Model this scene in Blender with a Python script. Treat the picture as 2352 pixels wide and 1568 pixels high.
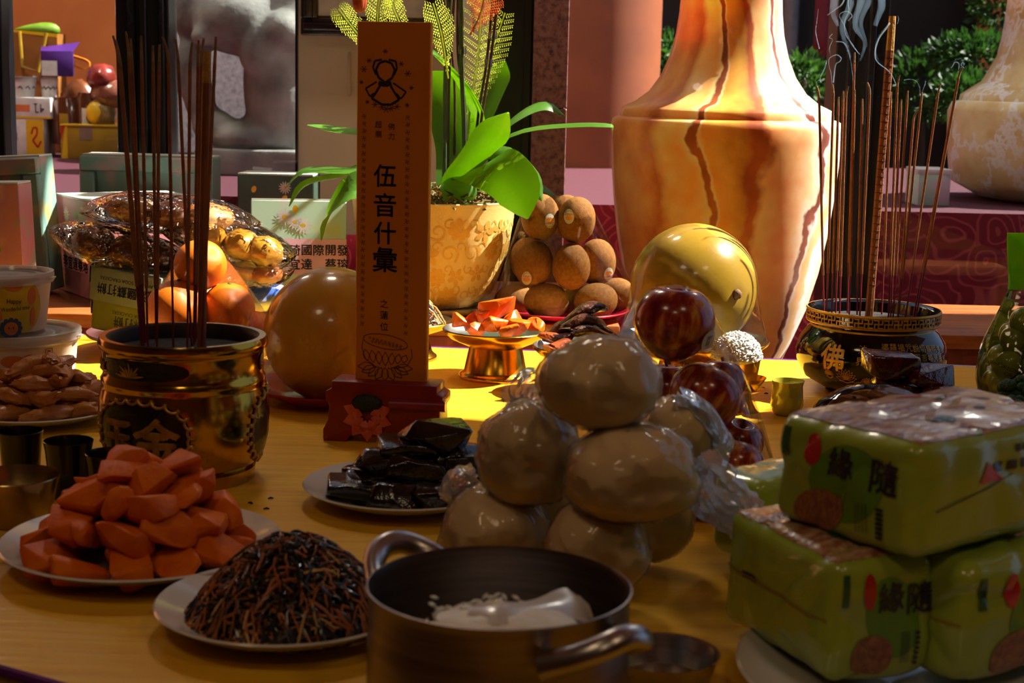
import bpy, bmesh, math, random
from mathutils import Vector, Matrix, noise

# ---------------------------------------------------------------- camera, world, sun, exposure
for o in list(bpy.data.objects):
    bpy.data.objects.remove(o)
SCN = bpy.context.scene
COL = SCN.collection
W, H, F = 2352, 1568, 3600.0
CAM_H, PITCH, ROLL = 0.44, math.radians(9.5), math.radians(1.3)
_r0, _u0 = Vector((1, 0, 0)), Vector((0, math.sin(PITCH), math.cos(PITCH)))
FWD = Vector((0, math.cos(PITCH), -math.sin(PITCH)))
RGT = _r0 * math.cos(ROLL) + _u0 * math.sin(ROLL)
UPV = -_r0 * math.sin(ROLL) + _u0 * math.cos(ROLL)
CAM = Vector((0, 0, CAM_H))
cam_d = bpy.data.cameras.new('camera')
cam = bpy.data.objects.new('camera', cam_d)
COL.objects.link(cam)
m = Matrix((RGT, UPV, -FWD)).transposed().to_4x4()
m.translation = CAM
cam.matrix_world = m
cam_d.sensor_width = 36.0
cam_d.lens = F / W * 36.0
cam_d.clip_start = 0.05
cam_d.dof.use_dof = True
cam_d.dof.focus_distance = 2.15
cam_d.dof.aperture_fstop = 11.0
SCN.camera = cam

wd = bpy.data.worlds.new('sky')
SCN.world = wd
wd.use_nodes = True
bg = wd.node_tree.nodes['Background']
bg.inputs[0].default_value = (0.50, 0.66, 1.0, 1)
bg.inputs[1].default_value = 0.42

SUN_DIR = Vector((0.85, 0.24, 1.0)).normalized()       # towards the sun
sd = bpy.data.lights.new('sun', 'SUN')
sd.energy = 19.0
sd.angle = math.radians(0.55)
sd.color = (1.0, 0.93, 0.80)
so = bpy.data.objects.new('sun', sd)
so.rotation_euler = SUN_DIR.to_track_quat('Z', 'Y').to_euler()
so.location = (3, 3, 4)
COL.objects.link(so)

def fill_light(x, y, z, size, power, col):  # disk fill light, added without any fixture
    ld = bpy.data.lights.new('added_fill', 'AREA')
    ld.shape = 'DISK'
    ld.size = size
    ld.energy = power
    ld.color = col
    lo = bpy.data.objects.new('added_fill', ld)
    lo.location = (x, y, z)
    COL.objects.link(lo)
fill_light(-1.0, 0.2, 2.1, 0.5, 3.7, (1.0, 0.70, 0.42))  # added warm fills in place of light bounced around the hall
fill_light(1.0, 0.0, 2.1, 0.5, 3.1, (1.0, 0.70, 0.42))
fill_light(0.0, -1.0, 2.1, 0.5, 2.9, (1.0, 0.70, 0.42))
fill_light(-1.5, 4.3, 1.75, 0.3, 16, (1.0, 0.82, 0.62))  # added fill to brighten the goods and orange wall
fill_light(-0.35, 2.95, 1.8, 0.3, 6.5, (1.0, 0.84, 0.66))  # added fill to brighten the cream board
fill_light(-0.55, 3.75, 1.9, 0.3, 2.6, (1.0, 0.92, 0.84))  # added fill to brighten the stone lion
fill_light(1.3, 3.7, 1.75, 0.3, 9, (1.0, 0.88, 0.74))  # added fill to brighten the pale vase area

SCN.view_settings.view_transform = 'Standard'
SCN.view_settings.look = 'None'
SCN.view_settings.gamma = 1.0
SCN.view_settings.use_curve_mapping = False
SCN.view_settings.exposure = 0.0
SCN.cycles.max_bounces = 6
SCN.cycles.use_light_tree = False
SCN.cycles.diffuse_bounces = 2
SCN.cycles.glossy_bounces = 3
SCN.cycles.transparent_max_bounces = 12
SCN.cycles.volume_bounces = 0
SCN.cycles.sample_clamp_indirect = 6.0
SCN.cycles.use_adaptive_sampling = True
SCN.cycles.adaptive_threshold = 0.04
SCN.cycles.adaptive_min_samples = 16

# ---------------------------------------------------------------- pixel rays
def ray(px, py):
    return FWD + RGT * ((px - W / 2) / F) + UPV * (-(py - H / 2) / F)
def at(px, py, d):
    v = ray(px, py)
    return CAM + v * (d / v.y)
def on(px, py, z=0.0):
    v = ray(px, py)
    return CAM + v * ((z - CAM_H) / v.z)
def sc(d):
    return d * 1.0 / F

# ---------------------------------------------------------------- materials
def lin(c):
    r = []
    for v in c[:3]:
        v /= 255.0
        r.append(v / 12.92 if v <= 0.04045 else ((v + 0.055) / 1.055) ** 2.4)
    return (r[0], r[1], r[2], 1.0)
MATS = {}
def new_mat(name):
    mt = bpy.data.materials.new(name)
    mt.use_nodes = True
    nt = mt.node_tree
    nt.nodes.clear()
    out = nt.nodes.new('ShaderNodeOutputMaterial')
    return mt, nt, out
def N(nt, t, **kw):
    n = nt.nodes.new(t)
    for k, v in kw.items():
        setattr(n, k, v)
    return n
def ramp(nt, stops, interp='LINEAR'):
    n = nt.nodes.new('ShaderNodeValToRGB')
    cr = n.color_ramp
    cr.interpolation = interp
    while len(cr.elements) < len(stops):
        cr.elements.new(0.5)
    for e, (p, c) in zip(cr.elements, stops):
        e.position = p
        e.color = lin(c) if len(c) == 3 else c
    return n
def mat(name, col, rough=0.5, metal=0.0, col2=None, scale=30.0, bump=0.0, bscale=120.0, coat=0.0, transl=0.0, sss=0.0,
        sssr=0.02, spec=0.5, stretch=(1, 1, 1), lo=0.35, hi=0.65, crough=0.08, detail=3.0, tcol=None, sheen=0.0):
    if name in MATS:
        return MATS[name]
    mt, nt, out = new_mat(name)
    b = N(nt, 'ShaderNodeBsdfPrincipled')
    tc = N(nt, 'ShaderNodeTexCoord')
    mp = N(nt, 'ShaderNodeMapping')
    mp.inputs['Scale'].default_value = stretch
    nt.links.new(tc.outputs['Object'], mp.inputs['Vector'])
    nz = N(nt, 'ShaderNodeTexNoise')
    nz.inputs['Scale'].default_value = scale
    nz.inputs['Detail'].default_value = detail
    nt.links.new(mp.outputs[0], nz.inputs['Vector'])
    if col2 is None:
        col2 = tuple(min(255, v * 0.9) for v in col)
    rp = ramp(nt, [(lo, col), (hi, col2)])
    nt.links.new(nz.outputs['Fac'], rp.inputs[0])
    nt.links.new(rp.outputs[0], b.inputs['Base Color'])
    b.inputs['Roughness'].default_value = rough
    b.inputs['Metallic'].default_value = metal
    b.inputs['Specular IOR Level'].default_value = spec
    b.inputs['Coat Weight'].default_value = coat
    b.inputs['Coat Roughness'].default_value = crough
    if sheen:
        b.inputs['Sheen Weight'].default_value = sheen
    if sss > 0.35:
        b.inputs['Subsurface Weight'].default_value = sss
        b.inputs['Subsurface Radius'].default_value = (1.0, 0.55, 0.3)
        b.inputs['Subsurface Scale'].default_value = sssr
    if bump:
        n2 = N(nt, 'ShaderNodeTexNoise')
        n2.inputs['Scale'].default_value = bscale
        n2.inputs['Detail'].default_value = 4.0
        nt.links.new(mp.outputs[0], n2.inputs['Vector'])
        bp = N(nt, 'ShaderNodeBump')
        bp.inputs['Strength'].default_value = bump
        bp.inputs['Distance'].default_value = 0.004
        nt.links.new(n2.outputs['Fac'], bp.inputs['Height'])
        nt.links.new(bp.outputs[0], b.inputs['Normal'])
        if coat:
            nt.links.new(bp.outputs[0], b.inputs['Coat Normal'])
    if transl:
        tr = N(nt, 'ShaderNodeBsdfTranslucent')
        if tcol:
            tr.inputs[0].default_value = lin(tcol)
        else:
            nt.links.new(rp.outputs[0], tr.inputs[0])
        mx = N(nt, 'ShaderNodeMixShader')
        mx.inputs[0].default_value = transl
        nt.links.new(b.outputs[0], mx.inputs[1])
        nt.links.new(tr.outputs[0], mx.inputs[2])
        nt.links.new(mx.outputs[0], out.inputs[0])
    else:
        nt.links.new(b.outputs[0], out.inputs[0])
    MATS[name] = mt
    return mt
def film_mat(name, tint=(255, 255, 255), rough=0.06, base=0.02, bump=0.35, bscale=18.0, dist=0.01, gain=1.0, milk=0.0):
    if name in MATS:
        return MATS[name]
    mt, nt, out = new_mat(name)
    tc = N(nt, 'ShaderNodeTexCoord')
    nz = N(nt, 'ShaderNodeTexNoise')
    nz.inputs['Scale'].default_value = bscale
    nz.inputs['Detail'].default_value = 3.0
    nt.links.new(tc.outputs['Object'], nz.inputs['Vector'])
    bp = N(nt, 'ShaderNodeBump')
    bp.inputs['Strength'].default_value = bump
    bp.inputs['Distance'].default_value = dist
    nt.links.new(nz.outputs['Fac'], bp.inputs['Height'])
    tr = N(nt, 'ShaderNodeBsdfTransparent')
    tr.inputs[0].default_value = lin(tint)
    gl = N(nt, 'ShaderNodeBsdfGlossy')
    gl.inputs['Roughness'].default_value = rough
    nt.links.new(bp.outputs[0], gl.inputs['Normal'])
    fr = N(nt, 'ShaderNodeFresnel')
    fr.inputs[0].default_value = 1.45
    nt.links.new(bp.outputs[0], fr.inputs['Normal'])
    mu = N(nt, 'ShaderNodeMath', operation='MULTIPLY_ADD')
    mu.inputs[1].default_value = gain
    mu.inputs[2].default_value = base
    nt.links.new(fr.outputs[0], mu.inputs[0])
    mx = N(nt, 'ShaderNodeMixShader')
    nt.links.new(mu.outputs[0], mx.inputs[0])
    nt.links.new(tr.outputs[0], mx.inputs[1])
    nt.links.new(gl.outputs[0], mx.inputs[2])
    last = mx
    if milk:
        df = N(nt, 'ShaderNodeBsdfDiffuse')
        df.inputs[0].default_value = (0.85, 0.85, 0.85, 1)
        tl = N(nt, 'ShaderNodeBsdfTranslucent')
        ad = N(nt, 'ShaderNodeMixShader')
        nt.links.new(df.outputs[0], ad.inputs[1])
        nt.links.new(tl.outputs[0], ad.inputs[2])
        m2 = N(nt, 'ShaderNodeMixShader')
        m2.inputs[0].default_value = milk
        nt.links.new(mx.outputs[0], m2.inputs[1])
        nt.links.new(ad.outputs[0], m2.inputs[2])
        last = m2
    nt.links.new(last.outputs[0], out.inputs[0])
    MATS[name] = mt
    return mt

# ---------------------------------------------------------------- mesh helpers
class MB:
    def __init__(self):
        self.v, self.f, self.mi = [], [], []
    def add(self, vs, fs, mi=0, M=None):
        o = len(self.v)
        self.v += [tuple(M @ Vector(p)) if M is not None else tuple(p) for p in vs]
        self.f += [tuple(i + o for i in f) for f in fs]
        self.mi += [mi] * len(fs)
        return self
    def lathe(self, prof, seg=48, mi=0, M=None, wob=None):
        vs, fs = [], []
        n = len(prof)
        for k in range(seg):
            a = 2 * math.pi * k / seg
            for (r, z) in prof:
                rr = r * (wob(a, z) if wob else 1.0)
                vs.append((rr * math.sin(a), -rr * math.cos(a), z))
        for k in range(seg):
            k2 = (k + 1) % seg
            for i in range(n - 1):
                fs.append((k * n + i, k2 * n + i, k2 * n + i + 1, k * n + i + 1))
        return self.add(vs, fs, mi, M)
    def tube(self, path, rad, seg=8, mi=0, cap=True, flat=1.0):
        path = [Vector(p) for p in path]
        n = len(path)
        if not hasattr(rad, '__len__'):
            rad = [rad] * n
        t0 = (path[1] - path[0]).normalized()
        nrm = t0.orthogonal().normalized()
        vs, fs = [], []
        for i in range(n):
            t = (path[min(i + 1, n - 1)] - path[max(i - 1, 0)]).normalized()
            nrm = (nrm - t * nrm.dot(t))
            nrm = nrm.normalized() if nrm.length > 1e-9 else t.orthogonal().normalized()
            bn = t.cross(nrm)
            for k in range(seg):
                a = 2 * math.pi * k / seg
                vs.append(path[i] + nrm * (math.cos(a) * rad[i]) + bn * (math.sin(a) * rad[i] * flat))
        for i in range(n - 1):
            for k in range(seg):
                k2 = (k + 1) % seg
                fs.append((i * seg + k, i * seg + k2, (i + 1) * seg + k2, (i + 1) * seg + k))
        if cap:
            fs.append(tuple(range(seg))[::-1])
            fs.append(tuple((n - 1) * seg + k for k in range(seg)))
        return self.add(vs, fs, mi)
    def box(self, c, s, mi=0, M=None):
        x, y, z = s[0] / 2, s[1] / 2, s[2] / 2
        vs = [(c[0] + a * x, c[1] + b * y, c[2] + d * z) for a in (-1, 1) for b in (-1, 1) for d in (-1, 1)]
        fs = [(0, 1, 3, 2), (4, 6, 7, 5), (0, 4, 5, 1), (2, 3, 7, 6), (0, 2, 6, 4), (1, 5, 7, 3)]
        return self.add(vs, fs, mi, M)
    def prism(self, pts, y0, y1, mi=0, M=None):
        """outline in x,z extruded along y"""
        n = len(pts)
        vs = [(p[0], y0, p[1]) for p in pts] + [(p[0], y1, p[1]) for p in pts]
        fs = [tuple(range(n)), tuple(range(2 * n - 1, n - 1, -1))]
        for i in range(n):
            j = (i + 1) % n
            fs.append((j, i, i + n, j + n))
        return self.add(vs, fs, mi, M)
    def sphere(self, c, r, seg=20, rings=12, mi=0, fn=None, M=None):
        rx, ry, rz = r if hasattr(r, '__len__') else (r, r, r)
        vs, fs = [], []
        for i in range(rings + 1):
            ph = math.pi * i / rings
            for k in range(seg):
                a = 2 * math.pi * k / seg
                d = Vector((math.sin(ph) * math.cos(a), math.sin(ph) * math.sin(a), math.cos(ph)))
                p = Vector((d.x * rx, d.y * ry, d.z * rz))
                if fn:
                    p = fn(d, p)
                vs.append(Vector(c) + p)
        for i in range(rings):
            for k in range(seg):
                k2 = (k + 1) % seg
                fs.append((i * seg + k, (i + 1) * seg + k, (i + 1) * seg + k2, i * seg + k2))
        return self.add(vs, fs, mi, M)
    def build(self, name, mats, parent=None, loc=None, rot=None, smooth=True, ang=42, bevel=0.0, bseg=2, merge=True):
        me = bpy.data.meshes.new(name)
        me.from_pydata(self.v, [], self.f)
        for k, p in enumerate(me.polygons):
            p.material_index = self.mi[k]
        bm = bmesh.new()
        bm.from_mesh(me)
        if merge:
            bmesh.ops.remove_doubles(bm, verts=bm.verts, dist=1e-6)
            bmesh.ops.dissolve_degenerate(bm, edges=bm.edges, dist=1e-7)
        if merge:
            bmesh.ops.recalc_face_normals(bm, faces=bm.faces)
        if bevel:
            ed = [e for e in bm.edges if len(e.link_faces) == 2 and e.calc_face_angle(0) > 0.5]
            bmesh.ops.bevel(bm, geom=ed, offset=bevel, segments=bseg, profile=0.5, affect='EDGES', clamp_overlap=True)
        bm.to_mesh(me)
        bm.free()
        if not isinstance(mats, (list, tuple)):
            mats = [mats]
        for x in mats:
            me.materials.append(x)
        if smooth:
            me.polygons.foreach_set('use_smooth', [True] * len(me.polygons))
            me.set_sharp_from_angle(angle=math.radians(ang))
        return link(name, me, parent, loc, rot)
def link(name, me, parent=None, loc=None, rot=None):
    o = bpy.data.objects.new(name, me)
    COL.objects.link(o)
    if parent is not None:
        o.parent = parent
    if loc is not None:
        o.location = loc
    if rot is not None:
        o.rotation_euler = rot
    return o
def tag(o, label=None, cat=None, group=None, kind=None):
    if label: o['label'] = label
    if cat: o['category'] = cat
    if group: o['group'] = group
    if kind: o['kind'] = kind
    return o
def thing(name, label, cat, loc=(0, 0, 0), rz=0.0, group=None):
    e = bpy.data.objects.new(name, None)
    e.empty_display_size = 0.02
    COL.objects.link(e)
    e.location = loc
    e.rotation_euler = (0, 0, rz)
    return tag(e, label, cat, group)
def rz(a):
    return Matrix.Rotation(a, 4, 'Z')
def TR(*p):
    return Matrix.Translation(Vector(p))
def hull(points, name, mt, parent=None, loc=None, sub=0, smooth=True, ang=60, jitter=0.0):
    bm = bmesh.new()
    for p in points:
        bm.verts.new(p)
    r = bmesh.ops.convex_hull(bm, input=bm.verts)
    bmesh.ops.delete(bm, geom=[v for v in bm.verts if not v.link_faces], context='VERTS')
    if sub:
        bmesh.ops.triangulate(bm, faces=bm.faces)
        bmesh.ops.subdivide_edges(bm, edges=bm.edges, cuts=sub, use_grid_fill=True)
        for _ in range(1):
            bmesh.ops.smooth_vert(bm, verts=bm.verts, factor=0.5, use_axis_x=True, use_axis_y=True, use_axis_z=True)
        if jitter:
            for v in bm.verts:
                v.co += noise.noise_vector(v.co * 45) * jitter
    me = bpy.data.meshes.new(name)
    bm.to_mesh(me)
    bm.free()
    me.materials.append(mt)
    if smooth:
        me.polygons.foreach_set('use_smooth', [True] * len(me.polygons))
        me.set_sharp_from_angle(angle=math.radians(ang))
    return link(name, me, parent, loc)

# ---- lettering
_TX = {}
def glyphs(s):
    key = s
    if key in _TX:
        return _TX[key]
    cu = bpy.data.curves.new('lettering', 'FONT')
    cu.body = s
    cu.resolution_u = 3
    ob = bpy.data.objects.new('lettering', cu)
    COL.objects.link(ob)
    dg = bpy.context.evaluated_depsgraph_get()
    me = bpy.data.meshes.new_from_object(ob.evaluated_get(dg))
    bpy.data.objects.remove(ob)
    bm = bmesh.new()
    bm.from_mesh(me)
    bmesh.ops.triangulate(bm, faces=bm.faces)
    bpy.data.meshes.remove(me)
    vs = [(v.co.x, v.co.y) for v in bm.verts]
    bm.verts.index_update()
    fs = [tuple(v.index for v in f.verts) for f in bm.faces]
    bm.free()
    if vs:
        x0, x1 = min(v[0] for v in vs), max(v[0] for v in vs)
        y0, y1 = min(v[1] for v in vs), max(v[1] for v in vs)
        vs = [(a - (x0 + x1) / 2, b - (y0 + y1) / 2) for a, b in vs]
    _TX[key] = (vs, fs)
    return _TX[key]
class Flat:
    """2-D print: polygons and lettering in (u, v), later laid onto a surface"""
    def __init__(self):
        self.v, self.f, self.mi = [], [], []
    def text(self, s, u, v, size, rot=0.0, sx=1.0, bold=0.0, mi=0):
        vs, fs = glyphs(s)
        c, q = math.cos(rot), math.sin(rot)
        w = bold * size
        for ox, oy in (((0, 0),) if not bold else ((-w, 0), (w, 0), (0, w), (0, -w))):
            o = len(self.v)
            for a, b in vs:
                a, b = a * size * sx + ox, b * size + oy
                self.v.append((u + a * c - b * q, v + a * q + b * c))
            self.f += [tuple(i + o for i in f) for f in fs]
            self.mi += [mi] * len(fs)
        return self
    def poly(self, pts, mi=0):
        o = len(self.v)
        n = len(pts)
        cx, cy = sum(p[0] for p in pts) / n, sum(p[1] for p in pts) / n
        self.v += list(pts) + [(cx, cy)]
        for i in range(n):
            self.f.append((o + i, o + (i + 1) % n, o + n))
            self.mi.append(mi)
        return self
    def ell(self, u, v, a, b, rot=0.0, mi=0, n=18):
        c, q = math.cos(rot), math.sin(rot)
        return self.poly([(u + a * math.cos(t) * c - b * math.sin(t) * q, v + a * math.cos(t) * q + b * math.sin(t) * c)
                          for t in [2 * math.pi * k / n for k in range(n)]], mi)
    def rect(self, u0, v0, u1, v1, mi=0):
        return self.poly([(u0, v0), (u1, v0), (u1, v1), (u0, v1)], mi)
    def line(self, pts, w, mi=0):
        for (a, b) in zip(pts[:-1], pts[1:]):
            d = Vector((b[0] - a[0], b[1] - a[1]))
            if d.length < 1e-9:
                continue
            d.normalize()
            nx, ny = -d.y * w / 2, d.x * w / 2
            o = len(self.v)
            self.v += [(a[0] + nx, a[1] + ny), (a[0] - nx, a[1] - ny), (b[0] - nx, b[1] - ny), (b[0] + nx, b[1] + ny)]
            self.f.append((o, o + 1, o + 2, o + 3))
            self.mi.append(mi)
        return self
    def lay(self, fn, name, mats, parent=None, cuts=0, flip=False):
        bm = bmesh.new()
        bv = [bm.verts.new((a, b, 0)) for a, b in self.v]
        for k, f in enumerate(self.f):
            try:
                fc = bm.faces.new([bv[i] for i in f])
                fc.material_index = self.mi[k]
            except ValueError:
                pass
        if cuts:
            bmesh.ops.subdivide_edges(bm, edges=bm.edges, cuts=cuts, use_grid_fill=True)
        for v in bm.verts:
            v.co = fn(v.co.x, v.co.y)
        me = bpy.data.meshes.new(name)
        bm.to_mesh(me)
        bm.free()
        for x in (mats if isinstance(mats, (list, tuple)) else [mats]):
            me.materials.append(x)
        return link(name, me, parent)
def plane_map(o, ux, uy, eps=0.0006):
    o, ux, uy = Vector(o), Vector(ux).normalized(), Vector(uy).normalized()
    nn = ux.cross(uy)
    return lambda u, v: o + ux * u + uy * v + nn * eps
def prof_r(prof, z):
    """outer radius of a lathe outline (list from bottom to top) at height z"""
    for (r0, z0), (r1, z1) in zip(prof[:-1], prof[1:]):
        if z0 <= z <= z1 and z1 > z0:
            return r0 + (r1 - r0) * (z - z0) / (z1 - z0)
    return prof[-1][0] if z > prof[-1][1] else prof[0][0]
def lathe_map(prof, th0=0.0, z0=0.0, eps=0.0008):
    def fn(u, v):
        r = prof_r(prof, z0 + v)
        rm = prof_r(prof, z0)
        a = th0 + u / rm
        return Vector(((r + eps) * math.sin(a), -(r + eps) * math.cos(a), z0 + v))
    return fn
def spline(pts, n):
    """Catmull-Rom through points"""
    pts = [Vector(p) for p in pts]
    P = [pts[0] * 2 - pts[1]] + pts + [pts[-1] * 2 - pts[-2]]
    out = []
    m_ = len(pts) - 1
    for i in range(n):
        t = i / (n - 1) * m_
        k = min(int(t), m_ - 1)
        f = t - k
        a, b, c, d = P[k], P[k + 1], P[k + 2], P[k + 3]
        out.append(0.5 * ((2 * b) + (c - a) * f + (2 * a - 5 * b + 4 * c - d) * f * f + (3 * b - a - 3 * c + d) * f ** 3))
    return out
def blade(spine, width, side, fold=0.25, thick=0.0012, prof=None, n=16):
    """a leaf: closed thin body along a spine; side = direction across"""
    sp = spline(spine, n)
    mb = MB()
    vs, fs = [], []
    K = 5
    side = Vector(side)
    for i, p in enumerate(sp):
        t = i / (n - 1)
        w = width * (prof(t) if prof else max(0.06, math.sin(math.pi * min(1, 0.12 + 0.88 * t)) ** 0.55 * (1 - 0.15 * t)))
        tg = (sp[min(i + 1, n - 1)] - sp[max(i - 1, 0)]).normalized()
        s = (side - tg * side.dot(tg)).normalized()
        up = s.cross(tg).normalized()
        for lay_ in (0, 1):
            for k in range(K):
                a = (k / (K - 1) - 0.5) * 2
                q = p + s * (a * w / 2) + up * (abs(a) * fold * w / 2 + (thick * 0.5 * (1 - abs(a) * 0.8)) * (1 if lay_ == 0 else -1))
                vs.append(q)
    R = 2 * K
    for i in range(n - 1):
        for k in range(K - 1):
            a = i * R + k
            fs.append((a, a + 1, a + 1 + R, a + R))
            b = i * R + K + k
            fs.append((b + 1, b, b + R, b + 1 + R))
        fs.append((i * R, i * R + R, i * R + R + K, i * R + K))
        e = i * R + K - 1
        fs.append((e + R, e, e + K, e + K + R))
    mb.add(vs, fs)
    return mb
def chunk_mesh(name, seed, size, mt, n=14, bev=0.12, box=0.6, sub=True):
    """an irregular cut piece: hull of random points, edges rounded"""
    rnd = random.Random(seed)
    bm = bmesh.new()
    for i in range(n):
        p = Vector((rnd.uniform(-1, 1), rnd.uniform(-1, 1), rnd.uniform(-1, 1)))
        m_ = max(abs(p.x), abs(p.y), abs(p.z))
        p = p / p.length * (1 - box) + p / m_ * box
        bm.verts.new((p.x * size[0] / 2, p.y * size[1] / 2, p.z * size[2] / 2))
    r = bmesh.ops.convex_hull(bm, input=bm.verts)
    bmesh.ops.delete(bm, geom=[v for v in bm.verts if not v.link_faces], context='VERTS')
    bmesh.ops.dissolve_limit(bm, angle_limit=0.35, verts=bm.verts, edges=bm.edges)
    bmesh.ops.bevel(bm, geom=list(bm.edges), offset=min(size) * bev, segments=2, profile=0.5, affect='EDGES', clamp_overlap=True)
    me = bpy.data.meshes.new(name)
    bm.to_mesh(me)
    bm.free()
    me.materials.append(mt)
    me.polygons.foreach_set('use_smooth', [True] * len(me.polygons))
    me.set_sharp_from_angle(angle=math.radians(50))
    return me
def blob_mesh(name, seed, r, mt, amp=0.15, fr=1.5, seg=18, rings=12, fn=None):
    mb = MB()
    off = Vector((seed * 3.17, seed * 1.7, seed * 0.9))
    def f(d, p):
        k = 1 + amp * noise.noise(d * fr + off)
        q = p * k
        return fn(d, q) if fn else q
    mb.sphere((0, 0, 0), r, seg, rings, fn=f)
    o = mb.build(name, mt)
    me = o.data
    bpy.data.objects.remove(o)
    return me

# ================================================================ MATERIAL LIBRARY
def granite(name, stops, sc1=90, sc2=260, rough=0.3):
    mt, nt, out = new_mat(name)
    b = N(nt, 'ShaderNodeBsdfPrincipled')
    tc = N(nt, 'ShaderNodeTexCoord')
    n1 = N(nt, 'ShaderNodeTexNoise'); n1.inputs['Scale'].default_value = sc1; n1.inputs['Detail'].default_value = 6
    n1.inputs['Roughness'].default_value = 0.7
    nt.links.new(tc.outputs['Object'], n1.inputs['Vector'])
    rp = ramp(nt, stops)
    nt.links.new(n1.outputs['Fac'], rp.inputs[0])
    nt.links.new(rp.outputs[0], b.inputs['Base Color'])
    b.inputs['Roughness'].default_value = rough
    nt.links.new(b.outputs[0], out.inputs[0])
    MATS[name] = mt
    return mt
def brocade(name, base, line, scale=9.0, rough=0.45):
    mt, nt, out = new_mat(name)
    b = N(nt, 'ShaderNodeBsdfPrincipled')
    tc = N(nt, 'ShaderNodeTexCoord')
    nz = N(nt, 'ShaderNodeTexNoise'); nz.inputs['Scale'].default_value = 7
    nt.links.new(tc.outputs['Object'], nz.inputs['Vector'])
    mxv = N(nt, 'ShaderNodeVectorMath', operation='SCALE'); mxv.inputs['Scale'].default_value = 0.10
    nt.links.new(nz.outputs['Color'], mxv.inputs[0])
    ad = N(nt, 'ShaderNodeVectorMath', operation='ADD')
    nt.links.new(tc.outputs['Object'], ad.inputs[0]); nt.links.new(mxv.outputs[0], ad.inputs[1])
    vo = N(nt, 'ShaderNodeTexVoronoi'); vo.inputs['Scale'].default_value = scale
    nt.links.new(ad.outputs[0], vo.inputs['Vector'])
    ml = N(nt, 'ShaderNodeMath', operation='MULTIPLY'); ml.inputs[1].default_value = 34.0
    nt.links.new(vo.outputs['Distance'], ml.inputs[0])
    sn = N(nt, 'ShaderNodeMath', operation='SINE')
    nt.links.new(ml.outputs[0], sn.inputs[0])
    rp = ramp(nt, [(0.55, base), (0.9, line)])
    nt.links.new(sn.outputs[0], rp.inputs[0])
    nt.links.new(rp.outputs[0], b.inputs['Base Color'])
    b.inputs['Roughness'].default_value = rough
    nt.links.new(b.outputs[0], out.inputs[0])
    MATS[name] = mt
    return mt
def wood(name, c1, c2, rough=0.45, scale=9.0, stretch=(1, 9, 9), coat=0.15):
    return mat(name, c1, rough, 0, c2, scale, 0.08, 60, coat, stretch=stretch, detail=5)

m_black = mat('black_aluminium', (14, 14, 17), 0.32, 0.0, (22, 22, 26), 12, spec=0.6)
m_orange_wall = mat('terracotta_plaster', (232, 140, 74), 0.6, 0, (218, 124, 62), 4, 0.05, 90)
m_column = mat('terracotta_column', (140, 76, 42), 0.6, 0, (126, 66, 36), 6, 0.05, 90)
m_darkwall = mat('charcoal_wall', (20, 20, 22), 0.5, 0, (12, 12, 14), 2)
m_granite_red = granite('red_granite', [(0.32, (40, 36, 42)), (0.42, (112, 76, 78)), (0.56, (150, 104, 102)), (0.66, (128, 120, 128)), (0.8, (190, 176, 178))], 70)
m_granite_grey = granite('grey_granite', [(0.3, (140, 142, 154)), (0.5, (206, 208, 220)), (0.7, (235, 236, 242))], 60)
m_cream = mat('cream_board', (252, 234, 206), 0.6, 0, (246, 226, 194), 6)
m_frame = mat('dark_frame_wood', (46, 22, 24), 0.3, 0, (30, 14, 18), 20, coat=0.3)
m_floor = mat('stone_floor', (120, 92, 70), 0.4, 0, (96, 72, 56), 5)
m_ceiling = mat('ceiling_paint', (150, 104, 72), 0.7, 0, (136, 92, 62), 4)
m_hall = mat('hall_wall_paint', (150, 96, 62), 0.7, 0, (132, 82, 52), 4)
m_pane = film_mat('window_glass', (238, 242, 244), 0.0, 0.02, 0.0, 5, 0.001, 0.9)
m_bench = wood('honey_wood', (176, 104, 50), (138, 76, 34), 0.42)
m_benchpanel = wood('reddish_wood_panel', (150, 74, 48), (116, 52, 34), 0.4, 6, (6, 6, 1))
m_brocade = brocade('crimson_brocade', (150, 22, 50), (196, 74, 84))
m_brocade_top = mat('crimson_cloth_top', (84, 28, 46), 0.7, 0, (70, 21, 37), 40, 0.25, 70, stretch=(1, 2.2, 1))
m_yellow_cloth = None

# ================================================================ THE SETTING
FLOOR_Z = -0.78
def slab(name, pts, z0, z1, mt, parent=None):
    mb = MB()
    n = len(pts)
    vs = [(p[0], p[1], z0) for p in pts] + [(p[0], p[1], z1) for p in pts]
    fs = [tuple(range(n))[::-1], tuple(range(n, 2 * n))] + [(i, (i + 1) % n, (i + 1) % n + n, i + n) for i in range(n)]
    mb.add(vs, fs)
    return mb.build(name, mt, parent, smooth=False)
def wall(name, x0, x1, y0, y1, z0, z1, mt):
    mb = MB().box(((x0 + x1) / 2, (y0 + y1) / 2, (z0 + z1) / 2), (x1 - x0, y1 - y0, z1 - z0))
    return tag(mb.build(name, mt, smooth=False), kind='structure')
tag(slab('floor', [(-3.2, -3.2), (3.6, -3.2), (3.6, 6.8), (-3.2, 6.8)], FLOOR_Z - 0.1, FLOOR_Z, m_floor), kind='structure')
ROOF_Z = 2.2
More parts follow.
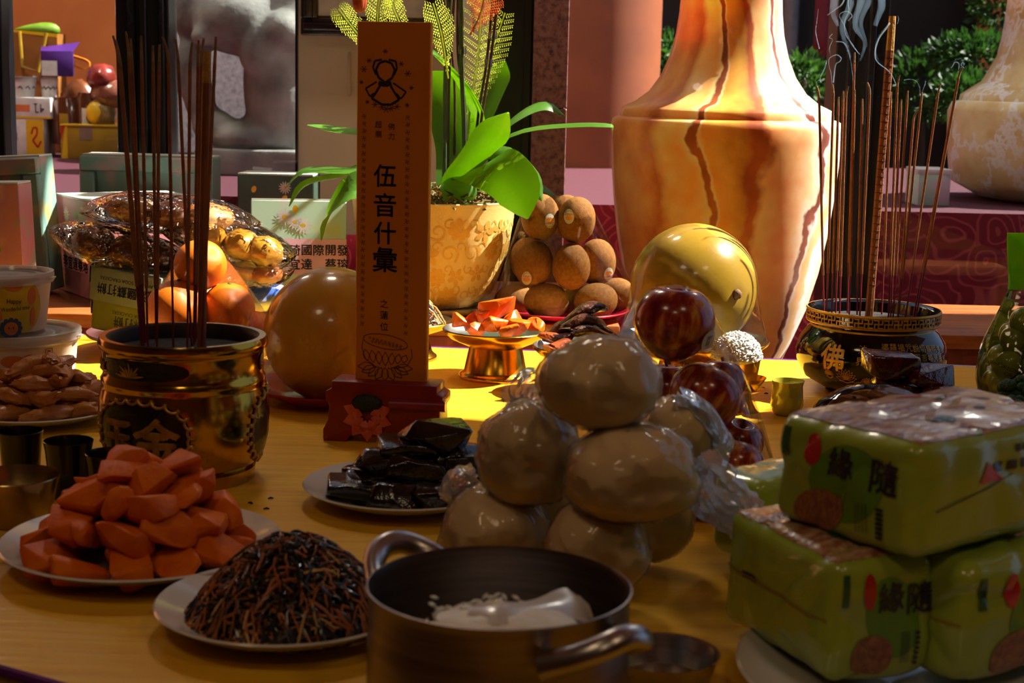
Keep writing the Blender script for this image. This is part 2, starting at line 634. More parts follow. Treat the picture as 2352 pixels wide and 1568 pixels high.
# unseen roof; its stepped eave is shaped to let sun onto chosen patches only
SHADE_EDGE = [(-5.07, 3.5), (-1.12, 3.2), (-1.08, 2.82), (-0.93, 2.78), (-0.88, 2.55), (-0.76, 2.50), (-0.68, 2.36), (-0.655, 2.06), (-0.50, 2.04), (-0.46, 2.30), (-0.34, 2.36), (-0.15, 2.03), (0.10, 1.98), (0.32, 2.00), (0.42, 2.22), (0.62, 2.40), (0.70, 2.86), (1.73, 2.95)]
_k = ROOF_Z / SUN_DIR.z
cut_edge = [(x + SUN_DIR.x * _k, y + SUN_DIR.y * _k) for x, y in SHADE_EDGE]
tag(slab('ceiling', [(-3.2, -3.2), (3.6, -3.2)] + cut_edge[::-1], ROOF_Z, ROOF_Z + 0.025, m_ceiling), kind='structure')
wall('wall_left', -3.3, -3.2, -3.2, 6.8, FLOOR_Z, ROOF_Z, m_hall)
wall('wall_right', 3.6, 3.7, -3.2, 1.2, FLOOR_Z, ROOF_Z, m_hall)
wall('wall_front', -3.2, 3.6, -3.3, -3.2, FLOOR_Z, ROOF_Z, m_hall)
wall('wall_back', -3.2, 3.6, 6.7, 6.8, FLOOR_Z, 1.9, m_darkwall)
# terracotta wall and grey granite wall standing behind the window
def xpx(px, d, py=400):
    return at(px, py, d).x
wall('wall_orange', -3.2, xpx(330, 5.5), 5.5, 5.6, FLOOR_Z, 1.7, m_orange_wall)
wall('wall_granite', xpx(330, 5.5), xpx(700, 5.5), 5.45, 5.6, FLOOR_Z, 1.7, m_granite_grey)
wall('wall_dark', xpx(700, 5.5), xpx(1230, 5.5), 5.5, 5.6, FLOOR_Z, 1.7, m_darkwall)
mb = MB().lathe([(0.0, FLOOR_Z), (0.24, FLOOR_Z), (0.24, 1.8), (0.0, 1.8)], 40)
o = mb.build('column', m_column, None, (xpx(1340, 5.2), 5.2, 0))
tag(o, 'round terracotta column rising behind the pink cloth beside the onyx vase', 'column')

# window wall: black posts with glass between
WY = 3.3
win = thing('window_1', None, None)
tag(win, kind='structure')
def post(px0, px1, d=WY, dep=0.08, steps=()):
    mb = MB()
    x0, x1 = xpx(px0, d), xpx(px1, d)
    mb.box(((x0 + x1) / 2, d + dep / 2, 0.6), (x1 - x0, dep, 2.7))
    for (a, b, t) in steps:
        xa, xb = xpx(a, d), xpx(b, d)
        mb.box(((xa + xb) / 2, d - t / 2, 0.6), (xb - xa, t, 2.7))
    return mb.build('post', m_black, win, smooth=False, bevel=0.002, bseg=1)
post(-90, 14)
post(272, 392, WY, 0.08, ((300, 318, 0.012), (330, 345, 0.02), (372, 384, 0.015)))
post(1120, 1226, WY, 0.08, ((1196, 1214, 0.012),))
post(1905, 2022, WY, 0.10, ((1930, 1945, 0.012), (1975, 1990, 0.02)))
def pane(px0, px1, d=WY + 0.04):
    x0, x1 = xpx(px0, d), xpx(px1, d)
    return MB().box(((x0 + x1) / 2, d, 0.6), (x1 - x0, 0.006, 2.68)).build('pane', m_pane, win, smooth=False)
pane(14, 272); pane(392, 684); pane(2022, 2600)
# granite pier of two blocks
pier = thing('trim_1', None, None)
tag(pier, kind='structure')
x0, x1 = xpx(1218, WY - 0.02), xpx(1298, WY - 0.02)
zj = at(1250, 248, WY).z
for a, b in ((FLOOR_Z, zj - 0.0012), (zj + 0.0012, 1.95)):
    MB().box(((x0 + x1) / 2, WY + 0.05, (a + b) / 2), (x1 - x0, 0.13, b - a)).build('granite_block', m_granite_red, pier, smooth=False, bevel=0.0015, bseg=1)

# cream board and picture frame behind the orchid
x0, x1 = xpx(687, 3.42), xpx(1130, 3.42)
bz0, bz1 = at(700, 430, 3.42).z - 0.1, 1.5
board = thing('notice_board', 'tall plain cream board standing behind the orchid leaves', 'board', ((x0 + x1) / 2, 3.42, bz0))
MB().box((0, 0, (bz1 - bz0) / 2), (x1 - x0, 0.02, bz1 - bz0)).build('panel', m_cream, board, smooth=False)
MB().box((-(x1 - x0) / 2 - 0.003, -0.002, (bz1 - bz0) / 2), (0.006, 0.03, bz1 - bz0)).build('edge_strip', m_black, board, smooth=False)
for k in (0, 1):
    MB().tube([(-0.1 + 0.0 * k, -0.012, 0.30), (-0.1, -0.022, 0.31), (-0.1, -0.022, 0.38), (-0.1, -0.012, 0.39)], 0.003, 8).build('handle', m_cream, board) if k == 0 else None
fx0, fx1 = xpx(690, 3.36, 40), xpx(1016, 3.36, 60)
fz = at(850, 84, 3.36).z
pf = thing('picture_frame', 'dark brown moulded picture frame with pale mat hung on the cream board', 'picture frame', ((fx0 + fx1) / 2, 3.375, fz))
fw, fh, mw = fx1 - fx0, 0.36, 0.036
for nm, c, s in (('rail', (0, 0, mw / 2), (fw, 0.03, mw)), ('rail', (0, 0, fh - mw / 2), (fw, 0.03, mw)),
                 ('stile', (-fw / 2 + mw / 2, 0, fh / 2), (mw, 0.03, fh - 2 * mw)), ('stile', (fw / 2 - mw / 2, 0, fh / 2), (mw, 0.03, fh - 2 * mw))):
    mb = MB().box(c, s)
    if nm == 'rail':
        mb.box((c[0], -0.018, c[2]), (s[0] - 0.012, 0.012, s[2] * 0.45))
    else:
        mb.box((c[0], -0.018, c[2]), (s[0] * 0.45, 0.012, s[2]))
    mb.build(nm, m_frame, pf, bevel=0.003)
MB().box((0, 0.004, fh / 2), (fw - 2 * mw + 0.004, 0.008, fh - 2 * mw + 0.004)).build('mat_board', mat('picture_mat', (190, 172, 150), 0.7), pf, smooth=False)
MB().box((0, -0.001, mw + 0.004), (fw - 2 * mw, 0.004, 0.003)).build('gold_fillet', mat('gold_fillet', (150, 110, 50), 0.3, 1.0), pf, smooth=False)

# ================================================================ TABLES
BENCH_Z = 0.03
# main offering table: polygon from its hems
A_, B_ = on(190, 768), on(1810, 826)
dirv = (B_ - A_).normalized()
FL, FR = A_ + dirv * -0.3, B_ + dirv * 0.9
pts = [FL, FR, Vector((FR.x + 0.05, 0.62, 0)), Vector((0.02, 0.62, 0)), on(150, 1572), on(0, 1530), on(0, 1530) + (on(0, 1530) - on(150, 1572)).normalized() * 0.9]
tbl_label = 'low offering table under a glossy yellow satin cloth with purple piping'
table = thing('offering_table', tbl_label, 'table', (0.1, 1.6, FLOOR_Z))
tm = TR(-0.1, -1.6, -FLOOR_Z)
def mk_cloth():
    mt, nt, out = new_mat('yellow_satin_cloth')
    b = N(nt, 'ShaderNodeBsdfPrincipled')
    tc = N(nt, 'ShaderNodeTexCoord')
    mp = N(nt, 'ShaderNodeMapping'); mp.inputs['Scale'].default_value = (1.2, 14, 1)
    mp.inputs['Rotation'].default_value = (0, 0, 0.5)
    nt.links.new(tc.outputs['Object'], mp.inputs['Vector'])
    nz = N(nt, 'ShaderNodeTexNoise'); nz.inputs['Scale'].default_value = 6; nz.inputs['Detail'].default_value = 5
    nt.links.new(mp.outputs[0], nz.inputs['Vector'])
    rp = ramp(nt, [(0.3, (242, 190, 50)), (0.6, (236, 176, 40)), (0.75, (222, 158, 30))])
    nt.links.new(nz.outputs['Fac'], rp.inputs[0])
    nt.links.new(rp.outputs[0], b.inputs['Base Color'])
    b.inputs['Roughness'].default_value = 0.5
    b.inputs['Specular IOR Level'].default_value = 0.12
    b.inputs['Coat Weight'].default_value = 0.16
    b.inputs['Coat Roughness'].default_value = 0.16
    bp = N(nt, 'ShaderNodeBump'); bp.inputs['Strength'].default_value = 0.14; bp.inputs['Distance'].default_value = 0.006
    nt.links.new(nz.outputs['Fac'], bp.inputs['Height'])
    nt.links.new(bp.outputs[0], b.inputs['Normal']); nt.links.new(bp.outputs[0], b.inputs['Coat Normal'])
    nt.links.new(b.outputs[0], out.inputs[0])
    return mt
m_yellow_cloth = mk_cloth()
m_purple = mat('purple_piping', (110, 26, 128), 0.3, 0, (88, 18, 104), 40, coat=0.4)
def poly_slab(pts, z0, z1, M):
    mb = MB()
    n = len(pts)
    vs = [(p.x, p.y, z0) for p in pts] + [(p.x, p.y, z1) for p in pts]
    fs = [tuple(range(n))[::-1], tuple(range(n, 2 * n))] + [(i, (i + 1) % n, (i + 1) % n + n, i + n) for i in range(n)]
    return mb.add(vs, fs, 0, M)
poly_slab(pts, -0.16, 0.0, tm).build('tablecloth', m_yellow_cloth, table, smooth=False)
mb = MB()
loop = [tm @ Vector((p.x, p.y, -0.003)) for p in pts]
for a, b in zip(loop, loop[1:] + loop[:1]):
    mb.tube([a, b], 0.0045, 8)
mb.build('piping', m_purple, table)
mb = MB()
for (x, y) in ((-0.75, 2.2), (0.95, 2.3), (0.9, 0.8), (0.1, 0.85)):
    MB().box((x - 0.1, y - 1.6, (-FLOOR_Z - 0.16) / 2), (0.06, 0.06, -FLOOR_Z - 0.16)).build('leg', m_benchpanel, table, bevel=0.003)

def bench(name, label, px0, px1, d0, d1):
    x0, x1 = xpx(px0, d0, 740), xpx(px1, d0, 740)
    b = thing(name, label, 'bench', ((x0 + x1) / 2, (d0 + d1) / 2, FLOOR_Z))
    h = BENCH_Z - FLOOR_Z
    w, dp = x1 - x0, d1 - d0
    MB().box((0, 0, h - 0.0125), (w, dp, 0.025)).build('top', m_bench, b, bevel=0.004)
    MB().box((0, -dp / 2 + 0.03, (h - 0.025) / 2), (w - 0.06, 0.02, h - 0.03)).build('front_panel', m_benchpanel, b, bevel=0.002)
    for sx in (-1, 1):
        MB().box((sx * (w / 2 - 0.03), 0.0, (h - 0.026) / 2), (0.03, dp - 0.04, h - 0.026)).build('side_panel', m_benchpanel, b, bevel=0.002)
    return b
bench('wooden_bench', 'long honey-coloured wooden bench carrying gift boxes, orchid and kiwifruit', -420, 1425, 2.635, 3.2)
bench('wooden_bench', 'honey-coloured wooden bench behind the black censer at the right', 1995, 2760, 2.62, 3.0)

# far table with crimson brocade
ft = thing('draped_table', 'long table draped in crimson scroll brocade behind the window', 'table', (0.0, 4.45, FLOOR_Z))
TZ = 0.168
hh = TZ - FLOOR_Z
MB().box((0.1, 0, hh - 0.01), (6.0, 1.9, 0.02)).build('cloth_top', m_brocade_top, ft, smooth=False)
mb = MB()
nn = 160
vs, fs = [], []
for k in range(nn + 1):
    x = -2.9 + 6.0 * k / nn
    y = -0.955 - 0.008 * math.sin(k * 0.9) - 0.006 * math.sin(k * 0.37)
    vs += [(x, -0.952, hh), (x, y, hh - 0.25), (x, y - 0.006 * math.sin(k * 1.3), 0.03)]
for k in range(nn):
    for j in (0, 1):
        fs.append((k * 3 + j, k * 3 + j + 1, k * 3 + 3 + j + 1, k * 3 + 3 + j))
mb.add(vs, fs).build('cloth_drop', m_brocade, ft)

# ---------------------------------------------------------------- stone lion behind the window
lion_d = 4.35
lb = at(560, 410, lion_d)
lion = thing('stone_lion', 'dark grey carved stone guardian lion on the red cloth behind the window', 'statue', (lb.x, lion_d, TZ))
m_lion = mat('weathered_grey_stone', (160, 160, 154), 0.85, 0, (112, 112, 110), 9, 0.5, 60)
s_ = sc(lion_d)
mb = MB()
def lell(px, py, rx, ry, dy=0.0, rd=None):
    c = at(px, py, lion_d) - lb
    mb.sphere((c.x, dy, c.z + lb.z - TZ), (rx * s_, (rd if rd else rx) * s_, ry * s_), 20, 14)
lell(652, 190, 92, 190, 0.0, 110)
lell(700, 60, 110, 130)
lell(560, 45, 120, 82)
lell(450, 20, 55, 90)
lell(446, 150, 40, 70, -0.02)
lell(462, 225, 36, 60, -0.02)
lell(495, 288, 50, 40, -0.03)
lell(585, 315, 110, 42)
lell(430, 190, 26, 34, -0.03)
lell(610, 110, 50, 70, -0.10)
lell(665, 70, 44, 40, -0.12)
lell(480, 85, 28, 24, -0.09)
body = mb.build('body', m_lion, lion)
rmod = body.modifiers.new('fuse', 'REMESH'); rmod.mode = 'VOXEL'; rmod.voxel_size = 0.011; rmod.use_smooth_shade = True
smod = body.modifiers.new('soften', 'SMOOTH'); smod.factor = 0.6; smod.iterations = 8
x0_, x1_ = xpx(470, lion_d) - lb.x, xpx(800, lion_d) - lb.x
MB().box(((x0_ + x1_) / 2, 0, 0.035), (x1_ - x0_, 0.30, 0.07)).build('plinth', m_lion, lion, bevel=0.01)

# ---------------------------------------------------------------- goods piled behind the left pane
GD = 4.95
gs = sc(GD)
def gp(px, py, d=GD):
    return at(px, py, d)
def gy(px0, px1, py0, py1, name, label, cat, mt, dep=0.10, d=GD, top=None, extra=None, mat2=None):
    """an upright carton seen between two pixel corners at distance d, standing on what is below it"""
    a, b = gp(px0, py1, d), gp(px1, py0, d)
    w, h = b.x - a.x, b.z - a.z
    t = thing(name, label, cat, ((a.x + b.x) / 2, d + dep / 2, a.z))
    MB().box((0, 0, h / 2), (w, dep, h)).build('carton', mt, t, bevel=0.002)
    return t, w, h
m_yel = mat('yellow_print_card', (236, 188, 30), 0.4, 0, (228, 172, 22), 10)
m_olive = mat('olive_yellow_card', (176, 140, 30), 0.45, 0, (150, 112, 30), 8)
m_white = mat('white_card', (232, 226, 222), 0.45)
m_redp = mat('red_print', (206, 50, 34), 0.4)
m_purplec = mat('violet_card', (84, 40, 128), 0.35, 0, (66, 30, 108), 15)
m_orangep = mat('orange_ribbon', (240, 150, 26), 0.35, 0, (226, 120, 18), 20)
m_lime = mat('lime_cloth', (120, 160, 30), 0.5)
m_tan = mat('tan_paper_bag', (168, 108, 44), 0.5, 0, (140, 84, 34), 12)
m_blk = mat('black_print', (22, 20, 20), 0.5)
m_darkglass = mat('amber_jar', (96, 50, 30), 0.12, 0, (70, 36, 24), 9, coat=0.5)

zt = TZ
def drop(t, h):      # lower a thing so that it stands on the far table
    t.location.z = TZ
t, w, h = gy(22, 100, 286, 372, 'carton', 'white and yellow printed carton at the bottom left behind the window pane', 'box', m_white, 0.12, 4.9)
t.location.z = TZ; 
Flat().rect(-0.0, 0.0, w / 2 - 0.001, h - 0.004).lay(plane_map((0, -0.0601, 0), (1, 0, 0), (0, 0, 1)), 'yellow_panel', m_yel, t)
Flat().line([(0.016, 0.07), (0.022, 0.09), (0.034, 0.09), (0.034, 0.07), (0.02, 0.05), (0.036, 0.03), (0.046, 0.05)], 0.006).line([(-0.05, 0.075), (-0.03, 0.075), (-0.03, 0.05), (-0.05, 0.05)], 0.004, 1).lay(plane_map((0, -0.0606, 0), (1, 0, 0), (0, 0, 1)), 'logo', [m_redp, m_blk], t)
t1, w1, h1 = t, w, h
z1 = TZ + h
t, w, h = gy(22, 116, 244, 290, 'carton', 'flat white carton with an orange stripe stacked on the white and yellow carton', 'box', m_white, 0.12, 4.9)
t.location.z = z1
Flat().rect(-w / 2, 0.022, 0.0, 0.042).lay(plane_map((0, -0.0603, 0), (1, 0, 0), (0, 0, 1)), 'stripe', mat('orange_print', (236, 130, 70), 0.4), t)
Flat().line([(0.012, 0.045), (0.024, 0.045), (0.018, 0.045), (0.018, 0.02), (0.028, 0.02)], 0.003).line([(0.034, 0.045), (0.034, 0.02), (0.044, 0.03), (0.034, 0.03)], 0.003).lay(plane_map((0, -0.0604, 0), (1, 0, 0), (0, 0, 1)), 'print', m_blk, t)
MB().box((0, -0.06, 0.003), (w, 0.003, 0.006)).build('tape', m_yel, t, smooth=False)
z2 = z1 + h
for px, r in ((52, 0.042), (112, 0.026)):
    c = thing('paper_cup', 'white printed tub with clear lid on the striped carton' if px == 52 else 'small white printed cup beside the printed tub behind the window', 'cup', (gp(px, 250).x, 4.96, z2))
    hc = 0.062
    MB().lathe([(0, 0), (r * 0.82, 0), (r, hc), (r * 0.96, hc), (r * 0.78, 0.004), (0, 0.004)], 28).build('cup_wall', m_white, c)
    MB().lathe([(0, hc + 0.004), (r * 0.9, hc + 0.005), (r * 1.04, hc + 0.004), (r * 1.05, hc - 0.006), (r * 1.0, hc - 0.006)], 28).build('lid', film_mat('clear_lid', bump=0.05), c)
    fl = Flat()
    for q in range(5):
        fl.line([(-r * 1.2 + q * r * 0.55, 0.0), (-r * 1.2 + q * r * 0.55 + 0.008, 0.006), (-r * 1.2 + q * r * 0.55 + 0.014, -0.004)], 0.003)
    fl.lay(lathe_map([(r * 0.82, 0), (r, hc)], 0, hc * 0.45), 'print', m_blk, c)
# tall gift bag at the back
a, b = gp(24, 285, 5.2), gp(140, 70, 5.2)
gb = thing('gift_bag', 'tall yellow and brown paper gift bag with a lime cloth showing at its top', 'bag', ((a.x + b.x) / 2, 5.2, TZ))
w, h = b.x - a.x, b.z - TZ
MB().add([(-w / 2, -0.05, 0), (w / 2, -0.05, 0), (w / 2, 0.05, 0), (-w / 2, 0.05, 0), (-w / 2, -0.06, h), (w / 2, -0.045, h * 0.97), (w / 2, 0.05, h * 0.97), (-w / 2, 0.05, h)],
         [(0, 1, 5, 4), (1, 2, 6, 5), (2, 3, 7, 6), (3, 0, 4, 7), (3, 2, 1, 0)]).build('bag_body', m_tan, gb, smooth=False)
MB().box((-w / 2 + 0.014, -0.058, h / 2), (0.028, 0.01, h)).build('yellow_border', m_yel, gb, smooth=False)
MB().add([(-w / 2, -0.062, h), (w / 2, -0.047, h * 0.97), (w / 2, -0.047, h * 0.94), (-w / 2, -0.062, h * 0.985)], [(0, 1, 2, 3)]).build('rim_border', m_yel, gb, smooth=False)
MB().tube([(-0.03, -0.06, h * 0.98), (-0.02, -0.07, h * 0.7), (0.03, -0.07, h * 0.66), (0.055, -0.055, h * 0.97)], 0.006, 8).build('handle', m_olive, gb)
mb = MB()
mb.sphere((0.01, 0.0, h + 0.0), (0.075, 0.03, 0.022), 18, 10, fn=lambda d, p: Vector((p.x, p.y, p.z * (1 + 0.6 * d.x))))
mb.build('lime_cloth', m_lime, gb)
# orange looped ribbon pack
rb_ = thing('ribbon_pack', 'orange looped ribbon handle on a wrapped pack behind the window', 'package', (gp(162, 300).x, 5.02, TZ))
c0 = gp(160, 140) - Vector(rb_.location)
lp = [gp(157, 105), gp(128, 112), gp(120, 125), gp(150, 128), gp(190, 142), gp(182, 158), gp(150, 146), gp(122, 131)]
mb = MB().tube([Vector((p.x - rb_.location.x, 0, p.z - TZ)) for p in spline(lp, 30)], 0.010, 8, flat=0.4)
mb.build('ribbon', m_orangep, rb_)
mb = MB().sphere((0, 0.03, 0.115), (0.07, 0.05, 0.125), 20, 14, fn=lambda d, p: p * (1 + 0.08 * noise.noise(d * 4)))
mb.build('wrapped_body', mat('brown_wrap', (150, 84, 44), 0.3, 0, (110, 58, 32), 14, 0.4, 30, 0.3), rb_)
# violet carton
t, w, h = gy(90, 160, 170, 226, 'carton', 'violet carton with a white panel behind the window', 'box', m_purplec, 0.08, 4.93)
t.location.z = z2 + 0.066; t.rotation_euler.z = 0.25
Flat().rect(-w / 2 + 0.002, 0.002, 0.0, h * 0.62).lay(plane_map((0, -0.0402, 0), (1, 0, 0), (0, 0, 1)), 'white_panel', m_white, t)
MB().add([(-w / 2, -0.04, h), (w / 2, -0.04, h), (w / 2 + 0.02, 0.0, h + 0.03), (-w / 2, 0.0, h + 0.012)], [(0, 1, 2, 3)]).build('flap', m_purplec, t, smooth=False)
# amber jars
for i, (px, r, hj) in enumerate(((150, 0.045, 0.145), (200, 0.035, 0.14))):
    j = thing('glass_jar', 'amber glass jar standing behind the violet carton' if i == 0 else 'narrow amber glass jar with a pale label by the yellow carton', 'jar', (gp(px, 300).x, 4.96 + 0.0 * i, TZ + (0.06 if i else 0.04)))
    MB().lathe([(0, 0), (r, 0.0), (r * 1.02, 0.01), (r * 1.02, hj - 0.02), (r * 0.8, hj - 0.006), (r * 0.8, hj), (0, hj)], 28).build('jar_body', m_darkglass, j)
    Flat().rect(-0.012, -0.03, 0.014, 0.03).lay(lathe_map([(r * 1.02, 0), (r * 1.02, hj)], 0.1, hj * 0.45), 'label', m_white if i else m_olive, j, cuts=2)
# long yellow cartons
t, w, h = gy(140, 330, 300, 374, 'carton', 'long olive-yellow carton with a red end at the foot of the goods behind the window', 'box', m_olive, 0.14, 4.86)
t.location.z = TZ
Flat().poly([(-w / 2 + 0.002, 0.0), (-w / 2 + 0.022, 0.0), (-w / 2 + 0.022, h), (-w / 2 + 0.016, h)], 0).poly([(-w / 2 + 0.001, h * 0.5), (-w / 2 + 0.015, h), (-w / 2 + 0.001, h)], 1).rect(-0.07, h * 0.55, -0.03, h * 0.95, 2).lay(plane_map((0, -0.0703, 0), (1, 0, 0), (0, 0, 1)), 'print', [m_yel, m_redp, mat('grey_panel', (150, 120, 100), 0.5)], t)
MB().box((0, -0.071, h - 0.002), (w, 0.004, 0.004)).build('yellow_rim', m_yel, t, smooth=False)
zl = TZ + h
# wrapped brown snack bags
for i, (px, py, rx, ry) in enumerate(((240, 180, 34, 30), (258, 215, 44, 30), (238, 262, 34, 36))):
    c = gp(px, py, 4.98)
    lab = ['red-brown wrapped bag at the top of the goods behind the window', 'glossy brown wrapped bag in the middle of the goods behind the window', 'yellow and brown wrapped bag resting on the long olive carton'][i]
    o = thing('wrapped_bag', lab, 'bag', (c.x, 4.95, c.z - ry * gs))
    mb = MB().sphere((0, 0, ry * gs), (rx * gs, 0.05, ry * gs * 1.12), 20, 14, fn=lambda d, p: p * (1 + 0.12 * noise.noise(d * 3 + Vector((i * 5, 0, 0)))))
    mb.build('bag', mat('brown_snack_bag%d' % i, [(150, 50, 36), (120, 62, 44), (150, 116, 36)][i], 0.25, 0, [(110, 40, 30), (150, 90, 66), (120, 84, 40)][i], 18, 0.5, 26, 0.5), o)
    if i == 2:
        mb = MB().sphere((-0.01, -0.036, ry * gs * 1.1), (0.028, 0.018, 0.034), 14, 10)
        mb.build('yellow_patch', m_yel, o)

# ---------------------------------------------------------------- garden behind the right pane
m_leaf_bg = mat('shrub_leaf', (64, 110, 34), 0.5, 0, (34, 68, 24), 30, transl=0.35)
def shrub(label, px, py, rx, ry, d, n, seed, trunk=True):
    c = at(px, py, d)
    t = thing('shrub', label, 'shrub', (c.x, d, FLOOR_Z), group=None)
    rnd = random.Random(seed)
    mb = MB()
    R = (rx * sc(d), 0.12, ry * sc(d))
    for k in range(n):
        v = Vector((rnd.gauss(0, 1), rnd.gauss(0, 1), rnd.gauss(0, 1))).normalized()
        rr = rnd.uniform(0.55, 1.0) * (1 + 0.25 * noise.noise(v * 3 + Vector((seed, 0, 0))))
        p = Vector((v.x * R[0] * rr, v.y * R[1] * rr, v.z * R[2] * rr + c.z - FLOOR_Z))
        dd = (v + Vector((rnd.uniform(-.7, .7), rnd.uniform(-.7, .7), rnd.uniform(-.3, .9)))).normalized()
        s = dd.orthogonal().normalized()
        s.rotate(Matrix.Rotation(rnd.uniform(0, 6.28), 3, dd))
        l, w_ = rnd.uniform(0.03, 0.055), rnd.uniform(0.007, 0.012)
        up = dd.cross(s)
        mb.add([p, p + dd * l * 0.5 + s * w_ + up * 0.003, p + dd * l, p + dd * l * 0.5 - s * w_ + up * 0.003, p + dd * l * 0.55], [(0, 1, 4), (1, 2, 4), (2, 3, 4), (3, 0, 4)])
    tag(mb.build('foliage', m_leaf_bg, t, merge=False), kind='stuff')
    hh_ = c.z - FLOOR_Z
    MB().tube([(0, 0, 0), (0.02, 0.01, hh_ * 0.5), (0, 0, hh_)], [0.025, 0.02, 0.012], 8).build('trunk', mat('shrub_bark', (60, 44, 32), 0.8, 0, (40, 30, 22), 40, 0.4), t)
    return t
shrub('small dark green shrub between the terracotta column and the onyx vase', 1535, 165, 62, 85, 5.85, 700, 3)
shrub('feathery green shrub just right of the onyx vase neck', 1845, 185, 55, 55, 5.7, 500, 5)
shrub('spreading green shrub behind the tall incense at the right', 2120, 200, 90, 80, 6.2, 700, 7)
shrub('bright clipped green shrub left of the reflected pale vase', 2240, 130, 110, 46, 5.9, 900, 9)
shrub('low green shrub under the bright clipped shrub behind the window', 2225, 225, 90, 50, 5.6, 700, 12)
shrub('olive green treetop at the top right corner behind the window', 2320, 15, 90, 50, 6.25, 600, 15)
wall('wall_terracotta', xpx(2235, 6.5), 3.6, 6.5, 6.6, FLOOR_Z, 1.7, m_orange_wall)
# crimson banner; grey tube stands in for the vase's reflected outline
x0, x1 = xpx(1852, 6.4), xpx(1886, 6.4)
ban = thing('banner', 'narrow dark crimson hanging banner right of the onyx vase neck', 'banner', ((x0 + x1) / 2, 6.4, at(1870, 130, 6.4).z))
mb = MB()
vs, fs = [], []
for k in range(13):
    zz = 0.9 * k / 12
    for j in range(5):
        vs.append(((j / 4 - 0.5) * (x1 - x0), 0.006 * math.sin(j * 1.6 + zz * 5), zz))
for k in range(12):
    for j in range(4):
        fs.append((k * 5 + j, k * 5 + j + 1, k * 5 + j + 6, k * 5 + j + 5))
bo = mb.add(vs, fs).build('cloth', mat('crimson_banner', (120, 16, 40), 0.6), ban)
sm = bo.modifiers.new('thickness', 'SOLIDIFY'); sm.thickness = 0.003
MB().tube([(-(x1 - x0) * 0.6, 0, 0.9), ((x1 - x0) * 0.6, 0, 0.9)], 0.008, 8).build('rod', m_black, ban)
c = at(1812, 100, 6.5)
o = MB().tube([(0, 0, 0), (0, 0, 1.2), (0, 0, 2.3)], 0.035, 14).build('reflection_tube', mat('reflection_grey', (120, 122, 134), 0.4, 0.3), None, (c.x, 6.5, FLOOR_Z))
tag(o, 'grey upright tube standing in for a vase reflection beside its neck', 'reflection')
# pale gift box behind the right pane
gx = at(2128, 470, 3.75)
t = thing('gift_box', 'pale flowered gift box on the crimson table behind the right pane', 'box', (gx.x, 3.75, TZ))
m_flower = mat('mint_flower_card', (196, 226, 206), 0.45, 0, (226, 196, 214), 16, lo=0.45, hi=0.6)
hb_ = at(2128, 395, 3.75).z - TZ
MB().box((0, 0, hb_ / 2), (0.075, 0.12, hb_)).build('body', m_flower, t, bevel=0.002)
MB().box((0, 0, hb_ + 0.004), (0.079, 0.124, 0.012)).build('lid', m_white, t, bevel=0.002)

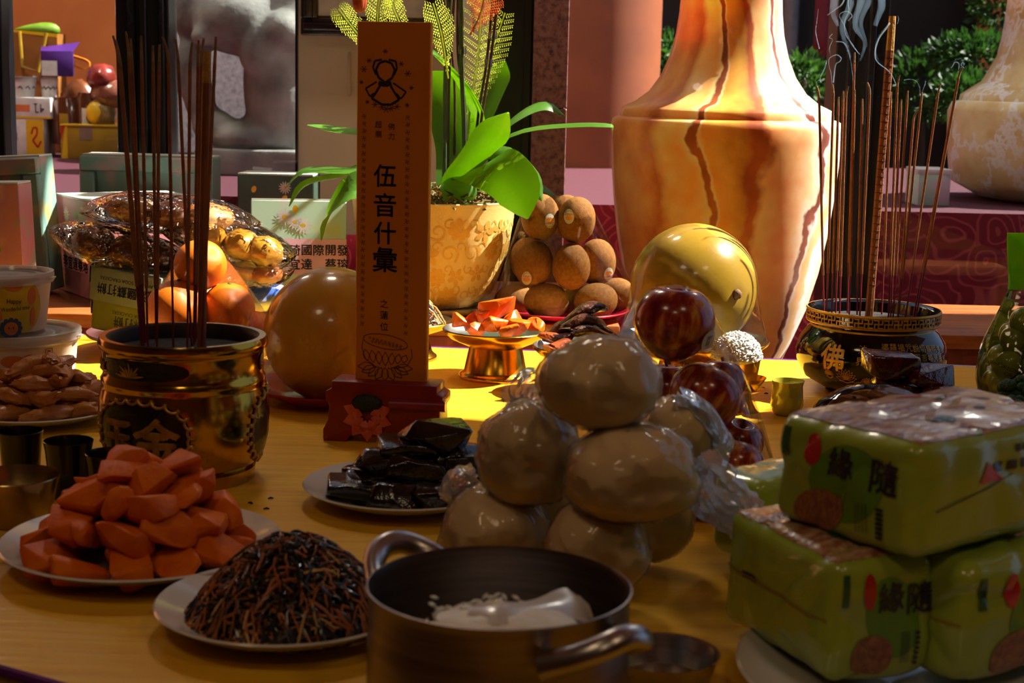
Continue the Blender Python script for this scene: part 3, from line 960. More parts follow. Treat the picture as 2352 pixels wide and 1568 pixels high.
# ================================================================ ONYX VASE
def onyx(name, stops, sssw=0.3, veins=False):
    mt, nt, out = new_mat(name)
    b = N(nt, 'ShaderNodeBsdfPrincipled')
    tc = N(nt, 'ShaderNodeTexCoord')
    sp = N(nt, 'ShaderNodeSeparateXYZ'); nt.links.new(tc.outputs['Object'], sp.inputs[0])
    cb = N(nt, 'ShaderNodeCombineXYZ'); nt.links.new(sp.outputs[0], cb.inputs[0]); nt.links.new(sp.outputs[1], cb.inputs[1])
    nm = N(nt, 'ShaderNodeVectorMath', operation='NORMALIZE'); nt.links.new(cb.outputs[0], nm.inputs[0])
    s2 = N(nt, 'ShaderNodeSeparateXYZ'); nt.links.new(nm.outputs[0], s2.inputs[0])
    n1 = N(nt, 'ShaderNodeTexNoise'); n1.inputs['Scale'].default_value = 5.5; n1.inputs['Detail'].default_value = 4
    nt.links.new(tc.outputs['Object'], n1.inputs['Vector'])
    n2 = N(nt, 'ShaderNodeTexNoise'); n2.inputs['Scale'].default_value = 40; n2.inputs['Detail'].default_value = 5
    nt.links.new(tc.outputs['Object'], n2.inputs['Vector'])
    a = N(nt, 'ShaderNodeMath', operation='MULTIPLY_ADD'); a.inputs[1].default_value = 0.5; a.inputs[2].default_value = 0.5
    nt.links.new(s2.outputs[0], a.inputs[0])
    d1 = N(nt, 'ShaderNodeMath', operation='MULTIPLY_ADD'); d1.inputs[1].default_value = 0.34; d1.inputs[2].default_value = -0.17
    nt.links.new(n1.outputs['Fac'], d1.inputs[0])
    d2 = N(nt, 'ShaderNodeMath', operation='MULTIPLY_ADD'); d2.inputs[1].default_value = 0.035; d2.inputs[2].default_value = -0.017
    nt.links.new(n2.outputs['Fac'], d2.inputs[0])
    s1 = N(nt, 'ShaderNodeMath', operation='ADD'); nt.links.new(a.outputs[0], s1.inputs[0]); nt.links.new(d1.outputs[0], s1.inputs[1])
    s3 = N(nt, 'ShaderNodeMath', operation='ADD'); nt.links.new(s1.outputs[0], s3.inputs[0]); nt.links.new(d2.outputs[0], s3.inputs[1])
    rp = ramp(nt, stops)
    nt.links.new(s3.outputs[0], rp.inputs[0])
    n3 = N(nt, 'ShaderNodeTexNoise'); n3.inputs['Scale'].default_value = 16; n3.inputs['Detail'].default_value = 6
    nt.links.new(tc.outputs['Object'], n3.inputs['Vector'])
    mxc = N(nt, 'ShaderNodeMix', data_type='RGBA', blend_type='SOFT_LIGHT')
    mxc.inputs['Factor'].default_value = 0.8
    nt.links.new(rp.outputs[0], mxc.inputs['A'])
    r3 = ramp(nt, [(0.3, (130, 130, 130)), (0.7, (246, 246, 246))])
    nt.links.new(n3.outputs['Fac'], r3.inputs[0]); nt.links.new(r3.outputs[0], mxc.inputs['B'])
    if veins:
        vo = N(nt, 'ShaderNodeTexVoronoi', feature='DISTANCE_TO_EDGE'); vo.inputs['Scale'].default_value = 7.0
        adv = N(nt, 'ShaderNodeVectorMath', operation='MULTIPLY_ADD'); adv.inputs[1].default_value = (0.12, 0.12, 0.12)
        nt.links.new(n2.outputs['Color'], adv.inputs[0]); nt.links.new(tc.outputs['Object'], adv.inputs[2])
        nt.links.new(adv.outputs[0], vo.inputs['Vector'])
        rv = ramp(nt, [(0.02, (255, 255, 255)), (0.09, (0, 0, 0))])
        nt.links.new(vo.outputs['Distance'], rv.inputs[0])
        mv = N(nt, 'ShaderNodeMix', data_type='RGBA')
        nt.links.new(rv.outputs[0], mv.inputs['Factor']); nt.links.new(mxc.outputs['Result'], mv.inputs['A'])
        mv.inputs['B'].default_value = lin((246, 242, 234))
        nt.links.new(mv.outputs['Result'], b.inputs['Base Color'])
    else:
        nt.links.new(mxc.outputs['Result'], b.inputs['Base Color'])
    b.inputs['Roughness'].default_value = 0.4
    b.inputs['Specular IOR Level'].default_value = 0.3
    b.inputs['Coat Weight'].default_value = 0.16
    b.inputs['Coat Roughness'].default_value = 0.03
    b.inputs['Subsurface Weight'].default_value = sssw
    b.inputs['Subsurface Radius'].default_value = (1.0, 0.6, 0.3)
    b.inputs['Subsurface Scale'].default_value = 0.05
    nt.links.new(b.outputs[0], out.inputs[0])
    return mt
ST = [(0.0, (226, 150, 84)), (0.10, (236, 160, 90)), (0.17, (200, 116, 58)), (0.22, (246, 190, 110)), (0.30, (246, 182, 96)), (0.335, (244, 212, 150)), (0.345, (140, 70, 34)), (0.375, (150, 78, 40)), (0.385, (246, 216, 156)), (0.40, (238, 162, 74)),  # natural bands; outer ones paled to carry the sunlit edge and inner glow
      (0.47, (222, 160, 66)), (0.53, (190, 130, 52)), (0.56, (156, 76, 36)), (0.60, (164, 84, 42)), (0.63, (248, 192, 128)), (0.70, (240, 176, 114)), (0.79, (246, 190, 140)),
      (0.825, (244, 220, 194)), (0.835, (122, 66, 50)), (0.86, (132, 74, 58)), (0.87, (240, 232, 222)), (0.885, (240, 190, 138)), (0.93, (244, 202, 148)), (0.945, (252, 248, 242)), (1.0, (250, 228, 190))]
m_onyx = onyx('banded_onyx', ST)
vd = 3.02
vc = at(1662, 400, vd)
k_ = sc(vd) * 1.01
def vz(py):
    return at(1662, py, vd).z
VB = -0.30
ms = [(0.0, VB), (0.085, VB), (0.092, VB + 0.02), (0.088, VB + 0.05), (135 * k_, vz(850)), (168 * k_, vz(780)), (200 * k_, vz(700)), (222 * k_, vz(620)), (237 * k_, vz(540)), (247 * k_, vz(460)), (254 * k_, vz(380)), (257 * k_, vz(320)),
      (258 * k_, vz(290)), (255 * k_, vz(277)), (247 * k_, vz(272)), (238 * k_, vz(270)), (237 * k_, vz(256)), (232 * k_, vz(249)), (205 * k_, vz(236)), (175 * k_, vz(212)), (150 * k_, vz(175)), (132 * k_, vz(130)), (120 * k_, vz(80)),
      (114 * k_, vz(30)), (112 * k_, vz(-10)), (120 * k_, vz(-70)), (140 * k_, vz(-120)), (160 * k_, vz(-140)), (150 * k_, vz(-140)), (108 * k_, vz(-60)), (100 * k_, vz(0)), (100 * k_, vz(100)), (0, vz(120))]
vase = thing('onyx_vase', 'large banded orange onyx vase standing behind the table', 'vase', (vc.x, vd, 0))
MB().lathe(ms, 96).build('vase_body', m_onyx, vase, ang=55)
stl = thing('vase_stand', 'round dark wooden stand under the large onyx vase', 'stand', (vc.x, vd, FLOOR_Z))
hs = VB - FLOOR_Z
MB().lathe([(0, hs), (0.14, hs), (0.15, hs - 0.01), (0.15, hs - 0.03), (0.12, hs - 0.04), (0.11, 0.05), (0.15, 0.0), (0, 0)], 40).build('stand_body', m_frame, stl)
# paler second vase stands in for the vase's reflection in the right pane
ST2 = [(0.0, (226, 196, 140)), (0.2, (234, 206, 150)), (0.3, (246, 240, 226)), (0.34, (230, 180, 130)), (0.5, (236, 210, 150)), (0.6, (248, 242, 230)), (0.64, (232, 190, 140)), (1.0, (236, 214, 160))]
m_onyx2 = onyx('reflected_onyx', ST2, 0.2, True)
v2 = at(2462, 300, 3.95)
k2 = sc(3.95)
def vz2(py):
    return at(2462, py, 3.95).z
pv = thing('onyx_vase', 'pale cream onyx vase standing in for a reflection in the right pane', 'vase', (v2.x, 3.95, TZ))
def q2(r, py):
    return (r * k2, vz2(py) - TZ)
MB().lathe([(0, 0), (150 * k2, 0), (200 * k2, 0.01), q2(262, 420), q2(274, 330), q2(276, 260), q2(268, 240), q2(252, 236), q2(250, 222), q2(205, 190), q2(175, 130), q2(165, 60), q2(160, -20), q2(185, -90), q2(175, -92), q2(140, 0), (0, vz2(60) - TZ)], 72).build('vase_body', m_onyx2, pv, ang=55)

# ================================================================ ORCHID
m_potgold = mat('embossed_gold_ceramic', (244, 210, 124), 0.42, 0.12, (250, 220, 140), 900, 0.25, 900, 0.15)
m_potprint = mat('matte_gold_print', (208, 158, 66), 0.45, 0.15, (214, 166, 74), 60)
pd_ = 2.77
pc = on(995, 772, BENCH_Z)
pcx = xpx(995, pd_, 600)
pk = sc(pd_)
pot = thing('flower_pot', 'round gold ceramic flower pot with floral relief holding the orchid', 'pot', (pcx, pd_, BENCH_Z + 0.012))
def pz(py):
    return at(995, py, pd_).z - BENCH_Z - 0.012
PP = [(96 * pk, 0.0), (108 * pk, 0.003), (120 * pk, 0.012), (136 * pk, pz(665)), (153 * pk, pz(630)), (172 * pk, pz(570)), (182 * pk, pz(510)), (187 * pk, pz(462))]
MB().lathe([(0, 0)] + PP + [(189 * pk, pz(456)), (186 * pk, pz(454)), (178 * pk, pz(462)), (170 * pk, pz(520)), (0, pz(520))], 80).build('pot_wall', m_potgold, pot)
fl = Flat()
rnd = random.Random(4)
rp_ = PP[-2][0]
def flower(u, v, r, n=5, rot=0.0):
    for k in range(n):
        a = rot + 2 * math.pi * k / n
        fl.ell(u + math.cos(a) * r * 0.62, v + math.sin(a) * r * 0.62, r * 0.40, r * 0.27, a, n=12)
    fl.ell(u, v, r * 0.18, r * 0.18, n=10)
def scroll(u, v, r, rot, turns=1.3, w=0.004):
    pts = []
    for i in range(22):
        t = i / 21
        a = rot + t * turns * 2 * math.pi
        rr = r * (1 - 0.8 * t)
        pts.append((u + math.cos(a) * rr, v + math.sin(a) * rr))
    for i in range(21):
        fl.line(pts[i:i + 2], w * (1 - 0.6 * i / 21))
zmid = pz(580)
for row, vv in enumerate((pz(515), pz(565), pz(615), pz(662), pz(700))):
    for k in range(9):
        u = (k - 4) * 0.040 + (0.02 if row % 2 else 0)
        if rnd.random() < 0.62:
            flower(u + rnd.uniform(-.004, .004), vv - zmid + rnd.uniform(-.004, .004), rnd.uniform(0.014, 0.021), rnd.choice((5, 6, 8)), rnd.random() * 3)
        else:
            scroll(u, vv - zmid, 0.017, rnd.random() * 6)
        scroll(u + 0.019, vv - zmid + 0.012, 0.010, rnd.random() * 6, 1.0, 0.003)
fl.lay(lathe_map(PP, 0.1, zmid, 0.0007), 'floral_print', m_potprint, pot, cuts=1)
ps = thing('pot_saucer', 'cream round saucer under the gold flower pot', 'saucer', (pcx, pd_, BENCH_Z))
MB().lathe([(0, 0), (0.10, 0), (0.122, 0.016), (0.118, 0.016), (0.098, 0.008), (0.07, 0.0115), (0, 0.0115)], 56).build('saucer', mat('cream_glaze', (226, 208, 178), 0.4), ps)

orch = thing('orchid_plant', 'potted orchid with arching glossy green leaves and brown flower stems', 'plant', (pcx, pd_, BENCH_Z + 0.012 + pz(520)))
OO = Vector(orch.location)
m_leaf = mat('orchid_leaf', (92, 142, 52), 0.34, 0, (72, 122, 38), 14, 0.03, 300, 0.5, transl=0.48, stretch=(1, 1, 1), tcol=(176, 220, 44), crough=0.28)
def leaf(pts, wpx, side, fold=0.3, prof=None):
    sp = [at(a, b, d) - OO for a, b, d in pts]
    return blade(sp, wpx * pk, side, fold, 0.0018, prof, 18).build('leaf', m_leaf, orch, ang=70)
BX = (1015, 440)
def lprof(t):
    return max(0.05, (0.38 + 0.62 * min(1, t / 0.45)) * (1 - max(0, (t - 0.72) / 0.28) ** 2.2))
leaf([(1030, 450, 2.73), (1050, 395, 2.69), (1105, 325, 2.64), (1168, 258, 2.61)], 92, (0.75, -0.25, 0.55), 0.25, lprof)
leaf([(1060, 420, 2.73), (1115, 345, 2.71), (1200, 298, 2.68), (1310, 284, 2.65), (1400, 285, 2.63), (1406, 300, 2.63)], 44, (0.1, 1, 0.15), 0.2, lprof)
leaf([(1070, 410, 2.77), (1130, 320, 2.79), (1195, 262, 2.81), (1255, 240, 2.83), (1300, 268, 2.83)], 40, (0.2, 1, 0.5), 0.2, lprof)
leaf([(1050, 440, 2.71), (1080, 395, 2.67), (1135, 385, 2.61), (1185, 430, 2.57), (1212, 502, 2.55)], 112, (0.75, -0.35, 0.45), 0.15, lprof)
leaf([(1060, 400, 2.75), (1110, 352, 2.73), (1160, 355, 2.69), (1215, 405, 2.66), (1245, 462, 2.65)], 48, (0.6, 0.3, 0.6), 0.2, lprof)
leaf([(1080, 420, 2.83), (1170, 415, 2.85), (1240, 425, 2.86), (1288, 458, 2.86)], 40, (0, 1, 0.3), 0.2, lprof)
leaf([(1050, 430, 2.81), (1100, 290, 2.81), (1070, 195, 2.77), (1000, 118, 2.71), (960, 110, 2.67)], 58, (0.8, -0.5, -0.5), 0.2, lprof)
leaf([(1020, 430, 2.83), (1040, 330, 2.85), (1030, 230, 2.85), (975, 165, 2.83)], 105, (1, 0.15, 0.1), 0.15, lprof)
leaf([(1060, 430, 2.85), (1095, 290, 2.89), (1135, 190, 2.91), (1160, 140, 2.91)], 62, (1, 0.1, 0.25), 0.25, lprof)
leaf([(990, 430, 2.73), (930, 330, 2.69), (850, 312, 2.67), (765, 302, 2.66), (706, 287, 2.66)], 46, (0.1, 1, 0.25), 0.25, lprof)
leaf([(985, 440, 2.73), (900, 385, 2.66), (800, 395, 2.63), (700, 396, 2.61), (655, 432, 2.61)], 40, (0.1, 1, 0.3), 0.2, lprof)
leaf([(985, 440, 2.77), (880, 375, 2.71), (780, 405, 2.67), (700, 425, 2.66), (664, 474, 2.66)], 40, (0.1, 0.9, -0.3), 0.2, lprof)
leaf([(985, 445, 2.69), (890, 415, 2.61), (815, 432, 2.57), (760, 490, 2.56), (738, 552, 2.56)], 66, (0.3, 0.6, 0.75), 0.2, lprof)
# swollen leaf base
c = at(1052, 440, 2.69) - OO
MB().sphere(c, (42 * pk, 32 * pk, 34 * pk), 18, 12).build('bulb', m_leaf, orch)
m_stem = mat('brown_stem', (74, 36, 26), 0.5, 0, (54, 24, 20), 60)
m_stake = mat('green_stake', (54, 74, 40), 0.5, 0, (40, 58, 32), 60)
for pts, r, mm in (([(1020, 450, 2.77), (1022, 250, 2.75), (1025, 130, 2.73), (1034, -60, 2.71)], 5.0, m_stake),
                   ([(1028, 450, 2.79), (1030, 260, 2.77), (1034, 130, 2.74), (1048, -60, 2.71)], 3.2, m_stem),
                   ([(1065, 450, 2.77), (1066, 300, 2.75), (1060, 140, 2.73), (1060, -60, 2.71)], 5.2, m_stake),
                   ([(1074, 450, 2.77), (1068, 250, 2.76), (1052, 120, 2.74), (1053, -60, 2.73)], 3.4, m_stem),
                   ([(1090, 450, 2.81), (1105, 280, 2.79), (1128, 130, 2.77), (1150, -60, 2.75)], 3.4, m_stem),
                   ([(1080, 450, 2.81), (1098, 270, 2.80), (1118, 140, 2.78), (1138, -60, 2.76)], 3.4, m_stem)):
    sp = [at(a, b, d) - OO for a, b, d in pts]
    MB().tube(spline(sp, 16), r * pk, 8).build('flower_stem', mm, orch)
for (px, py, d) in ((1062, 115, 2.73), (1132, 80, 2.77), (1122, 145, 2.77)):
    c = at(px, py, d) - OO
    MB().lathe([(7 * pk, -9 * pk), (9.5 * pk, -9 * pk), (9.5 * pk, 9 * pk), (7 * pk, 9 * pk)], 14).build('tape_band', film_mat('clear_tape', bump=0.1, base=0.25), orch, c)
# moss
mb = MB()
rnd = random.Random(11)
for k in range(420):
    a, r = rnd.uniform(0, 6.28), math.sqrt(rnd.random()) * 168 * pk
    p = Vector((math.sin(a) * r, -math.cos(a) * r, rnd.uniform(0.02, 0.045) + (pz(470) - pz(520)) * 0.45))
    q = [p]
    for j in range(4):
        q.append(q[-1] + Vector((rnd.uniform(-1, 1), rnd.uniform(-1, 1), rnd.uniform(-.5, .7))) * 0.012)
    mb.tube(q, [0.0016, 0.0022, 0.002, 0.0016, 0.0008], 5)
o = mb.build('moss', mat('dry_moss', (120, 92, 28), 0.8, 0, (72, 66, 20), 60), orch, merge=False)
tag(o, kind='stuff')
# fern fronds and blossom stuck in the arrangement
m_fern = mat('pale_fern', (176, 190, 74), 0.5, 0, (140, 160, 48), 60, transl=0.5, tcol=(210, 220, 80))
def frond(label, pts, wpx, seed, red=False):
    sp = spline([at(a, b, d) for a, b, d in pts], 40)
    base = sp[0]
    t = thing('fern_frond', label, 'fern', base, group=None)
    rnd = random.Random(seed)
    mb = MB().tube([p - base for p in sp], [0.0014] * 40, 5)
    for i in range(4, 40, 2):
        tg = (sp[min(i + 1, 39)] - sp[i - 1]).normalized()
        s0 = Vector((1, -0.25, 0)); s0 = (s0 - tg * s0.dot(tg)).normalized()
        wl = wpx * pk * math.sin(math.pi * min(1, 0.15 + 0.85 * (1 - i / 39.0) * 1.1)) * 0.5
        for sd_ in (-1, 1):
            dd = (s0 * sd_ + tg * 0.55 + Vector((0, rnd.uniform(-.3, .3), 0))).normalized()
            nl = max(3, int(wl / 0.0035))
            for j in range(nl):
                p = sp[i] - base + dd * (j + 1) * wl / nl
                for s2 in (-1, 1):
                    e = (tg * s2 + dd * 0.6).normalized() * 0.0056 * (1 - 0.4 * j / nl)
                    w_ = dd * 0.0010
                    mb.add([p, p + e * 0.5 + w_, p + e, p + e * 0.5 - w_], [(0, 1, 2, 3)])
    mm = m_fern if not red else mat('red_celosia', (200, 70, 30), 0.5, 0, (220, 120, 40), 60, transl=0.4)
    tag(mb.build('leaflets', mm, t, merge=False), kind='stuff')
frond('pale green fern frond left of the memorial tablet top', [(870, 140, 2.66), (835, 95, 2.64), (800, 50, 2.63), (778, 20, 2.63)], 60, 1)
frond('pale green fern sprig above the memorial tablet top', [(880, 120, 2.71), (868, 60, 2.69), (870, 10, 2.68), (880, -40, 2.67)], 70, 2)
frond('small pale fern sprig at the top right above the tablet', [(930, 120, 2.71), (925, 70, 2.69), (905, 20, 2.68), (900, -10, 2.68)], 50, 3)
frond('pale green fern frond just right of the tablet top', [(1030, 180, 2.69), (1020, 110, 2.68), (1010, 60, 2.67), (995, 8, 2.66)], 70, 4)
frond('tall pale fern plume between the orchid stems', [(1070, 330, 2.81), (1085, 220, 2.81), (1100, 110, 2.80), (1110, -30, 2.79)], 110, 5)
frond('slender pale fern plume behind the orchid stems', [(1085, 280, 2.83), (1105, 200, 2.84), (1130, 120, 2.84), (1160, 30, 2.83)], 80, 6)
frond('feathery red plume flower at the top of the arrangement', [(1080, 80, 2.75), (1100, 40, 2.74), (1110, 5, 2.73), (1115, -40, 2.73)], 100, 7, True)
bud = thing('flower_bud', 'closed orange orchid bud above the memorial tablet', 'flower bud', at(826, -8, 2.61))
mb = MB()
for k in range(5):
    a = k * 2 * math.pi / 5
    mb.sphere((math.cos(a) * 0.004, math.sin(a) * 0.004, -0.004), (0.0085, 0.0085, 0.022), 12, 10)
mb.build('petals', mat('orange_bud', (190, 90, 46), 0.4, 0, (150, 64, 40), 90, transl=0.3), bud)
MB().tube(spline([(0, 0, 0.012), (0.008, 0.03, 0.05), (0.05, 0.10, 0.09), (0.11, 0.17, 0.07), (0.145, 0.22, -0.10), (0.150, 0.24, -0.30)], 30), 0.0022, 6).build('stalk', m_stem, bud)

# ================================================================ MEMORIAL TABLET
td = 1.84
ts = sc(td)
tc_ = on(893, 1008)
td = tc_.y
tab = thing('memorial_tablet', 'tall narrow orange memorial tablet with black characters on a red lotus base', 'tablet', (tc_.x, td, 0), rz=math.radians(-9))
ts = sc(td)
tw, zt0, zt1 = 0.0895, 0.062, at(905, 50, td).z
th_ = 0.010
m_tabface = mat('orange_tablet_paper', (232, 138, 14), 0.5, 0, (226, 128, 12), 8, coat=0.1, transl=0.12)
m_tabwood = mat('sunlit_tablet_edge', (255, 200, 70), 0.45, 0, (250, 186, 56), 30, transl=0.3)  # colour paled to stand for sun catching the board's side
MB().box((0.003, 0, (zt0 + zt1) / 2), (tw, th_, zt1 - zt0)).build('board', m_tabwood, tab, bevel=0.001, bseg=1)
MB().box((0.003, -th_ / 2 - 0.0005, (zt0 + zt1) / 2 + 0.002), (tw - 0.003, 0.001, zt1 - zt0 - 0.006)).build('face_paper', m_tabface, tab, smooth=False)
m_ink = mat('black_ink', (26, 12, 8), 0.6)
m_fade = mat('faded_ink', (96, 44, 10), 0.6)
def tz(py):
    return at(893, py, td).z
def tu(px, py):
    return (at(px, py, td).x - tc_.x) / math.cos(math.radians(9)) + 0.0
mapf = plane_map((0, -th_ / 2 - 0.001, 0), (1, 0, 0), (0, 0, 1), 0.0006)
fl = Flat()
for s, py, hpx in (('伍', 403, 52), ('音', 470, 54), ('什', 534, 52), ('彙', 595, 58)):
    fl.text(s, tu(887, py), tz(py), hpx * ts * 1.06, bold=0.012)
for s, py in (('之', 696), ('蓮', 722), ('位', 748)):
    fl.text(s, tu(885, py), tz(py), 21 * ts)
fl.lay(mapf, 'lettering', m_ink, tab)
fl = Flat()
for s, px, py in (('佛', 902, 290), ('力', 902, 312), ('超', 872, 286), ('薦', 872, 308)):
    fl.text(s, tu(px, py), tz(py), 17 * ts)
for px in (839, 940):
    for k in range(30 if px == 940 else 29):
        py = 268 + k * 17
        fl.text('卍', tu(px - (py - 268) * 0.010, py), tz(py), 11 * ts)
# lotus drawing at the foot and jewel emblem at the head
def LN(pts, w=1.4, mi=0):
    fl.line([(tu(a, b), tz(b)) for a, b in pts], w * ts, mi)
def ELL(cx, cy, a, b, rot, n=26, w=1.4):
    LN([(cx + a * math.cos(t) * math.cos(rot) - b * math.sin(t) * math.sin(rot), cy + a * math.cos(t) * math.sin(rot) + b * math.sin(t) * math.cos(rot)) for t in [2 * math.pi * k / n for k in range(n + 1)]], w)
ELL(888, 783, 52, 16, 0.14)
for k in range(9):
    ELL(852 + k * 9, 775 + k * 2, 2.4, 2.4, 0, 8, 1)
    ELL(858 + k * 8, 783 + k * 1.5, 2.4, 2.4, 0, 8, 1)
def petal(x0, y0, x1, y1, w):
    d = Vector((x1 - x0, y1 - y0)); n_ = Vector((-d.y, d.x)).normalized() * w
    m_ = Vector((x0, y0)) + d * 0.5
    a, b = m_ + n_, m_ - n_
    LN([(x0, y0), (m_.x + n_.x * .8 - d.x * .2, m_.y + n_.y * .8 - d.y * .2), (a.x + d.x * .1, a.y + d.y * .1), (x1, y1), (b.x + d.x * .1, b.y + d.y * .1), (m_.x - n_.x * .8 - d.x * .2, m_.y - n_.y * .8 - d.y * .2), (x0, y0)])
for k in range(7):
    x = 840 + k * 16
    petal(x + (887 - x) * 0.15, 838 - abs(k - 3) * 3, x, 802 + k * 1.5, 7)
for k in range(9):
    a = math.radians(20 + k * 17.5)
    petal(887 + 25 * math.cos(math.pi - a) , 838 + 4 * math.sin(a), 887 + 68 * math.cos(math.pi - a), 826 + 46 * math.sin(a), 9)
LN([(836, 780), (833, 800), (842, 824), (862, 838)]); LN([(948, 796), (950, 815), (938, 836), (915, 842)])
fl.lay(mapf, 'line_drawing', m_fade, tab)
fl = Flat()
def LD(pts, w):
    fl.line([(tu(a, b), tz(b)) for a, b in pts], w * ts)
LD([(874, 145), (866, 160), (872, 178), (888, 190), (904, 178), (910, 160), (902, 145), (888, 140), (874, 145)], 5)
LD([(880, 137), (864, 140), (859, 155), (866, 172)], 4); LD([(896, 137), (912, 140), (915, 156), (908, 172)], 4)
LD([(872, 190), (888, 196), (902, 190)], 9)
LD([(876, 196), (865, 215), (856, 226), (880, 240), (900, 240), (920, 228), (908, 210), (900, 196)], 5)
LD([(868, 188), (842, 204), (852, 222), (862, 214)], 3.5); LD([(906, 190), (936, 210), (924, 226), (914, 214)], 3.5)
fl.lay(mapf, 'emblem', m_ink, tab)
fl = Flat()
for cx, cy, r in ((888, 118, 6), (850, 140, 6), (925, 146, 6), (838, 160, 8), (940, 168, 8), (864, 240, 8), (890, 250, 10), (915, 244, 8), (880, 246, 8), (902, 248, 8), (832, 190, 5), (948, 200, 5), (846, 235, 5), (938, 240, 5)):
    for k in range(6):
        a = k * 1.047
        fl.line([(tu(cx, cy), tz(cy)), (tu(cx + r * math.cos(a), cy + r * math.sin(a)), tz(cy + r * math.sin(a)))], 1.6 * ts)
fl.lay(mapf, 'faint_ornament', m_fade, tab)
# red lotus base
m_red = mat('red_lacquer', (150, 26, 18), 0.4, 0, (130, 20, 14), 30, coat=0.25)
hw, hd = 0.076, 0.028
pr = [(-hw, 0.0), (-hw * 0.62, 0.0), (-hw * 0.55, 0.008), (hw * 0.55, 0.008), (hw * 0.62, 0.0), (hw, 0.0), (hw, 0.014), (hw * 0.92, 0.026), (hw * 0.9, 0.045), (hw * 0.96, 0.052), (hw * 0.96, 0.062), (hw * 0.86, 0.065), (hw * 0.86, 0.075),
      (-hw * 0.86, 0.075), (-hw * 0.86, 0.065), (-hw * 0.96, 0.062), (-hw * 0.96, 0.052), (-hw * 0.9, 0.045), (-hw * 0.92, 0.026), (-hw, 0.014)]
bs = MB().prism(pr, -hd, hd * 0.7).build('base', m_red, tab, bevel=0.002)
MB().tube([(hw * 0.1, -hd - 0.001, 0.05), (hw * 0.99, -hd + 0.004, 0.05)], 0.007, 10).build('scroll_edge', mat('rose_lacquer', (150, 34, 58), 0.35, coat=0.3), tab)
m_petal = mat('rose_petal_paint', (224, 110, 84), 0.45, 0, (214, 70, 42), 90)
mb = MB()
cx, cz = -0.020, 0.038
mm2 = []
for ring, (n, r0, l, w_) in enumerate(((7, 0.008, 0.024, 0.0095), (6, 0.005, 0.016, 0.008))):
    for k in range(n):
        a = math.radians(-200 + 220 * k / (n - 1) + ring * 8)
        d = Vector((math.cos(a), 0, math.sin(a)))
        s = Vector((-d.z, 0, d.x))
        y = -hd - 0.001 - ring * 0.0025
        o = Vector((cx, y, cz - 0.004)) + d * r0
        vs = [o, o + d * l * 0.45 + s * w_ + Vector((0, -0.002, 0)), o + d * l, o + d * l * 0.45 - s * w_ + Vector((0, -0.002, 0)), o + d * l * 0.5 + Vector((0, -0.004, 0))]
        MB().add(vs, [(0, 1, 4), (1, 2, 4), (2, 3, 4), (3, 0, 4)]).build('petal', m_petal, bs)
mb = MB().sphere((cx, -hd - 0.003, cz + 0.012), (0.019, 0.006, 0.011), 18, 10)
mb.build('seed_pod', mat('dark_seed_pod', (30, 36, 36), 0.5, 0, (20, 26, 26), 200, 0.4, 400), bs)

# ================================================================ CENSERS AND INCENSE
ORD = ['first', 'second', 'third', 'fourth', 'fifth', 'sixth', 'seventh', 'eighth', 'ninth', 'tenth', 'eleventh', 'twelfth', 'thirteenth', 'fourteenth', 'fifteenth', 'sixteenth', 'seventeenth', 'eighteenth', 'nineteenth', 'twentieth']
def side(dx, dy, r):
    s = ('front' if dy < -r else 'back' if dy > r else '') + ' ' + ('left' if dx < -r else 'right' if dx > r else '')
    s = s.strip()
    return s + ' side' if s else 'middle'
m_gold = mat('polished_brass', (206, 164, 62), 0.15, 1.0, (186, 144, 48), 20, 0.03, 60)
m_blkenam = mat('black_enamel', (16, 13, 12), 0.3, 0, (26, 20, 16), 60, 0.15, 120, 0.3)
m_oldgold = mat('tarnished_gold', (210, 156, 66), 0.36, 0.5, (170, 120, 46), 80, 0.2, 200)
m_ash = mat('incense_ash', (34, 25, 20), 0.95, 0, (20, 15, 13), 90, 0.5, 120)
cb = on(425, 1092)
cd = cb.y
cs = sc(cd)
cen = thing('incense_burner', 'round brass censer with black enamel panels and a raised gold character', 'censer', (cb.x, cd, 0))
def cz_(py):
    return at(425, py, cd).z
CP = [(0.076, 0.0), (0.077, 0.014), (0.074, 0.016), (0.080, 0.022), (0.086, 0.032), (0.0905, 0.05), (0.092, 0.075), (0.0905, 0.097), (0.088, 0.106), (0.0875, 0.110), (0.0885, 0.113), (0.0885, 0.117), (0.0865, 0.120), (0.0855, 0.124), (0.0855, 0.146), (0.088, 0.150)]
hC = cz_(768)
kz = hC / 0.163
CP = [(r, z * kz) for r, z in CP]
MB().lathe([(0, 0)] + CP + [(0.0905, 0.152 * kz), (0.091, 0.158 * kz), (0.089, 0.163 * kz), (0.082, 0.163 * kz)], 96).build('bowl', m_gold, cen, ang=50)
MB().lathe([(0.082, 0.163 * kz), (0.079, 0.160 * kz), (0.078, 0.145 * kz), (0.0, 0.144 * kz)], 96).build('inner_wall', mat('dark_brown_brass', (44, 30, 22), 0.6, 0.2, (30, 20, 16), 30), cen)  # inner wall in darker brown than the outer bowl
MB().lathe([(0, 0.149 * kz), (0.0775, 0.147 * kz)], 48).build('ash_bed', m_ash, cen)
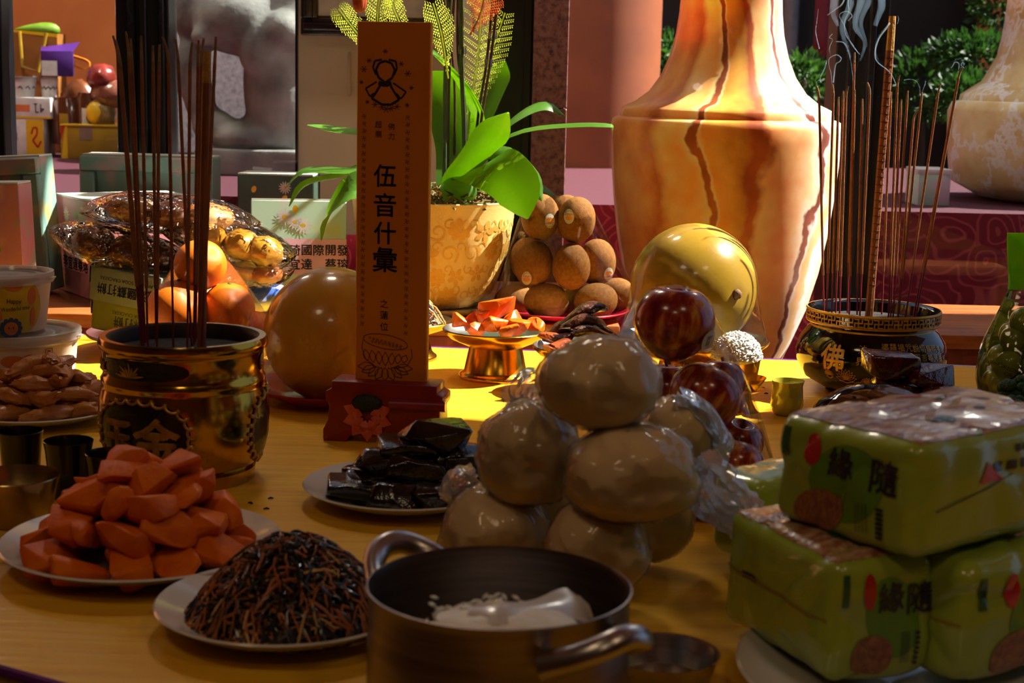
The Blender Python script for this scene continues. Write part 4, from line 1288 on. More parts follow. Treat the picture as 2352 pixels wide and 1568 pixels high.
def oval_panel(th, zc, a, b, name, mt, eps, power=2.6, wav=0.0, n=64):
    fl = Flat()
    pts = []
    for k in range(n):
        t = 2 * math.pi * k / n
        c, s = math.cos(t), math.sin(t)
        r = (abs(c) ** power + abs(s) ** power) ** (-1 / power) * (1 + wav * math.sin(t * 14))
        pts.append((a * c * r, b * s * r))
    o = len(fl.v)
    rings = 8
    for j in range(rings, 0, -1):
        fl.v += [(p[0] * j / rings, p[1] * j / rings) for p in pts]
    fl.v.append((0, 0))
    for j in range(rings - 1):
        for k in range(n):
            k2 = (k + 1) % n
            fl.f.append((j * n + k, j * n + k2, (j + 1) * n + k2, (j + 1) * n + k)); fl.mi.append(0)
    for k in range(n):
        fl.f.append(((rings - 1) * n + k, (rings - 1) * n + (k + 1) % n, rings * n)); fl.mi.append(0)
    return fl.lay(lathe_map(CP, th, zc, eps), name, mt, cen), pts
for th in (1.72, -2.5, -0.38):
    pnl, pts = oval_panel(th, 0.063 * kz, 0.060, 0.040 * kz, 'enamel_panel', m_blkenam, 0.0008)
    mp_ = lathe_map(CP, th, 0.063 * kz, 0.0016)
    ring = []
    for i in range(220):
        t = 2 * math.pi * i / 220
        c, s = math.cos(t), math.sin(t)
        r = (abs(c) ** 2.6 + abs(s) ** 2.6) ** (-1 / 2.6)
        w1 = 0.0032 * math.sin(t * 26); w2 = 0.0030 * math.cos(t * 26)
        ring.append(mp_(0.060 * c * r * (1 + w1 / 0.06) + w2 * -s, 0.040 * kz * s * r * (1 + w1 / 0.04) + w2 * c))
    MB().tube(ring + [ring[0]], 0.0017, 6, cap=False).build('scroll_border', m_oldgold, pnl)
npan, _ = oval_panel(-0.45, 0.135 * kz, 0.062, 0.0105 * kz, 'neck_panel', m_blkenam, 0.0008, 2.6)
oval_panel(1.75, 0.135 * kz, 0.03, 0.0105 * kz, 'neck_panel', m_blkenam, 0.0008, 2.6)
for th in (-0.50, -1.15):
    mp_ = lathe_map(CP, th, 0.134 * kz, 0.0018)
    mb = MB()
    for k in range(9):
        a = math.radians(8 + 164 * k / 8)
        l = 0.015 if k % 2 == 0 else 0.011
        p0, p1 = (0.002 * math.cos(a), -0.006), (l * 1.25 * math.cos(a), -0.006 + l * math.sin(a))
        mid = ((p0[0] + p1[0]) / 2 + 0.002 * math.sin(a), (p0[1] + p1[1]) / 2)
        mb.tube([mp_(*p0), mp_(*mid), mp_(*p1)], [0.0006, 0.0016, 0.0004], 6)
    mb.build('lotus_relief', m_oldgold, npan)
# raised character
fl = Flat().text('金', 0.0, 0.0, 0.050, bold=0.03)
ch = fl.lay(lathe_map(CP, 0.02 - 0.13, 0.062 * kz, 0.0012), 'raised_character', m_oldgold, pnl, cuts=1)
sm = ch.modifiers.new('relief', 'SOLIDIFY'); sm.thickness = 0.005; sm.offset = 0
fl = Flat().text('玉', 0.0, 0.0, 0.042, bold=0.03)
ch = fl.lay(lathe_map(CP, -0.62, 0.062 * kz, 0.0012), 'raised_character', m_oldgold, pnl, cuts=1)
sm = ch.modifiers.new('relief', 'SOLIDIFY'); sm.thickness = 0.005; sm.offset = 0

m_inc = mat('brown_incense', (150, 88, 36), 0.7, 0, (126, 70, 28), 80, 0.2, 400)
m_incash = mat('burnt_incense_ash', (150, 112, 70), 0.8, 0, (120, 86, 52), 120, 0.3, 400)
m_incred = mat('red_bamboo', (120, 18, 34), 0.5)
def stick(label, group, tip, base, d, r, zbase, ash=0.05, bend=0.0, big=False, lean=0.0):
    top = at(tip[0], tip[1], d + lean)
    bx = at(base, 730 if d < 2 else 700, d)
    b = Vector((bx.x, d, zbase))
    # the stick is straight from the visible rim crossing up to its tip
    rimz = bx.z
    dirv_ = (top - bx)
    b = bx - dirv_ * ((bx.z - zbase) / dirv_.z)
    t = thing('incense_stick', label, 'incense', b, group=group)
    L = (top - b).length
    ax = (top - b).normalized()
    sd_ = ax.orthogonal().normalized()
    red0, red1 = 0.0, 0.20 if not big else 0.0
    if not big:
        MB().tube([(0, 0, 0), ax * (L * red1)], r * 0.7, 6).build('bamboo_end', m_incred, t)
    la = L - ash
    MB().tube([ax * (L * red1), ax * la], r, 8).build('incense_body', m_incbig if big else m_inc, t)
    p = []
    for k in range(7):
        f_ = k / 6
        p.append(ax * (la + ash * f_) + RGT * (bend * f_ * f_))
    MB().tube(p, [r * (1 - (0.15 if big else 0.35) * k / 6) for k in range(7)], 8).build('ash_tip', m_incash if not big else m_incash2, t)
    return t, ax, la, b
m_incbig = mat('printed_incense', (146, 84, 30), 0.6, 0, (126, 68, 26), 40, 0.2, 200)
m_incash2 = mat('pale_incense_ash', (196, 146, 62), 0.8, 0, (170, 120, 48), 120, 0.4, 300)
g1 = 'thin incense sticks in the brass censer'
L1 = 'thin burnt-down brown incense stick standing in the brass censer'
zb = 0.149 * kz
STK1 = sorted((((268, 82), 320, -0.004, -0.01), ((293, 72), 326, -0.002, 0.0), ((300, 88), 331, 0, 0.02), ((324, 82), 338, 0, -0.02), ((351, 104), 358, 0, 0.03), ((366, 102), 361, 0, -0.01),
                            ((386, 84), 397, -0.006, 0.0), ((407, 90), 437, -0.002, 0.01), ((437, 98), 431, 0.002, -0.03), ((456, 92), 446, 0.0, 0.02), ((464, 88), 450, 0.002, 0.03), ((496, 84), 466, 0.0, -0.02), ((272, 92), 324, -0.003, 0.03)), key=lambda q: q[0][0])
for i_, (tip, base, bend, dd) in enumerate(STK1):
    stick('thin burnt-down incense stick in the brass censer, %s tip from the left' % ORD[i_], g1, tip, base, cd + dd, 4.0 * cs, zb, 0.028, bend)
stick('thick dark incense stick standing right of centre in the brass censer', None, (476, 118), 464, cd + 0.0, 10.5 * cs, zb, 0.033, 0, True)

# black and gold censer at the back
m_blkgloss = mat('black_glaze', (10, 9, 10), 0.10, 0, (16, 14, 14), 30, coat=0.6, crough=0.03)
m_goldpaint = mat('gold_paint', (222, 170, 64), 0.35, 0.35, (200, 146, 50), 60)
bb = on(1995, 898)
bd = bb.y
bs_ = sc(bd)
bc = thing('incense_burner', 'black glazed censer with gold rim band and gold scripture characters', 'censer', (bb.x, bd, 0))
def bz_(py):
    return at(1995, py, bd).z
R_ = lambda px: px * bs_ * 1.0
rimz = bz_(706)
kb = rimz
BP = [(R_(95), 0.006), (R_(118), 0.010), (R_(150), kb * 0.18), (R_(170), kb * 0.36), (R_(174), kb * 0.48), (R_(166), kb * 0.62), (R_(150), kb * 0.74), (R_(140), kb * 0.79), (R_(139), kb * 0.82)]
MB().lathe([(0, 0.0), (R_(100), 0.0), (R_(104), 0.004)] + BP + [(R_(139), kb * 0.85), (R_(134), kb * 0.85), (R_(134), kb * 0.6), (0, kb * 0.58)], 96).build('bowl', m_blkgloss, bc, ang=55)
RB = [(R_(152), kb * 0.845), (R_(152), kb * 0.985)]
rimo = MB().lathe([(R_(139), kb * 0.83), (R_(152), kb * 0.835), (R_(154), kb * 0.85), (R_(151), kb * 0.865), (R_(151), kb * 0.965), (R_(154), kb * 0.98), (R_(152.5), kb * 1.0), (R_(150), kb * 1.0)], 96).build('rim_band', m_goldpaint, bc, ang=40)
MB().lathe([(R_(150), kb * 1.0), (R_(146), kb * 0.995), (R_(138), kb * 0.97), (R_(134), kb * 0.85)], 96).build('inner_wall', m_blkgloss, bc)
MB().lathe([(R_(151.6), kb * 0.868), (R_(151.8), kb * 0.915), (R_(151.6), kb * 0.962)], 96).build('rim_inlay', m_blkgloss, rimo)
MB().lathe([(0, kb * 0.87), (R_(137), kb * 0.86)], 48).build('ash_bed', m_ash, bc)
MB().lathe([(R_(140.5), kb * 0.775), (R_(143), kb * 0.78), (R_(141), kb * 0.80)], 96).build('neck_ring', m_goldpaint, bc)
fl = Flat()
n_ = 44
for k in range(-16, 17):
    fl.text('卍', k * 2 * math.pi / n_ * R_(152), 0.0, 0.0150, bold=0.03)
fl.lay(lathe_map(RB, 0, kb * 0.915, 0.0012), 'fret_band', m_goldpaint, rimo)
def btext(s, px, py, hpx, bold=0.02, sx=1.0):
    th = math.asin(max(-0.97, min(0.97, (px - 1995) / 172.0)))
    fl = Flat().text(s, 0, 0, hpx * bs_, bold=bold, sx=sx)
    return fl.lay(lathe_map(BP, th, at(1995, py, bd - R_(168) * math.cos(th)).z, 0.0010), 'lettering', m_goldpaint, bc, cuts=1)
btext('佛', 1879, 822, 62, 0.022, 1.0)
btext('法', 1938, 804, 20); btext('界', 1935, 830, 20)
rows = (('婆羅揭咒說切無明多故', 798), ('訶揭諦曰即苦等咒是知', 818), ('薩揭諦真實能等是大般', 838))
for s, py in rows:
    for k, chh in enumerate(s):
        th = -0.04 + k * 0.112
        fl = Flat().text(chh, 0, 0, 17 * bs_, bold=0.015)
        fl.lay(lathe_map(BP, th, at(1995, py, bd - R_(168) * math.cos(th)).z, 0.0010), 'lettering', m_goldpaint, bc, cuts=0)
# golden lotus painted low on the belly
fl = Flat()
for (u, v, s) in ((-0.058, -0.012, 1.0), (-0.028, -0.016, 0.62), (-0.085, -0.008, 0.5), (-0.040, -0.022, 0.55)):
    for k in range(9):
        a = math.radians(10 + 160 * k / 8)
        l = 0.016 * s
        c, q = math.cos(a), math.sin(a)
        pts = [(u, v), (u + l * .5 * c - l * .22 * q, v + l * .5 * q + l * .22 * c), (u + l * c, v + l * q), (u + l * .5 * c + l * .22 * q, v + l * .5 * q - l * .22 * c), (u, v)]
        fl.line(pts, 0.0007)
    fl.line([(u - 0.012 * s, v - 0.002), (u, v - 0.005), (u + 0.012 * s, v - 0.002)], 0.0016)
fl.lay(lathe_map(BP, 0, kb * 0.36, 0.0010), 'lotus_painting', m_goldpaint, bc, cuts=1)
g2 = 'thin incense sticks in the black censer'
L2 = 'thin smouldering brown incense stick standing in the black censer'
zb2 = kb * 0.85
STK2 = sorted((((1881, 198), 1892, -0.003, -0.02), ((1915, 194), 1899, -0.002, 0.0), ((1926, 222), 1911, 0, 0.03), ((1937, 208), 1920, 0, 0.05), ((1944, 198), 1929, 0.003, -0.03), ((1963, 120), 1947, 0.0, 0.06), ((1963, 206), 1951, 0, -0.02),
                            ((1981, 227), 1969, 0, 0.04), ((1999, 190), 1976, -0.004, -0.01), ((2047, 210), 2026, 0, 0.05), ((2062, 172), 2042, 0.003, -0.03), ((2070, 228), 2047, 0, 0.02), ((2085, 208), 2053, 0, 0.0), ((2100, 252), 2064, 0.006, 0.03),
                            ((2118, 211), 2066, 0, -0.03), ((2158, 192), 2084, 0.002, 0.01), ((2206, 154), 2109, 0.003, -0.02), ((2196, 206), 2104, 0.0, 0.04)), key=lambda q: q[0][0])
for i_, (tip, base, bend, dd) in enumerate(STK2):
    stick('thin smouldering incense stick in the black censer, %s tip from the left' % ORD[i_], g2, tip, base, bd + dd, 2.9 * bs_, zb2, 0.016, bend)
t, ax, la, bq = stick('thick tall ringed incense stick leaning in the black censer', None, (2050, 37), 1998, bd + 0.01, 9.5 * bs_, zb2, 0.048, 0, True)
for k in range(30):
    p = ax * (0.05 + k * (la - 0.05) / 30)
    MB().tube([p, p + ax * 0.0008], 9.7 * bs_, 10).build('printed_ring', m_blk, t)

# ================================================================ DISHES
m_brassdish = mat('satin_brass', (206, 160, 50), 0.22, 1.0, (190, 142, 40), 30, 0.02, 200)
m_steel = mat('brushed_steel', (190, 186, 182), 0.28, 1.0, (170, 166, 162), 12, 0.04, 60, stretch=(1, 1, 20))
m_porcelain = mat('white_porcelain', (226, 220, 214), 0.18, 0, (220, 214, 208), 6, coat=0.5)
m_redplate = mat('red_plastic', (190, 22, 26), 0.2, 0, (176, 16, 22), 12, coat=0.4, transl=0.25, tcol=(240, 40, 60))
def footed_dish(name, label, loc, R, H, foot=0.62, cat='dish', steel_top=True):
    t = thing(name, label, cat, loc)
    rim, bowl = R, H * 0.35
    MB().lathe([(0, H - bowl + 0.002), (R * 0.5, H - bowl), (R * 0.86, H - bowl * 0.5), (R * 0.985, H - 0.003), (R, H), (R * 0.985, H + 0.0012), (R * 0.96, H - 0.002), (R * 0.84, H - bowl * 0.42), (R * 0.5, H - bowl + 0.006), (0, H - bowl + 0.006)], 64).build('bowl', m_brassdish, t)
    MB().lathe([(0, H - bowl + 0.0064), (R * 0.5, H - bowl + 0.0064), (R * 0.835, H - bowl * 0.42 + 0.0006), (R * 0.955, H - 0.0012), (R * 0.98, H + 0.0016)], 64).build('bright_inside', m_steel, t)
    f = R * foot
    MB().lathe([(f * 0.78, H - bowl + 0.002), (f * 0.80, H - bowl - 0.002), (f * 0.94, 0.012), (f * 1.02, 0.008), (f * 1.08, 0.006), (f * 1.10, 0.003), (f * 1.08, 0.0), (0, 0)], 64).build('foot', m_brassdish, t)
    return t
def plate(name, label, loc, R, H, mt, cat='plate', well=0.6):
    t = thing(name, label, cat, loc)
    MB().lathe([(0, 0), (R * well * 0.95, 0), (R * well, 0.003), (R * 0.86, H * 0.6), (R * 0.985, H * 0.95), (R, H), (R * 0.985, H + 0.0015), (R * 0.84, H * 0.72), (R * well, 0.0065), (R * well * 0.9, 0.005), (0, 0.005)], 72).build('plate_body', mt, t)
    return t
def heap(label, group, name, cat, meshes, spots, seed, rx=6.28, tilt=0.6):
    rnd = random.Random(seed)
    r = []
    for k, p in enumerate(spots):
        me = meshes[k % len(meshes)]
        o = link(name, me, None, p[:3], (rnd.uniform(-tilt, tilt), rnd.uniform(-tilt, tilt), rnd.uniform(0, rx)))
        if len(p) > 3:
            o.scale = (p[3],) * 3
        tag(o, label % p[4] if '%s' in label else label, cat, group)
        r.append(o)
    return r
# footed brass dish of carrots
D1 = on(1137, 866)
D1R = 125 * sc(D1.y)
D1H = at(1137, 756, D1.y).z
footed_dish('footed_dish', 'brass footed dish holding glazed carrot chunks in the sun', D1, D1R, D1H)
m_carrot = mat('cooked_carrot', (240, 120, 10), 0.45, 0, (224, 96, 6), 40, 0.3, 90, 0.0, spec=0.15)
m_carrot2 = mat('glazed_carrot', (236, 118, 6), 0.35, 0, (206, 72, 4), 50, 0.5, 80, 0.1, spec=0.3)
cm = [chunk_mesh('carrot_chunk', 40 + k, (0.042, 0.034, 0.026), m_carrot2) for k in range(6)]
def dpx(px, py, dd):
    p = at(px, py, D1.y + dd)
    return (p.x, p.y, p.z)
_sp = [dpx(1060, 738, 0) + (0.9,), dpx(1095, 752, -0.03) + (0.85,), dpx(1140, 745, -0.03) + (1,), dpx(1195, 752, -0.02) + (1.05,), dpx(1230, 745, 0.0) + (0.9,), dpx(1090, 735, 0.02) + (1,), dpx(1145, 708, 0.01) + (1.5,), dpx(1180, 735, 0.03) + (1,), dpx(1170, 758, -0.045) + (0.8,), dpx(1120, 725, 0.0) + (0.9,)]
_ds = ['at the left end of', 'at the front left of', 'in the front middle of', 'at the front right of', 'at the right end of', 'at the back left of', 'big topmost on', 'at the back right of', 'lowest at the front rim of', 'under the top one on']
heap('sunlit glazed carrot chunk %s the brass dish', 'carrots on the footed dish', 'carrot_chunk', 'carrot', cm,
     [p + (q,) for p, q in zip(_sp, _ds)], 2, tilt=0.5)
# dish of braised slices
D2 = on(1335, 900)
D2H = at(1335, 795, D2.y).z
footed_dish('footed_dish', 'brass footed dish of dark braised slices behind the top bun', D2, 118 * sc(D2.y), D2H)
m_brais = mat('dark_braised_skin', (84, 38, 18), 0.28, 0, (44, 18, 10), 60, 0.6, 120, 0.5)
m_brais2 = mat('fried_orange_skin', (170, 74, 22), 0.35, 0, (90, 34, 12), 50, 0.6, 120, 0.4)
def slice_mesh(seed, l, w, h, mt):
    def fn(d, p):
        return Vector((p.x, p.y + 0.12 * l * (p.x / l * 2) ** 2, p.z + 0.10 * l * math.sin(p.x / l * 5 + seed)))
    return blob_mesh('braised_slice', seed, (l / 2, w / 2, h / 2), mt, 0.22, 2.2, 20, 12, fn)
sl = [(1345, 722, 0.02, 0.078, 1, 0.5, 12), (1350, 745, 0.0, 0.075, 2, 0.2, 6), (1375, 770, -0.02, 0.088, 3, 0.0, 3), (1280, 775, 0.0, 0.05, 4, 0.3, 0), (1290, 795, -0.05, 0.05, 6, -0.2, -4), (1300, 760, 0.03, 0.07, 8, 0.6, 8), (1400, 775, 0.03, 0.06, 9, -0.3, 4)]
for px, py, dd, l, s, ry, _ in sl:
    p = at(px, py, D2.y + dd)
    o = link('braised_slice', slice_mesh(s, l, 0.032, 0.018, m_brais2 if s in (4, 6) else m_brais), None, p, (0.1, -math.radians(ry * 30), 0.25 * s % 0.9))
    tag(o, {1: 'topmost dark braised slice sticking up on the brass dish', 2: 'second dark braised slice from the top on the brass dish', 3: 'broad dark braised slice lying low at the front of the brass dish', 4: 'upper reddish fried piece at the left edge of the braised dish', 6: 'lower reddish fried piece at the left edge of the braised dish', 8: 'dark braised slice leaning at the back left of the brass dish', 9: 'short dark braised slice at the back right of the brass dish'}[s], 'food', 'braised slices')
# noodle dish half hidden by the tablet
D3 = on(925, 822)
D3H = at(925, 735, D3.y).z
footed_dish('footed_dish', 'brass footed dish of mixed shreds half hidden behind the memorial tablet', D3, 118 * sc(D3.y), D3H)
m_shred_d = mat('dark_kelp_shred', (40, 32, 24), 0.35, 0, (24, 26, 28), 60, coat=0.3)
m_shred_o = mat('carrot_shred', (176, 98, 36), 0.45, 0, (146, 74, 24), 60)
m_shred_p = mat('pale_noodle', (214, 170, 104), 0.45, 0, (196, 140, 70), 60)
def shreds(name, label, cat, cx, cy, z0, R, Hh, n, seed, weights, l=(0.02, 0.045), rad=0.0011, parent=None):
    rnd = random.Random(seed)
    mb = MB()
    for k in range(n):
        a = rnd.uniform(0, 2 * math.pi)
        r = math.sqrt(rnd.random())
        zt_ = Hh * (1 - r ** 1.6) ** 0.8
        z = zt_ * rnd.uniform(0.72, 1.0) if rnd.random() < 0.8 else zt_ * rnd.random()
        p = Vector((math.cos(a) * r * R, math.sin(a) * r * R, z + 0.002))
        d = Vector((rnd.gauss(0, 1), rnd.gauss(0, 1), rnd.gauss(0, 0.35) - 0.35 * r)).normalized()
        L_ = rnd.uniform(*l)
        q = [p]
        for j in range(5):
            d = (d + Vector((rnd.gauss(0, .35), rnd.gauss(0, .35), rnd.gauss(0, .25)))).normalized()
            nx = q[-1] + d * L_ / 5
            rr = math.hypot(nx.x, nx.y) / R
            top = Hh * max(0.0, (1 - min(1, rr) ** 1.6)) ** 0.8 + 0.004
            nx.z = max(0.001, min(nx.z, top))
            if rr > 1.04:
                nx.x, nx.y = nx.x / rr * 1.04, nx.y / rr * 1.04
            q.append(nx)
        mi = rnd.choices(range(3), weights)[0]
        w_ = rad * rnd.uniform(0.7, 1.5)
        mb.tube(q, [w_ * 0.7, w_, w_, w_, w_, w_ * 0.5], 5, mi, True, 0.6)
    core = MB()
    o = mb.build(name, [m_shred_d, m_shred_o, m_shred_p], None, (cx, cy, z0), merge=False)
    tag(o, label, cat, None, 'stuff')
    return o
def mound(R, Hh, loc, mt, parent):
    pr_ = [(R * t, Hh * max(0, (1 - t ** 1.6)) ** 0.8) for t in [k / 10 for k in range(10, -1, -1)]]
    return MB().lathe(pr_, 32).build('core', mt, parent, loc)
o = shreds('shredded_vegetables', 'glossy pale and dark shreds heaped behind the tablet edge', 'food', D3.x, D3.y, D3H - 0.004, 0.064, 0.055, 420, 5, (4, 3, 4), (0.02, 0.04), 0.0012)
mound(0.058, 0.045, (0, 0, 0), m_shred_d, o)

# ================================================================ KIWIFRUIT PYRAMID
KD = 2.66
ks = sc(KD)
kp = on(1300, 748, BENCH_Z)
KD = 2.72
ks = sc(KD)
m_kiwi = mat('brown_kiwi_skin', (138, 94, 40), 0.8, 0, (118, 76, 30), 200, 0.25, 900, spec=0.2)
kpl = plate('plate', 'pink-red round plate under the kiwifruit pyramid', (xpx(1295, KD, 700), KD, BENCH_Z), 0.115, 0.016, mat('rose_red_plastic', (196, 40, 66), 0.2, 0, (180, 30, 56), 12, coat=0.4, transl=0.3, tcol=(240, 60, 100)))
kme = blob_mesh('kiwifruit', 3, (42 * ks, 42 * ks, 52 * ks), m_kiwi, 0.03, 1.2, 24, 16)
m_sticker = mat('white_sticker', (230, 226, 214), 0.35)
m_stkred = mat('sticker_red', (196, 40, 40), 0.4)
m_stkor = mat('sticker_orange', (240, 150, 40), 0.4)
KIW = [(1241, 498, -0.02, 0.0, 0.05, True, 1.03, 'left'), (1324, 505, -0.03, 0.1, -0.05, True, 1.03, ''), (1300, 495, 0.05, 0, 0, False, 0.95, ''),
       (1226, 606, -0.03, 0.12, 0.1, True, 1.05, ''), (1312, 612, -0.05, -0.08, 0.1, False, 1.03, ''), (1371, 602, 0.0, 0, 0, True, 1.05, ''), (1212, 595, 0.05, 0, 0, False, 1.0, ''),
       (1180, 690, 0.02, 1.3, 0.0, False, 0.92, ''), (1255, 692, -0.045, 1.5, 0.15, False, 1.0, ''), (1368, 692, -0.04, 1.35, -0.2, False, 1.0, ''), (1412, 676, 0.02, 1.2, 0.4, False, 0.92, ''), (1310, 690, 0.04, 1.5, 0, False, 0.95, '')]
KLAB = ['upper left kiwifruit of the pyramid with an upside-down sticker', 'upper right kiwifruit of the pyramid with an oval sticker', 'kiwifruit at the back of the pyramid top, mostly hidden',
        'middle-row kiwifruit at the left with a sticker near its foot', 'middle-row kiwifruit in the centre without any sticker', 'middle-row kiwifruit at the right edge with a sticker', 'middle-row kiwifruit peeping out at the far left back',
        'bottom-row kiwifruit lying at the left end', 'bottom-row kiwifruit lying left of centre behind the carrots', 'bottom-row kiwifruit lying right of centre on the pink plate', 'bottom-row kiwifruit at the right end of the pyramid', 'bottom-row kiwifruit hidden in the middle of the pyramid']
kw_pts = []
for (px, py, dd, ry, rx, stk, s, _), lab in zip(KIW, KLAB):
    p = at(px, py, KD + dd)
    t = thing('kiwifruit', lab, 'kiwifruit', p, group='kiwifruit in the pyramid')
    o = link('skin', kme, t, None, (rx, ry, 0))
    o.scale = (s, s, s)
    for k in range(40):
        v = Vector((random.Random(k).gauss(0, 1), random.Random(k + 99).gauss(0, 1), random.Random(k + 7).gauss(0, 1))).normalized()
        kw_pts.append(p + v * 50 * ks)
    if stk:
        u0, v0 = {0: (0.016, -0.004), 1: (-0.014, 0.008), 3: (-0.012, -0.022), 5: (0.02, -0.018)}[KIW.index((px, py, dd, ry, rx, stk, s, _))]
        flip = -1 if u0 in (0.016, 0.02) else 1
        def smap(u, v, u0=u0, v0=v0, flip=flip, e=0.0):
            x, z = u0 + u * flip, v0 + v * flip
            a, c = 42 * ks * s + 0.0012, 52 * ks * s + 0.0012
            y = -a * math.sqrt(max(0.02, 1 - (x / a) ** 2 - (z / c) ** 2))
            return Vector((x, y - e, z))
        fl = Flat().ell(0, 0, 0.0085, 0.0125, n=22)
        stk_o = fl.lay(smap, 'sticker', m_sticker, t, cuts=1)
        fl = Flat().ell(0, -0.002, 0.006, 0.004, mi=1, n=16)
        fl.text('Zespri', 0, 0.004, 0.0062, bold=0.01, sx=0.9)
        for q in range(7):
            a = math.radians(30 + q * 20)
            fl.line([(0.006 * math.cos(a), 0.0065 + 0.002 * math.sin(a)), (0.0078 * math.cos(a), 0.0065 + 0.0048 * math.sin(a))], 0.0007, 2)
        fl.lay(lambda u, v, f=smap: f(u, v, e=0.0004), 'sticker_print', [m_stkred, m_stkor, m_blk], stk_o)
m_film = film_mat('clear_film', bump=0.15, bscale=14, dist=0.004, gain=0.5, base=0.004)
o = hull([p for p in kw_pts] + [Vector((kpl.location.x + 0.112 * math.cos(a), KD + 0.112 * math.sin(a), BENCH_Z + 0.018)) for a in [k * 0.26 for k in range(24)]], 'plastic_wrap', m_film, sub=1)
tag(o, 'clear plastic wrap stretched over the kiwifruit pyramid', 'plastic wrap')

# ================================================================ MELONS
def melon_mat(name, c1, c2):
    return mat(name, c1, 0.28, 0, c2, 14, 0.04, 200, 0.35, sss=0.3, sssr=0.02)
m_melon1 = melon_mat('amber_melon_rind', (236, 178, 62), (226, 160, 44))
m_melon2 = melon_mat('pale_green_melon_rind', (206, 168, 60), (190, 152, 46))
M1 = at(762, 768, 2.11)
m1s = sc(2.11)
plate('plate', 'red glossy plate under the amber melon beside the tablet', (M1.x, 2.11, 0), 0.112, 0.022, m_redplate)
mel = thing('melon', 'large amber honeydew melon on a red plate left of the tablet', 'melon', (M1.x, 2.11, M1.z))
MB().sphere((0, 0, 0), 157 * m1s, 56, 36, fn=lambda d, p: p * (1 + 0.008 * noise.noise(d * 2))).build('rind', m_melon1, mel)
def cling(label, c, r, prim_r, prim_z, tag_cat='plastic wrap', drop=0.0):
    prf = []
    for k in range(9):
        a = math.radians(90 - k * 10)
        prf.append((r * 1.012 * math.cos(a), c[2] + r * 1.012 * math.sin(a)))
    prf[0] = (0, prf[0][1])
    x0, z0 = prf[-1]
    for k in range(1, 7):
        f_ = k / 6
        prf.append((x0 + (prim_r - x0) * f_ - 0.004 * math.sin(f_ * math.pi), z0 + (prim_z - z0) * f_))
    o = MB().lathe(prf[::-1], 60, wob=lambda a, z: 1 + 0.012 * math.sin(a * 7 + z * 40) * (1 if z < c[2] else 0.0)).build('plastic_wrap', m_film, None, (c[0], c[1], 0))
    tag(o, label, tag_cat)
cling('clear cling film over the amber melon', (M1.x, 2.11, M1.z), 157 * m1s, 0.108, 0.022)
M2d = 2.22
M2 = at(1594, 658, M2d)
m2s = sc(M2d)
mel = thing('melon', 'large pale green honeydew melon behind the apples in film', 'melon', (M2.x, M2d, M2.z))
def m2fn(d, p):
    q = p * (1 + 0.008 * noise.noise(d * 2 + Vector((4, 0, 0))))
    k = (d - Vector((0.57, -0.82, 0.0)).normalized()).length
    if k < 0.16:
        q = q * (1 - 0.03 * (1 - k / 0.16))
    return q
MB().sphere((0, 0, 0), 146 * m2s, 64, 40, fn=m2fn).build('rind', m_melon2, mel)
sp_ = Vector((0.57, -0.82, 0.0)).normalized() * 146 * m2s * 0.985
MB().sphere(sp_, 0.0075, 12, 8, fn=lambda d, p: p * (1 + 0.3 * noise.noise(d * 3))).build('stem_scar', mat('brown_scar', (110, 72, 30), 0.8), mel)
D4H = at(1594, 778, M2d).z
footed_dish('footed_dish', 'dark rimmed footed dish carrying the pale green melon', (M2.x, M2d, 0), 180 * m2s, D4H, 0.5)
cling('clear cling film cone over the pale green melon', (M2.x, M2d, M2.z), 146 * m2s, 174 * m2s, D4H + 0.002)

# ================================================================ ORANGES
m_orange = mat('orange_peel', (236, 130, 12), 0.38, 0, (228, 112, 8), 30, 0.25, 420, 0.1)
m_calyx = mat('orange_calyx', (70, 84, 30), 0.7)
OD = 2.2
os_ = sc(OD)
ome = blob_mesh('orange', 5, (1, 1, 0.96), m_orange, 0.015, 1.5, 32, 20)
ORS = [(460, 608, 0.0, 61, 'top orange of the pyramid behind the brass censer'), (408, 712, -0.02, 73, 'lower left orange of the pyramid behind the censer'), (524, 708, 0.0, 62, 'lower right orange of the pyramid with a green calyx'),
       (578, 770, 0.06, 62, 'orange low at the right behind the pyramid'), (470, 700, 0.085, 62, 'orange at the back of the pyramid'), (400, 800, 0.0, 64, 'bottom-row orange hidden at the left behind the censer'), (520, 802, -0.01, 62, 'bottom-row orange hidden behind the censer rim')]
opts = []
for px, py, dd, r, lab in ORS:
    p = at(px, py, OD + dd)
    t = thing('orange', lab, 'orange', p, group='oranges in the pyramid')
    o = link('peel', ome, t); rr = r * os_; o.scale = (rr, rr, rr)
    MB().tube([(0.003, -0.004, rr * 0.955), (0.003, -0.004, rr * 1.0)], [0.0035, 0.0015], 6).build('calyx', m_calyx, t)
    for k in range(30):
        v = Vector((random.Random(k).gauss(0, 1), random.Random(k + 99).gauss(0, 1), random.Random(k + 7).gauss(0, 1))).normalized()
        opts.append(p + v * rr * 1.06)
ox, oy = at(470, 800, OD + 0.01).x, OD + 0.02
plate('plate', 'green dish under the orange pyramid', (ox, oy, 0), 0.105, 0.02, mat('green_plastic', (40, 140, 40), 0.2, 0, (30, 120, 34), 12, coat=0.4))
o = hull(opts + [Vector((ox + 0.10 * math.cos(a), oy + 0.10 * math.sin(a), 0.022)) for a in [k * 0.26 for k in range(24)]], 'plastic_wrap', m_film, sub=1)
tag(o, 'clear plastic wrap stretched over the orange pyramid', 'plastic wrap')

